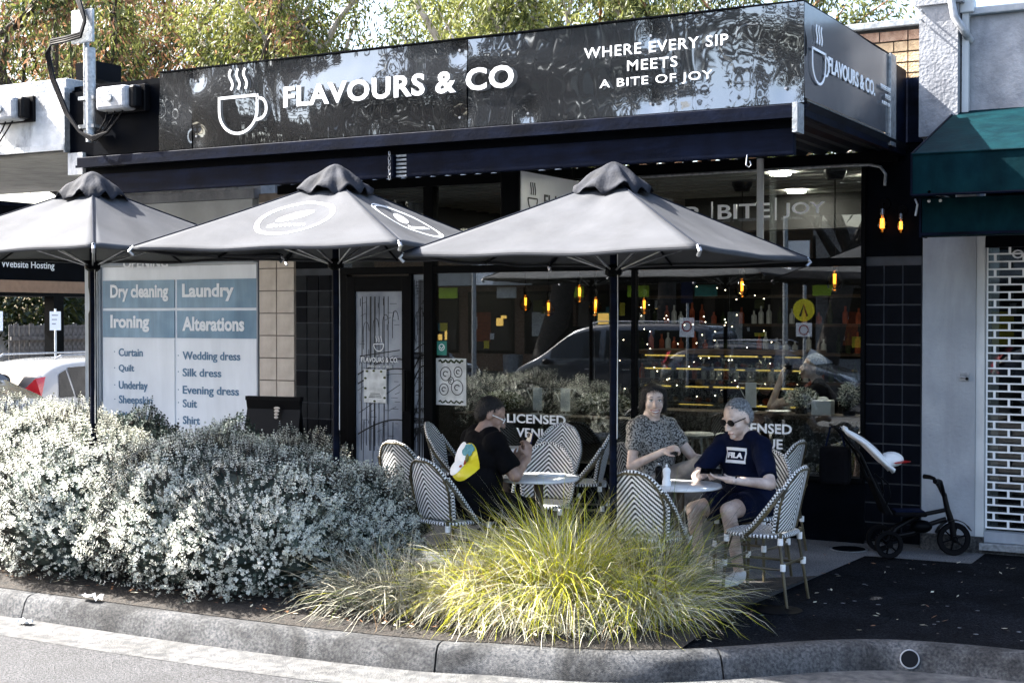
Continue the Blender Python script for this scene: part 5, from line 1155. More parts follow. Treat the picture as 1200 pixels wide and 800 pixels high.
def frame(fwd, up=(0, 0, 1)):
    f = Vector(fwd).normalized(); u = Vector(up); r_ = f.cross(u).normalized(); u = r_.cross(f).normalized()
    return Matrix((r_, f, u)).transposed()      # columns: right, forward, up
def hand(mb, wrist, d, palm_n, side, curl=.6, s_=1.0):
    """d: hand direction, palm_n: direction the palm faces, side: +1 thumb on d x palm_n side"""
    d = Vector(d).normalized(); pn = Vector(palm_n); pn = (pn-d*pn.dot(d)).normalized(); sd = d.cross(pn).normalized()*side; w_ = Vector(wrist)
    c = w_+d*.045*s_; R_ = Matrix((sd, d, pn)).transposed(); mb.ell(c, (.040*s_, .050*s_, .017*s_), R_, 12); mb.capsule(w_-d*.02, w_+d*.02, .026*s_, .028*s_, 10)
    for k, (off, L_) in enumerate([(.030, .072), (.010, .080), (-.010, .075), (-.029, .058)]):
        b = w_+d*.085*s_+sd*off*s_; a1 = curl*.5; p1 = b+(d*math.cos(a1)+pn*math.sin(a1))*L_*.5*s_; a2 = curl*1.4; p2 = p1+(d*math.cos(a2)+pn*math.sin(a2))*L_*.32*s_; a3 = curl*2.1; p3 = p2+(d*math.cos(a3)+pn*math.sin(a3))*L_*.22*s_
        mb.capsule(b-d*.02, b, .0095*s_, .0095*s_, 8); mb.capsule(b, p1, .0098*s_, .0088*s_, 8); mb.capsule(p1, p2, .0088*s_, .0080*s_, 8); mb.capsule(p2, p3, .0080*s_, .0068*s_, 8)
    t0 = w_+d*.02*s_+sd*.030*s_; t1 = t0+(d*.6+sd*.7+pn*.25).normalized()*.038*s_; t2 = t1+(d*.9+sd*.1+pn*.45).normalized()*.034*s_
    mb.capsule(t0, t1, .013*s_, .011*s_, 8); mb.capsule(t1, t2, .011*s_, .0085*s_, 8)
def head(mb, c, fwd, up=(0, 0, 1), s_=1.0, jowl=1.0):
    R_ = frame(fwd, up); c = Vector(c); g_ = lambda x, y, z: c+R_@Vector((x*s_, y*s_, z*s_))
    mb.ell(g_(0, -.012, .028), (.080*s_, .094*s_, .088*s_), R_, 20); mb.ell(g_(0, .022, -.022), (.066*s_, .070*s_, .078*s_), R_, 18); mb.ell(g_(0, .038, -.066), (.046*jowl*s_, .046*s_, .040*s_), R_, 16)
    mb.ell(g_(0, .078, -.098), (.022*s_, .016*s_, .016*s_), R_, 10); mb.capsule(g_(0, .086, .008), g_(0, .108, -.034), .010*s_, .0145*s_, 8)
    for q in (-1, 1):
        mb.ell(g_(q*.012, .098, -.038), (.010*s_, .012*s_, .008*s_), R_, 8); mb.ell(g_(q*.038, .060, -.028), (.024*s_, .022*s_, .022*s_), R_, 10); mb.ell(g_(q*.028, .078, .026), (.026*s_, .012*s_, .009*s_), R_, 10)
        mb.ell(g_(q*.078, -.012, -.010), (.010*s_, .020*s_, .030*s_), R_, 10)
    mb.ell(g_(0, .088, -.066), (.024*s_, .010*s_, .007*s_), R_, 10); mb.ell(g_(0, .084, -.078), (.020*s_, .010*s_, .007*s_), R_, 10)
    return g_, R_
def face(par, g_, R_, s_=1.0, smile=False, eyes=True):
    if eyes:
        for q in (-1, 1):
            e = MB(); e.ell(g_(q*.031, .077, .006), (.0125*s_, .009*s_, .0085*s_), R_, 12); eo = e.build('eye', 'white_print', par, smooth=True)
            MB().ell(g_(q*.031, .0848, .006), (.005*s_, .0025*s_, .0055*s_), R_, 10).build('iris', 'hair_dark', eo)
            MB().tube([g_(q*.050, .072, .026), g_(q*.034, .084, .034), g_(q*.015, .087, .030)], .0024, 6).build('eyebrow', 'hair_dark', par)
            MB().tube([g_(q*.045, .076, .010), g_(q*.031, .0875, .0155), g_(q*.018, .083, .010)], .0022, 5).build('eyelid', 'hair_dark', par)
    mo = MB()
    if smile: mo.tube([g_(-.030, .078, -.062), g_(-.016, .093, -.071), g_(0, .098, -.074), g_(.016, .093, -.071), g_(.030, .078, -.062)], [.002, .0065, .008, .0065, .002], 8, flat=.8); mo.build('teeth', 'teeth', par)
    lp = MB()
    if smile:
        lp.tube([g_(-.033, .076, -.059), g_(-.016, .096, -.0655), g_(0, .101, -.066), g_(.016, .096, -.0655), g_(.033, .076, -.059)], .0032, 6); lp.tube([g_(-.033, .076, -.060), g_(-.016, .094, -.079), g_(0, .098, -.084), g_(.016, .094, -.079), g_(.033, .076, -.060)], .004, 6)
    else: lp.tube([g_(-.024, .082, -.070), g_(0, .099, -.071), g_(.024, .082, -.070)], .0036, 6)
    lp.build('lips', 'lips', par)
def hair(par, g_, R_, m, s_=1.0, long=False, thin=0.0, seed=0, bun=False):
    mb = MB(); mb.ell(g_(0, -.022, .038), ((.082-thin)*s_, (.096-thin)*s_, (.088-thin)*s_), R_, 24); mb.ell(g_(0, -.055, .0), ((.078-thin)*s_, (.062-thin)*s_, .075*s_), R_, 20)
    if long:
        mb.ell(g_(0, .020, .082), (.070*s_, .058*s_, .034*s_), R_, 14)
        for q in (-1, 1): mb.ell(g_(q*.066, -.0, .03), (.026*s_, .050*s_, .07*s_), R_, 12); mb.ell(g_(q*.074, -.025, -.03), (.026*s_, .045*s_, .05*s_), R_, 12)
        mb.ell(g_(0, -.075, -.03), (.07*s_, .045*s_, .06*s_), R_, 14)
    if bun: mb.ell(g_(0, -.06, .11), (.05*s_, .05*s_, .045*s_), R_, 14)
    o = bake_remesh(mb, 'hair', m, par, .006, 3)
    me = o.data; n = len(me.vertices); co_ = np.zeros(n*3, dtype=np.float32); me.vertices.foreach_get('co', co_); co_ = co_.reshape(-1, 3); r_ = np.random.default_rng(seed); c0 = np.array(g_(0, 0, 0)); d = co_-c0
    # cut away hair in front of the face
    co_ += (r_.random(n)[:, None]-.3)*.004*d/np.linalg.norm(d, axis=1)[:, None]; me.vertices.foreach_set('co', co_.ravel())
    L_ = (R_.transposed() @ Vector((0, 0, 0))); Rn = np.array(R_); loc = d @ Rn / s_
    bm = bmesh.new(); bm.from_mesh(me); bm.verts.ensure_lookup_table()
    fl = .062 if not long else .080
    kill = [v for v, q in zip(bm.verts, loc) if (long and q[1] > .018 and (abs(q[0])/.062)**2+((q[2]-0)/.074)**2 < 1.15) or (long and q[1] > .03 and q[2] < -.05)] if long else [v for v, q in zip(bm.verts, loc) if (q[1] > .030 and q[2] < fl) or (abs(q[0]) < .2 and q[2] < -.03 and q[1] > -.03 and not long) or (q[1] > -.002 and q[2] < .03 and not long) or (q[1] > .012 and q[2] < .0 and long)]
    bmesh.ops.delete(bm, geom=kill, context='VERTS'); bm.to_mesh(me); bm.free(); me = o.data
    nv = len(me.vertices); cc = np.zeros(nv*3, dtype=np.float32); me.vertices.foreach_get('co', cc); cc = cc.reshape(-1, 3); nn = np.zeros(nv*3, dtype=np.float32); me.vertices.foreach_get('normal', nn); nn = nn.reshape(-1, 3)
    N = 2600 if long else 1800; id_ = r_.integers(0, nv, N); b = cc[id_]; n0 = nn[id_]; fl_ = np.array(R_@Vector((0, -.5, -.6))); dr = fl_[None, :]+r_.normal(0, .35, (N, 3)); dr -= n0*(dr*n0).sum(1)[:, None]*.85; dr /= np.linalg.norm(dr, axis=1)[:, None]
    Ls = (.035 if long else .010 if m == 'hair_grey' else .014)*r_.uniform(.5, 1.3, N)[:, None]; sd_ = np.cross(dr, n0)*.0011; b0 = b+n0*.001; b1 = b0+dr*Ls*.5+n0*.003; b2 = b0+dr*Ls+n0*(.004 if long else .002)
    quads('hair_strands', np.concatenate([np.stack([b0-sd_, b0+sd_, b1+sd_, b1-sd_], 1), np.stack([b1-sd_, b1+sd_, b2+sd_*.3, b2-sd_*.3], 1)]), m, None, o); return o
def torso(mb, pel, chest, nk, fw, sc=1.0, inf=0.0, belly=1.0):
    up = (Vector(chest)-Vector(pel)).normalized(); R_ = frame(Vector(fw)-up*Vector(fw).dot(up), up); pel = Vector(pel); ch = Vector(chest); nk = Vector(nk); mid = pel.lerp(ch, .5); F_ = R_ @ Vector((0, 1, 0))
    mb.ell(pel, (.175*sc+inf, .130*sc+inf, .115+inf), R_, 22); mb.ell(mid+F_*.015*belly, (.150*sc*(.6+.4*belly)+inf, .118*sc*belly+inf, .17+inf), R_, 22); mb.ell(ch, (.165*sc+inf, .115*sc+inf, .15+inf), R_, 22)
    mb.ell(ch.lerp(nk, .62), (.120*sc+inf*1.8, .078*sc+inf*1.5, .075+inf*1.3), R_, 18)
    return R_
class Fig: pass
def figure(label, J, group=None, skin='skin', top=('black_cloth', 1), bottom=('black_cloth', 'long'), sc=1.0, belly=1.0, head_s=1.0, hairm='hair_dark', long=False, thin=0, smile=False, eyes=True, female=False, jowl=1.0, seed=0, hcurl=(.7, .7), vox=.0065, shoes='black_plastic', sleeve=.75, bun=False):
    p = thing('person', label, 'person'); V_ = lambda k: Vector(J[k])
    mb = MB(); R_ = torso(mb, J['pel'], J['chest'], J['neck'], J['fw'], sc, 0, belly)
    mb.capsule(V_('neck')-Vector((0, 0, .03)), V_('head')+Vector((0, 0, -.02)), .060*(1.1 if jowl > 1 else .95)*head_s, .052*head_s, 14)
    g_, Rh = head(mb, J['head'], J['hf'], J.get('hu', (0, 0, 1)), head_s, jowl)
    for s_ in 'RL':
        mb.capsule(V_('sh'+s_), V_('el'+s_), .050*sc, .038*sc, 14); mb.capsule(V_('el'+s_), V_('wr'+s_), .038*sc, .025, 14); mb.ell(V_('sh'+s_), (.062*sc,)*3, None, 14)
        mb.capsule(V_('hip'+s_), V_('kn'+s_), .085*sc, .058, 14); mb.capsule(V_('kn'+s_), V_('an'+s_), .056, .036, 14); mb.ell(V_('kn'+s_).lerp(V_('an'+s_), .28), (.053, .056, .085), None, 12)
        hd = Vector(J['hd'+s_]); hand(mb, J['wr'+s_], hd, J['hn'+s_], J.get('ht'+s_, 1), hcurl[0 if s_ == 'R' else 1])
        mb.capsule(V_('an'+s_)-Vector((0, 0, .02)), V_('toe'+s_), .034, .03, 10)
    if female: 
        F_ = R_@Vector((0, 1, 0)); X_ = R_@Vector((1, 0, 0))
        for q in (-1, 1): mb.ell(V_('chest')+F_*.085+X_*q*.07-Vector((0, 0, .03)), (.06, .05, .06), None, 12)
    bake_remesh(mb, 'body', skin, p, vox, 3)
    # top
    inf = .016; tb = MB(); torso(tb, Vector(J['pel'])+Vector((0, 0, .02)), J['chest'], Vector(J['neck'])-Vector((0, 0, .035)), J['fw'], sc, inf, belly)
    if female:
        for q in (-1, 1): tb.ell(V_('chest')+F_*.09+X_*q*.07-Vector((0, 0, .03)), (.068, .055, .068), None, 12)
    for s_ in 'RL':
        e = V_('sh'+s_).lerp(V_('el'+s_), sleeve); tb.ell(V_('sh'+s_), (.076*sc,)*3, None, 14); tb.ell(V_('sh'+s_).lerp(V_('neck'), .45), (.066*sc,)*3, None, 14); tb.capsule(V_('sh'+s_), e, .066*sc, .062*sc, 16, False); tb.ell(V_('sh'+s_).lerp(V_('chest'), .4), (.08, .08, .085), None, 12)
    to = bake_remesh(tb, 'shirt', top[0], p, .009, 5); wrinkle(to, .006, seed)
    # bottom
    bb = MB(); Rp = frame(J['fw']); bb.ell(V_('pel')-Vector((0, 0, .01)), (.185*sc, .145*sc, .105), Rp, 22)
    for s_ in 'RL':
        if bottom[1] == 'long': bb.capsule(V_('hip'+s_), V_('kn'+s_), .105*sc, .076, 16); bb.capsule(V_('kn'+s_), V_('kn'+s_).lerp(V_('an'+s_), .9), .076, .062, 16, False)
        else: bb.capsule(V_('hip'+s_), V_('hip'+s_).lerp(V_('kn'+s_), .74), .108*sc, .100*sc, 16, False)
    bo = bake_remesh(bb, 'trousers' if bottom[1] == 'long' else 'shorts', bottom[0], p, .009, 4); wrinkle(bo, .008, seed+3)
    for s_ in 'RL':
        a = V_('an'+s_)-Vector((0, 0, .01)); tt = V_('toe'+s_); sb_ = MB(); sb_.capsule(a-Vector((0, 0, .01)), tt, .046, .040, 14); sb_.ell(a.lerp(tt, .5)-Vector((0, 0, .02)), (.05, .05, .03), None, 12); sb_.ell(a+Vector((0, 0, .01)), (.05, .05, .035), None, 12)
        bake_remesh(sb_, 'shoe', shoes, p, .009, 3)
    hair(p, g_, Rh, hairm, head_s, long, thin, seed, bun); face(p, g_, Rh, head_s, smile, eyes)
    f = Fig(); f.p = p; f.g = g_; f.R = Rh; f.T = R_; return f
def wrinkle(o, amp, seed):
    me = o.data; n = len(me.vertices); c = np.zeros(n*3, dtype=np.float32); me.vertices.foreach_get('co', c); c = c.reshape(-1, 3); nm = np.zeros(n*3, dtype=np.float32); me.vertices.foreach_get('normal', nm); nm = nm.reshape(-1, 3)
    r_ = np.random.default_rng(seed+1); h = np.zeros(n)
    for k in range(10):
        w_ = r_.normal(0, 1, 3); w_ /= np.linalg.norm(w_); fr = r_.uniform(18, 55); h += np.sin(c@w_*fr + r_.uniform(0, 6) + 1.5*np.sin(c@r_.normal(0, 1, 3)*9))*(18/fr)
    h = np.clip(h*.5, -1, 1); c += nm*(h*amp)[:, None]; me.vertices.foreach_set('co', c.ravel()); me.update()
def glasses(par, g_, R_, dark=False):
    m_ = 'black_plastic' if dark else 'white_print'
    gl = MB()
    for q in (-1, 1):
        if dark: gl.ell(g_(q*.035, .092, .006), (.034, .010, .025), R_, 16)
        else: gl.tube([g_(q*.033+.024*math.cos(a), .093, .002+.018*math.sin(a)) for a in [2*PI*i/14 for i in range(15)]], .0028, 5, False)
        gl.tube([g_(q*.060, .084, .008), g_(q*.078, .03, .008), g_(q*.080, -.02, .004)], .003 if not dark else .004, 6)
    gl.tube([g_(-.012, .098, .008), g_(.012, .098, .008)], .003, 6); gl.build('sunglasses' if dark else 'glasses', 'black_plastic' if dark else m_, par)

# man in black with phone
f1 = Vector((.52, .854, 0)); r1 = Vector((.854, -.52, 0))
pel = Vector((-5.14, 8.52, .55)); ch = pel+f1*.10+Vector((0, 0, .33)); nk = pel+f1*.13+Vector((0, 0, .53))
J = dict(pel=pel, chest=ch, neck=nk, head=nk+f1*.06+Vector((0, 0, .095)), hf=f1*.76+r1*.36+Vector((0, 0, -.40)), fw=f1+Vector((0, 0, -.15)),
         shR=nk+r1*.165-Vector((0, 0, .095)), shL=nk-r1*.165-Vector((0, 0, .095)), elR=(-4.80, 8.60, .765), elL=(-5.02, 8.98, .77), wrR=(-4.81, 8.80, .875), wrL=(-4.92, 8.87, .845),
         hdR=(-.10, .25, .9), hnR=(-.6, .2, 0), htR=1, hdL=(.35, .1, .8), hnL=(.5, -.5, 0), htL=-1,
         hipR=pel+r1*.09, hipL=pel-r1*.09, knR=pel+f1*.43+r1*.13-Vector((0, 0, .03)), knL=pel+f1*.43-r1*.13-Vector((0, 0, .03)), anR=pel+f1*.38+r1*.13-Vector((0, 0, .46)), anL=pel+f1*.38-r1*.13-Vector((0, 0, .46)), toeR=pel+f1*.55+r1*.13-Vector((0, 0, .505)), toeL=pel+f1*.55-r1*.13-Vector((0, 0, .505)))
a = figure('man in black t-shirt with colourful back print bent over a phone', J, skin='skin', top=('black_cloth', 1), bottom=('black_cloth', 'long'), sc=1.22, belly=1.2, seed=2, hcurl=(1.1, .9), eyes=True, sleeve=.8, head_s=1.06, thin=.002, jowl=1.15)
glasses(a.p, a.g, a.R)
# print on the back of the shirt: disc of coloured shapes laid on the cloth
bm_dir = -f1; 
def shirt_print(fig, origin, direction, upv, shapes, dist=.4):
    sh = [x for x in bpy.data.objects if x.parent == fig.p and x.name.startswith('shirt')][0]; me = sh.data
    from mathutils.bvhtree import BVHTree
    bv = BVHTree.FromPolygons([v.co.copy() for v in me.vertices], [tuple(p.vertices) for p in me.polygons])
    d = Vector(direction).normalized(); sx = Vector(upv).cross(d).normalized(); sz = d.cross(sx).normalized()*-1
    if sz.z < 0: sz = -sz
    O = Vector(origin)
    def hit(u, v, off):
        h = bv.ray_cast(O - d*-dist + sx*u + sz*v, -d)[0]
        return tuple((h if h else O + sx*u + sz*v) + d*off)
    for (nm_, m_, poly, off) in shapes:
        c_ = (sum(q[0] for q in poly)/len(poly), sum(q[1] for q in poly)/len(poly)); mb = MB(); n = len(poly); K = 5; mb.v.append(hit(c_[0], c_[1], off))
        for k in range(1, K+1):
            for (u, v) in poly: mb.v.append(hit(c_[0]+(u-c_[0])*k/K, c_[1]+(v-c_[1])*k/K, off))
        for i in range(n): mb.f.append((0, 1+i, 1+(i+1) % n)); mb.m.append(0)
        for k in range(K-1):
            for i in range(n): mb.f.append((1+k*n+i, 1+(k+1)*n+i, 1+(k+1)*n+(i+1) % n, 1+k*n+(i+1) % n)); mb.m.append(0)
        mb.build(nm_, m_, fig.p, fix=True)
circ = lambda cx, cy, rx, ry, n=26, a0=0, a1=2*PI: [(cx+rx*math.cos(a0+(a1-a0)*i/n), cy+ry*math.sin(a0+(a1-a0)*i/n)) for i in range(n)]
pd_ = (-f1 + r1*.28 + Vector((0, 0, .12))).normalized()
shirt_print(a, ch+Vector((0, 0, -.03)), pd_, (0, 0, 1), [('back_print_disc', 'yellow', circ(0.02, -.01, .115, .135), .004), ('back_print_white', 'white_print', circ(-.06, .01, .095, .12), .007), ('back_print_grey', 'white_panel', circ(-.075, .06, .045, .06), .009), ('back_print_teal', 'teal_print', [(q[0]+random.uniform(-.008, .008), q[1]+random.uniform(-.008, .008)) for q in circ(.03, .075, .055, .045, 18)], .011), ('back_print_red', 'rust_cloth', circ(.03, -.01, .012, .02, 8), .011), ('back_print_green', 'leaf_lime', circ(.045, .02, .018, .03, 8), .013), ('back_print_red', 'rust_cloth', circ(.01, -.04, .012, .010, 8), .013)])
ph = thing('mobile_phone', 'dark blue phone held up by the man in black', 'phone', (-4.855, 8.865, .915), 0); ph.rotation_euler = Euler((math.radians(-12), math.radians(8), math.radians(-35))); MB().box(-.037, .037, -.005, .005, -.02, .135).build('case', 'phone_blue', ph, bevel=.004); box('screen', 'car_glass', -.033, .033, .0055, .0065, -.014, .130, ph); MB().box(-.030, -.006, -.0085, -.0055, .095, .125).build('camera_bump', 'black_plastic', ph, bevel=.002)

# woman in patterned top
f2 = Vector((.95, -.31, 0)).normalized(); r2 = Vector((f2.y, -f2.x, 0)); pel = Vector((-4.31, 9.86, .56)); nk = pel+f2*-.02+Vector((0, 0, .56)); ch = pel+f2*.0+Vector((0, 0, .35))
J = dict(pel=pel, chest=ch, neck=nk, head=nk+f2*.03+Vector((0, 0, .12)), hf=(.50, -.84, -.05), fw=f2*.85+r2*.25, shR=nk+r2*.165-Vector((0, 0, .085)), shL=nk-r2*.165+f2*.03-Vector((0, 0, .085)),
         elR=(-4.38, 9.62, .76), elL=(-4.06, 10.05, .80), wrR=(-4.14, 9.66, .875), wrL=(-3.82, 9.98, .79), hdR=(.8, .25, .3), hnR=(0, .5, -.8), htR=-1, hdL=(.9, -.1, -.25), hnL=(0, 0, -1), htL=1,
         hipR=pel+r2*.085, hipL=pel-r2*.085, knR=pel+f2*.46+Vector((0, 0, .22))+r2*.0, knL=pel+f2*.44-r2*.10-Vector((0, 0, .02)), anR=pel+f2*.62-r2*.28+Vector((0, 0, -.02)), anL=pel+f2*.40-r2*.10-Vector((0, 0, .47)), toeR=pel+f2*.76-r2*.30+Vector((0, 0, -.05)), toeL=pel+f2*.58-r2*.10-Vector((0, 0, .51)))
b = figure('smiling dark haired woman in speckled short sleeved top sitting cross legged', J, skin='skin_fair', top=('leopard_cloth', 1), bottom=('trouser', 'long'), sc=.98, belly=1.05, hairm='hair_dark', long=True, smile=True, female=True, seed=4, hcurl=(1.2, .5), shoes='white_shoe', head_s=1.04, jowl=1.12, sleeve=.62)

# man with sunglasses
f3 = Vector((-.22, -.975, 0)).normalized(); r3 = Vector((f3.y, -f3.x, 0)); pel = Vector((-3.45, 9.64, .56)); nk = pel+f3*.12+Vector((.0, 0, .50)); ch = pel+f3*.07+Vector((0, 0, .27))
J = dict(pel=pel, chest=ch, neck=nk, head=nk+f3*.065+Vector((0, 0, .10)), hf=(-.38, -.80, -.34), fw=f3, shR=nk+r3*.155-Vector((0, 0, .095)), shL=nk-r3*.155-Vector((0, 0, .095)),
         elR=(-3.74, 9.33, .75), elL=(-3.17, 9.24, .735), wrR=(-3.60, 9.17, .795), wrL=(-3.375, 9.02, .775), hdR=(.45, -.6, .15), hnR=(.3, 0, -.9), htR=-1, hdL=(-.95, .05, .12), hnL=(.0, .1, 1), htL=1,
         hipR=pel+r3*.095, hipL=pel-r3*.095, knR=Vector((-3.80, 9.42, .50)), knL=(-3.43, 9.13, .55), anR=Vector((-3.82, 9.60, .09)), anL=(-3.40, 9.27, .10), toeR=Vector((-3.88, 9.46, .05)), toeL=(-3.44, 9.10, .05))
c = figure('grey haired man in navy t-shirt and sunglasses looking at his phone', J, skin='skin_fair', top=('navy_cloth', 1), bottom=('navy_cloth', 'short'), sc=1.08, belly=1.2, hairm='hair_grey', thin=.003, seed=6, hcurl=(.9, .35), eyes=False, jowl=1.25, shoes='white_shoe', head_s=1.10, sleeve=.85)
glasses(c.p, c.g, c.R, True)
fpd = (f3+Vector((0, 0, .18))).normalized(); sq = lambda x0, x1, y0, y1, n=6: [(x0+(x1-x0)*i/n, y0) for i in range(n)]+[(x1, y0+(y1-y0)*i/n) for i in range(n)]+[(x1-(x1-x0)*i/n, y1) for i in range(n)]+[(x0, y1-(y1-y0)*i/n) for i in range(n)]
shirt_print(c, ch+Vector((0, 0, .045)), fpd, (0, 0, 1), [('chest_print', 'white_print', sq(-.082, .082, -.055, .055), .003), ('chest_print_box', 'navy_cloth', sq(-.072, .072, -.033, .033), .005)])
sh = [x for x in bpy.data.objects if x.parent == c.p and x.name.startswith('shirt')][0]
tx = text('FILA', 0, 0, 0, .125, .040, 'local', 'white_print', c.p, bold=.05, name='chest_lettering', depth=.002)
from mathutils.bvhtree import BVHTree
bv = BVHTree.FromPolygons([v.co.copy() for v in sh.data.vertices], [tuple(p_.vertices) for p_ in sh.data.polygons]); O = ch+Vector((0, 0, .045)); sx = Vector((0, 0, 1)).cross(fpd).normalized(); sz = fpd.cross(sx).normalized()
if sz.z < 0: sz = -sz
for v in tx.data.vertices:
    u_, v_ = v.co.x-.0625, v.co.y-.02; h = bv.ray_cast(O+fpd*.4+sx*u_+sz*v_, -fpd)[0]; v.co = (h if h else O+sx*u_+sz*v_)+fpd*(.008+v.co.z)
wt = MB().tube([Vector((-3.345, 9.045, .772))+Vector((.012*math.cos(a_), .030*math.sin(a_)*.9, .030*math.cos(a_))) for a_ in [2*PI*i/14 for i in range(15)]], .006, 6, False); wt.build('watch', 'black_plastic', c.p)
ph = thing('mobile_phone', 'black phone in the hands of the man with sunglasses', 'phone', (-3.515, 9.03, .825)); ph.rotation_euler = Euler((math.radians(20), 0, math.radians(15))); MB().box(-.075, .075, -.037, .037, -.004, .004).build('case', 'black_plastic', ph, bevel=.003); box('screen', 'car_glass', -.07, .07, -.033, .033, .0042, .005, ph)

# customer drinking behind the glass
f4 = Vector((-.92, -.38, 0)).normalized(); r4 = Vector((f4.y, -f4.x, 0)); pel = Vector((-3.72, 12.45, .80)); nk = pel+f4*.10+Vector((0, 0, .50)); ch = pel+f4*.06+Vector((0, 0, .30))
J = dict(pel=pel, chest=ch, neck=nk, head=nk+f4*.05+Vector((0, 0, .12)), hf=(-.93, -.30, .12), fw=f4, shR=nk+r4*.17-Vector((0, 0, .08)), shL=nk-r4*.17-Vector((0, 0, .08)), elL=(-4.10, 12.22, 1.06), elR=(-3.72, 12.62, 1.08), wrL=(-4.02, 12.24, 1.30), wrR=(-3.85, 12.60, 1.2),
         hdL=(.2, .05, .9), hnL=(.6, .3, .2), htL=1, hdR=(-.2, -.2, .8), hnR=(-.5, 0, 0), htR=1, hipR=pel+r4*.09, hipL=pel-r4*.09, knR=pel+f4*.42+r4*.1, knL=pel+f4*.42-r4*.1, anR=pel+f4*.35+r4*.1-Vector((0, 0, .45)), anL=pel+f4*.35-r4*.1-Vector((0, 0, .45)), toeR=pel+f4*.5+r4*.1-Vector((0, 0, .5)), toeL=pel+f4*.5-r4*.1-Vector((0, 0, .5)))
J['elL'], J['wrL'] = (-4.18, 12.20, 1.07), (-4.10, 12.22, 1.31)
d_ = figure('person behind the window at right raising a dark cup to drink', J, skin='skin_fair', top=('black_cloth', 1), bottom=('black_cloth', 'long'), hairm='hair_grey', seed=8, hcurl=(.8, .9), vox=.009, sleeve=.5)
sc_ = MB().tube([nk+r4*.10+f4*.02+Vector((0, 0, -.02)), nk+f4*.11+Vector((0, 0, -.08)), nk-r4*.08+f4*.13+Vector((0, 0, -.2))], .035, 8).build('scarf', 'rust_cloth', d_.p, smooth=True)
cu_ = thing('coffee_cup', 'dark cup held to the mouth of the person behind the glass', 'cup', (-4.03, 12.24, 1.40)); MB().lathe([(.028, -.04), (.040, .04), (.036, .04), (.026, -.03)], (0, 0, 0), 18).build('bowl', 'black_plastic', cu_, smooth=True); MB().tube([(-.035, 0, .02), (-.06, 0, .01), (-.058, 0, -.02), (-.03, 0, -.025)], .005, 6).build('handle', 'black_plastic', cu_)
for q_ in (d_.p, cu_): q_.location.x += .0
stool(-3.72, 12.47, 'white bar stool under the drinking person behind the glass')

# ------------------------------------------------------------------ push trike by the tiled pier
tk = thing('push_trike', 'black child push trike with white and black hood parked by the tiled pier', 'tricycle', (-2.88, 11.12, 0), math.radians(26.6)); tk.scale = (.87, .87, .87)
def wheel(par, x, y, r_, w_=.045):
    Ry = Matrix.Rotation(PI/2, 3, 'X'); wh = MB().lathe([(r_*.72, -w_*.4), (r_*.95, -w_*.5), (r_, -w_*.2), (r_, w_*.2), (r_*.95, w_*.5), (r_*.72, w_*.4), (r_*.72, -w_*.4)], (x, y, r_), 30, 0, Ry, False).build('wheel', 'rubber', par, smooth=True)
    rm = MB().lathe([(.03, -.04), (.03, .04)], (x, y, r_), 14, 0, Ry); 
    for k in range(6): a_ = 2*PI*k/6+.3; rm.tube([(x, y, r_), (x+r_*.74*math.cos(a_), y, r_+r_*.74*math.sin(a_))], .009, 6)
    rm.tube([(x+r_*.72*math.cos(t_), y, r_+r_*.72*math.sin(t_)) for t_ in [2*PI*k/24 for k in range(25)]], .010, 6, False); rm.build('rim', 'black_frame', wh)
for s_ in (-1, 1): wheel(tk, 0, s_*.19, .125)
wheel(tk, .62, 0, .150)
MB().tube([(0, -.19, .125), (0, .19, .125)], .012, 8).build('rear_axle', 'black_frame', tk)
fr = MB().tube([(0, -.08, .13), (.10, -.04, .25), (.30, 0, .36), (.54, 0, .41)], .020, 10).tube([(0, .08, .13), (.10, .04, .25), (.30, 0, .36)], .020, 10).tube([(.05, 0, .16), (.25, 0, .20), (.40, 0, .28), (.55, 0, .33)], .022, 10)
fr.build('frame', 'black_plastic', tk, smooth=True)
MB().tube([(.62, 0, .16), (.60, 0, .30), (.56, 0, .42), (.53, 0, .56)], [.028, .030, .026, .022], 10).build('fork', 'black_plastic', tk, smooth=True)
for s_ in (-1, 1): MB().tube([(.53, 0, .54), (.50, s_*.06, .62), (.47, s_*.12, .68), (.44, s_*.15, .69), (.40, s_*.20, .69)], [.020, .018, .018, .020, .022], 10).build('handlebar', 'black_plastic', tk, smooth=True)
MB().add([(.48+.17*math.cos(t_)+.14, w_, .15+.175*math.sin(t_)) for t_ in [PI*.15+PI*.75*k/8 for k in range(9)] for w_ in (-.04, .04)], [(2*k, 2*k+2, 2*k+3, 2*k+1) for k in range(8)]).build('mudguard', 'black_plastic', tk).modifiers.new('s', 'SOLIDIFY').thickness = .006
for s_ in (-1, 1): MB().tube([(.62, 0, .15), (.62, s_*.06, .15), (.66, s_*.065, .11), (.66, s_*.12, .11)], .010, 7).build('pedal', 'black_plastic', tk)
MB().box(.06, .36, -.13, .13, .36, .40).build('seat', 'black_cloth', tk, bevel=.02)
MB().box(-.02, .03, -.13, .13, .38, .72, 0, Matrix.Rotation(math.radians(-22), 3, 'Y'), (0, 0, .38)).build('seat_back', 'black_cloth', tk, bevel=.015)
MB().box(.08, .34, -.10, .10, .40, .412).build('seat_pad', 'navy_cloth', tk, bevel=.006)
MB().ell((.33, 0, .26), (.10, .07, .06), None, 14).build('foot_shell', 'black_frame', tk, smooth=True)
for s_ in (-1, 1): MB().tube([(.04, s_*.12, .38), (-.10, s_*.13, .62), (-.24, s_*.14, .92), (-.40, s_*.14, 1.12), (-.47, s_*.10, 1.17), (-.49, 0, 1.18)], .011, 8).build('push_handle', 'black_plastic', tk, smooth=True)
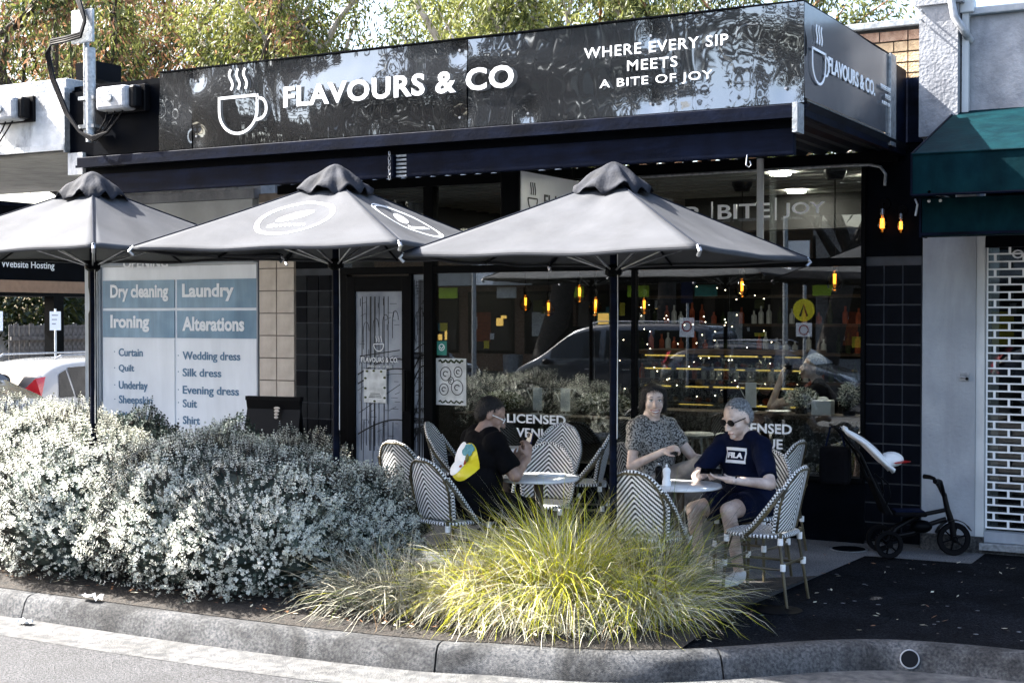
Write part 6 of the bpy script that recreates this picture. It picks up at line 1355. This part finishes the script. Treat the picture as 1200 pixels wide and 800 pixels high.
MB().tube([(-.03, .12, .42), (.02, .14, .56), (.00, .145, .66), (-.06, .14, .72)], .009, 8).build('safety_hoop', 'black_frame', tk, smooth=True); MB().tube([(-.03, -.12, .42), (.02, -.14, .56), (.00, -.145, .66), (-.06, -.14, .72)], .009, 8).build('safety_hoop', 'black_frame', tk, smooth=True)
hd = MB(); NA_, NB_ = 14, 10
for i in range(NA_+1):
    for j in range(NB_+1):
        q_ = i/NA_; b_ = -1+2*j/NB_; hd.v.append((-.37+.44*q_, b_*(.10+.07*math.sin(PI*q_)), 1.17-.36*q_+.05*math.sin(PI*q_)-.05*b_*b_))
for i in range(NA_):
    for j in range(NB_): a_ = i*(NB_+1)+j; hd.f.append((a_, a_+1, a_+NB_+2, a_+NB_+1)); hd.m.append(1 if 2 <= j <= 7 and 1 <= i <= 10 else 0)
o = hd.build('sun_hood', ['white_print', 'black_cloth'], tk, fix=True, smooth=True); sdm = o.modifiers.new('s', 'SOLIDIFY'); sdm.thickness = .03
for s_ in (-1, 1): MB().tube([(-.38, s_*.11, 1.14), (-.2, s_*.16, 1.02), (-.02, s_*.17, .84), (.06, s_*.12, .78)], .016, 8).build('hood_piping', 'white_print', tk, smooth=True)
cpb = thing('sun_cap', 'white cap with red underside resting on the front of the trike hood', 'cap', (-2.83, 11.13, .735)); MB().ell((0, 0, .02), (.095, .085, .06), None, 20).build('crown', 'white_print', cpb, smooth=True); MB().add([(.05+.10*math.cos(t_), .085*math.sin(t_), .0+.012*math.cos(t_)) for t_ in [-PI/2+PI*k/12 for k in range(13)]] + [(0, 0, .02)], [(k, k+1, 13) for k in range(12)]).build('brim', 'red', cpb).modifiers.new('s', 'SOLIDIFY').thickness = .006
bg_ = thing('bag', 'dark bag hanging from the push handle of the trike', 'bag', (-3.24, 11.0, .55)); MB().box(-.12, .12, -.06, .06, 0, .30).build('pouch', 'black_cloth', bg_, bevel=.03); MB().tube([(-.08, 0, .28), (-.04, 0, .45), (.04, 0, .45), (.08, 0, .28)], .008, 6).build('strap', 'navy_cloth', bg_)

# ------------------------------------------------------------------ planting
def sprigs(n, centers, radii, hts, seedv, name, label, mats, pmix, tip=.0175, dens=None):
    """rounded shrub: upright sprigs with whorls of small leaves over several lumps"""
    r_ = np.random.default_rng(seedv); C_ = np.array(centers); Rr = np.array(radii); Hh = np.array(hts)
    wgt = Rr[:, 0]*Rr[:, 1]; pick = r_.choice(len(C_), n, p=wgt/wgt.sum())
    d = r_.normal(0, 1, (n, 3)); d[:, 2] = np.where(r_.random(n) < .72, np.abs(d[:, 2])-.15, -np.abs(d[:, 2])*.75); d /= np.linalg.norm(d, axis=1)[:, None]
    lump = 1 + .07*np.sin(d[:, 0]*9+pick*2)+.06*np.sin(d[:, 1]*11+d[:, 2]*7+pick)+.05*np.sin(d[:, 0]*17-d[:, 2]*15)
    depth = 1-np.abs(r_.normal(0, .055, n)); depth = np.where(r_.random(n) < .12, depth+.05, depth)
    rad = np.stack([Rr[pick, 0], Rr[pick, 1], Hh[pick]*.55], 1); q = d*rad*(lump*depth)[:, None]; P_ = C_[pick]+q; P_[:, 2] += Hh[pick]*.45
    keep = np.ones(n, bool)
    for k in range(len(C_)):
        e = (P_-C_[k]-np.array([0, 0, Hh[k]*.45]))/np.array([Rr[k, 0], Rr[k, 1], Hh[k]*.55]); keep &= ~((np.linalg.norm(e, axis=1) < .86) & (pick != k))
    keep &= P_[:, 2] > .03; P_ = P_[keep]; d = d[keep]; n = len(P_)
    ax = d*.85 + np.array([0, 0, .45]) + r_.normal(0, .22, (n, 3)); ax /= np.linalg.norm(ax, axis=1)[:, None]
    t1 = np.cross(ax, r_.normal(0, 1, (n, 3))); t1 /= np.linalg.norm(t1, axis=1)[:, None]; t2 = np.cross(ax, t1)
    out = []; mi = []; sc_ = (r_.uniform(.55, 1.5, n)*(1+.25*np.sin(P_[:, 0]*7+P_[:, 2]*5)))[:, None]; base_mi = r_.choice(len(mats), n, p=pmix)
    # the tops catch more silver flower-like tips
    for tier, (nl, up_, sp_, L_) in enumerate([(5, .95, .40, .6), (5, .42, .85, .8), (4, .20, .95, .9)]):
        off = ax*(-tier*.016)*sc_
        for k in range(nl):
            a_ = 2*PI*k/nl+tier*.5+r_.uniform(-.2, .2, n); ld = t1*np.cos(a_)[:, None]+t2*np.sin(a_)[:, None]; dr = ax*up_+ld*sp_; sd_ = np.cross(dr, ax); sd_ /= np.linalg.norm(sd_, axis=1)[:, None]+1e-6
            l = tip*L_*sc_; w_ = tip*.20*sc_; b = P_+off; out.append(np.stack([b, b+dr*l*.55-sd_*w_, b+dr*l, b+dr*l*.55+sd_*w_], 1)); mi.append(base_mi)
    # stem
    b = P_-ax*.10*sc_; w_ = t1*.0022; out.append(np.stack([b-w_, b+w_, P_+w_*.6, P_-w_*.6], 1)); mi.append(np.full(n, len(mats)))
    t = thing(name, label, 'shrub', group=None); quads('foliage', np.concatenate(out), mats+['bark_dark'], np.concatenate(mi), t)
    mb = MB()
    for k in range(len(C_)):
        for j in range(70):
            a_ = r_.uniform(0, 2*PI); e_ = r_.uniform(.15, 1.9); q9 = r_.uniform(.95, 1.22); tp = C_[k]+np.array([Rr[k, 0]*.86*math.cos(a_)*math.sin(e_), Rr[k, 1]*.86*math.sin(a_)*math.sin(e_), Hh[k]*(.45+.46*math.cos(e_))]); bs = C_[k]+np.array([.15*math.cos(a_), .15*math.sin(a_), 0]); md = (tp+bs)/2+np.array([0, 0, .1]); mb.tube([bs, md, tuple(np.array([bs, tp])[1]*1.0), tuple(tp+(tp-md)*(q9-.97))], [.012, .007, .003, .0015], 5)
    mb.build('stem', 'bark_dark', t)
    # dense twiggy inside
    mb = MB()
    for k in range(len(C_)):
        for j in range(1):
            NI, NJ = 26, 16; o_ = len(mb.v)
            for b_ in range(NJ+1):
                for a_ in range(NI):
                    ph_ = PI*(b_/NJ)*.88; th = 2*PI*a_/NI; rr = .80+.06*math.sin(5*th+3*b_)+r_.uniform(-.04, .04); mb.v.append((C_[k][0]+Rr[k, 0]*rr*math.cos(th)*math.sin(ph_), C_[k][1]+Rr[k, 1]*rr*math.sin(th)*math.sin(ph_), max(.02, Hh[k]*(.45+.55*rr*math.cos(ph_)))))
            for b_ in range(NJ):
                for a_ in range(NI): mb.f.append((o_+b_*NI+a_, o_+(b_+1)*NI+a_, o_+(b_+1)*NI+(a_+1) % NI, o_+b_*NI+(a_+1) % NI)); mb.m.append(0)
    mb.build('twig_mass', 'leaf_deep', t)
    return t
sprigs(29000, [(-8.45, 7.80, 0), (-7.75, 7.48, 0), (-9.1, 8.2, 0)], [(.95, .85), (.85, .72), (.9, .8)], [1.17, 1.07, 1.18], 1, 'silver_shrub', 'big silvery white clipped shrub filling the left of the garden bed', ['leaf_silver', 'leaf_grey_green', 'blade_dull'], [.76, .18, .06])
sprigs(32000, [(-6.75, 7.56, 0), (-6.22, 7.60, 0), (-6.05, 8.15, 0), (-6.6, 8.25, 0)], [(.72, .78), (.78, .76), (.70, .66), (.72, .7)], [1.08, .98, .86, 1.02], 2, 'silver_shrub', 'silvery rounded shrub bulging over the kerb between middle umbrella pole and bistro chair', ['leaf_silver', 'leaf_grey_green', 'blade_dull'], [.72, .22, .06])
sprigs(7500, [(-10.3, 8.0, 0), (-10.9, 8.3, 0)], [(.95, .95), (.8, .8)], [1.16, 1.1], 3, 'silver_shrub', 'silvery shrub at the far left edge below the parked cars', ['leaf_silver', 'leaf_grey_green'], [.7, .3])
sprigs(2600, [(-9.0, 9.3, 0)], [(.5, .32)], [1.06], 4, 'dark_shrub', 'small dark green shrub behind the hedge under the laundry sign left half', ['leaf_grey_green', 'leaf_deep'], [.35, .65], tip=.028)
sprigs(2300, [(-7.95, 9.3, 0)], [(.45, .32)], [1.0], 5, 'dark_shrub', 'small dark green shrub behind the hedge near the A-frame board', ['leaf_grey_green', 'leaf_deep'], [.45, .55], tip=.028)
def grass(name, label, c, n, L0, L1, spread, mats, pm, seedv, wd=.0055, up=(.55, 1.0), bias=(0, 0), cat='grass clump', lean1=1.0):
    r_ = np.random.default_rng(seedv); a_ = r_.uniform(0, 2*PI, n); b = np.stack([c[0]+r_.normal(0, spread[0], n), c[1]+r_.normal(0, spread[1], n), np.full(n, .03)], 1)
    L_ = r_.uniform(L0, L1, n); h = np.stack([np.cos(a_)+bias[0], np.sin(a_)+bias[1], np.zeros(n)], 1); lean = r_.uniform(.08, lean1, n)**.8; droop = r_.uniform(.25, 1.15, n)
    K = 6; pts = [b]; ang = (PI/2)*(1-lean*.62); p = b
    for k in range(K):
        an = ang - droop*((k+1)/K)**1.3*1.7; p = p + (h*np.cos(an)[:, None]+np.array([0, 0, 1])*np.sin(an)[:, None])*(L_/K)[:, None]; p = p + r_.normal(0, .004, (n, 3))*np.where(r_.random(n) < .12, 4.5, 1.0)[:, None]; p[:, 2] = np.maximum(p[:, 2], .02); pts.append(p)
    sd_ = np.stack([-np.sin(a_), np.cos(a_), r_.normal(0, .35, n)], 1); sd_ /= np.linalg.norm(sd_, axis=1)[:, None]; sd_ *= (wd*r_.uniform(.5, 1.1, n)/2)[:, None]
    V = []; wk = [1, 1, .95, .85, .68, .42, .06]
    for k in range(K): V.append(np.stack([pts[k]-sd_*wk[k], pts[k]+sd_*wk[k], pts[k+1]+sd_*wk[k+1], pts[k+1]-sd_*wk[k+1]], 1))
    mi = r_.choice(len(mats), n, p=pm); t = thing(name, label, cat, (0, 0, 0)); quads('blades', np.concatenate(V), mats, np.tile(mi, K), t); return t
GM = ['blade_lime', 'blade_straw', 'blade_green', 'blade_dull', 'blade_brown']
grass('grass_clump', 'big bright yellow lime upright grass clump in front of the right umbrella pole', (-3.98, 7.72), 3400, .50, 1.0, (.11, .10), GM, [0.5394, 0.3162, 0.0558, 0.0186, 0.07], 11, lean1=.72)
grass('grass_clump', 'lime and straw grass clump spilling over the kerb left of the brightest clump', (-4.42, 7.52), 2600, .40, .76, (.13, .09), GM, [0.279, 0.558, 0.0372, 0.0558, 0.07], 12)
grass('grass_clump', 'straw coloured grass clump at the right tip of the garden bed', (-3.52, 7.90), 2800, .42, .76, (.10, .10), GM, [0.2604, 0.5766, 0.0372, 0.0558, 0.07], 13)
grass('grass_clump', 'dull dry grass clump hugging the right foot of the silvery shrub', (-5.02, 7.40), 1500, .34, .66, (.15, .10), GM, [0.0186, 0.558, 0.0186, 0.3348, 0.07], 14, bias=(-.1, -.1))
grass('grass_clump', 'dry bleached low clump at the kerb below the lime clump', (-4.05, 7.38), 1300, .25, .50, (.24, .06), GM, [0.093, 0.6882, 0.0372, 0.1116, 0.07], 17)
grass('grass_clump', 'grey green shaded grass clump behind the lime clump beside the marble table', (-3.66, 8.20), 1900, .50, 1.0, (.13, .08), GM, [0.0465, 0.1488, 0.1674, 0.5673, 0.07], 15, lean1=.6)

def gum(name, label, x, y, H, R_, mats, pm, nleaf, bark, seedv, leaf=(.085, .021), fork=.35, nl=9, low=.28, hang=.45, cat='tree', group=None):
    r_ = np.random.default_rng(seedv); rr = random.Random(seedv); t = thing(name, label, cat, (0, 0, 0), 0, group); tips = []; mb = MB(); tr = MB()
    base = Vector((x, y, -.3)); top = Vector((x+rr.uniform(-1, 1), y+rr.uniform(-.6, .6), H*fork)); mid = base.lerp(top, .5)+Vector((rr.uniform(-.3, .3), 0, 0)); tr.tube([base, mid, top], [.035*H, .028*H, .022*H], 12); tr.build('trunk', bark, t, smooth=True)
    def limb(p, d, L_, r0, lev):
        pts = [p]; q = p.copy(); dd = d.copy()
        for k in range(4): dd = (dd+Vector((rr.uniform(-.3, .3), rr.uniform(-.3, .3), rr.uniform(-.12, .22)))).normalized(); q = q+dd*L_/4; pts.append(q.copy())
        mb.tube(pts, [r0*(1-.17*k) for k in range(5)], 7)
        tips.append((pts[2], .6)) if lev else None; tips.append((pts[-1], 1.0)); 
        if lev < 2:
            for k in range(3 if lev == 0 else 3): limb(pts[rr.choice([2, 3, 4])], (dd+Vector((rr.uniform(-1, 1), rr.uniform(-1, 1), rr.uniform(-.35, .6)))).normalized(), L_*.62, r0*.5, lev+1)
    for k in range(nl):
        a_ = 2*PI*k/nl+rr.uniform(-.3, .3); e_ = rr.uniform(.15, 1.1); limb(base.lerp(top, rr.uniform(low/fork if low < fork else .8, 1)), Vector((math.cos(a_)*math.cos(e_), math.sin(a_)*math.cos(e_), math.sin(e_))), R_*rr.uniform(.65, 1.05), .013*H, 0)
    mb.build('limb', bark, t, smooth=True)
    T = np.array([list(p) for p, _ in tips]); cl = r_.integers(0, len(T), nleaf); cs = r_.uniform(.5, 1.0, len(T))[cl][:, None]
    off = r_.normal(0, 1, (nleaf, 3)); off /= np.linalg.norm(off, axis=1)[:, None]; off *= (r_.random(nleaf)**.45)[:, None]*np.array([R_*.155, R_*.155, R_*.155*1.35])*cs
    c = T[cl]+off; ax = off/ (np.linalg.norm(off, axis=1)[:, None]+.01)*.6+r_.normal(0, .5, (nleaf, 3)); ax[:, 2] -= hang*1.6; ax /= np.linalg.norm(ax, axis=1)[:, None]; sd_ = np.cross(ax, r_.normal(0, 1, (nleaf, 3))); sd_ /= np.linalg.norm(sd_, axis=1)[:, None]
    l = leaf[0]*r_.uniform(.6, 1.3, nleaf)[:, None]; w_ = leaf[1]*r_.uniform(.7, 1.3, nleaf)[:, None]; V = np.stack([c-ax*l, c-sd_*w_-ax*l*.1, c+ax*l, c+sd_*w_-ax*l*.1], 1)
    cm = r_.choice(len(mats), len(T), p=pm)[cl]; cm = np.where(r_.random(nleaf) < .25, r_.choice(len(mats), nleaf, p=pm), cm); quads('crown', V, mats, cm, t); return t
gB = 'gum trees behind the shops'
gum('gum_tree', 'rust and olive gum tree behind the shops at far left', -25.5, 26.2, 14, 5.6, ['leaf_rust', 'leaf_olive', 'leaf_lime'], [.5, .35, .15], 36000, 'bark_dark', 31, group=gB)
gum('gum_tree', 'gum tree with dark branches and orange tips behind the service pole', -20.5, 21.5, 12.5, 4.4, ['leaf_rust', 'leaf_olive', 'leaf_lime', 'leaf_dark'], [.22, .4, .18, .2], 36000, 'bark_dark', 32, group=gB)
gum('gum_tree', 'lime green drooping gum tree behind the cup emblem of the sign', -17.8, 25.0, 13, 4.8, ['leaf_lime', 'leaf_olive', 'leaf_rust'], [.6, .35, .05], 38000, 'bark_pale', 33, group=gB)
gum('gum_tree', 'yellow green gum tree behind the middle of the black sign', -14.2, 26.0, 13, 4.6, ['leaf_lime', 'leaf_olive', 'leaf_dark'], [.5, .4, .1], 38000, 'bark_pale', 34, group=gB)
gum('gum_tree', 'dark green gum tree with an orange trunk behind the right part of the sign', -12.1, 27.0, 12.5, 4.2, ['leaf_olive', 'leaf_dark', 'leaf_lime'], [.45, .4, .15], 32000, 'bark_orange', 35, group=gB)
gum('gum_tree', 'open crowned gum tree thinning against the sky at right of the sign top', -11.2, 31.0, 12.5, 4.4, ['leaf_dark', 'leaf_olive'], [.6, .4], 28000, 'bark_pale', 36, group=gB)
gS = 'street trees across the road mirrored in the sign'
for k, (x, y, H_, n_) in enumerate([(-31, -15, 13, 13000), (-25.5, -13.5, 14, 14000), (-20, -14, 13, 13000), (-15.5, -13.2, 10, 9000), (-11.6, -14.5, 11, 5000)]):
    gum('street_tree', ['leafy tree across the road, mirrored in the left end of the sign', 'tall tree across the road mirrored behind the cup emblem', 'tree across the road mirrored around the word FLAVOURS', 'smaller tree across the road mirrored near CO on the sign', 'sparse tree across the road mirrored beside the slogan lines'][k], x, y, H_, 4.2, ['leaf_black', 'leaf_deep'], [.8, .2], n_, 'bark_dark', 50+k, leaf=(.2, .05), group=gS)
bush('garden_bush', 'dark leafy bush above the paling fence at left', (-34.0, 30.0, .2), (2.4, 2.4, 2.2), 9000, ['leaf_dark', 'leaf_olive', 'leaf_grey_green'], (.16, .06), 'bush'); bush('garden_bush', 'tall dark bush behind the paling fence next to the laundry corner', (-34.5, 35.5, .2), (2.8, 3.0, 2.8), 11000, ['leaf_dark', 'leaf_grey_green'], (.16, .06), 'bush')
bush('garden_bush', 'dark bush behind the slat fence at the far left edge', (-37.5, 22.5, .4), (2.2, 2.6, 1.7), 8000, ['leaf_dark', 'leaf_olive'], (.16, .06), 'bush'); bush('garden_bush', 'pale sunlit bush behind the slat fence left of the lane post', (-38.5, 27.0, .4), (2.4, 2.8, 1.9), 8000, ['leaf_silver', 'leaf_olive'], (.16, .06), 'bush')
for (x, y, lab) in [(-36.3, 25.0, 'spiky palm behind the white wall left of the lane post')]:
    pt = thing('palm', lab, 'palm tree', (x, y, -.2)); MB().tube([(0, 0, 0), (.05, 0, 1.9)], [.2, .14], 10).build('trunk', 'bark_dark', pt); V = []
    for k in range(46):
        a_ = rng.uniform(0, 2*PI); e_ = rng.uniform(-.2, 1.3); d = np.array([math.cos(a_)*math.cos(e_), math.sin(a_)*math.cos(e_), math.sin(e_)]); sd_ = np.array([-math.sin(a_), math.cos(a_), 0]); p = np.array([0.05, 0, 1.9])
        for q in range(8):
            d2 = d*1.0; d2[2] -= .14*q; p2 = p+d2*.22
            for s_ in (-1, 1):
                for m2 in range(2): b = p+(p2-p)*m2*.5; tp = b+sd_*s_*.42*(1-q*.09)+d2*.22+np.array([0, 0, -.06]); V.append([b, b+d2*.03, tp, b-d2*.01])
            p = p2
    quads('fronds', np.array(V), ['leaf_dark', 'leaf_olive'], rng.integers(0, 2, len(V)), pt)
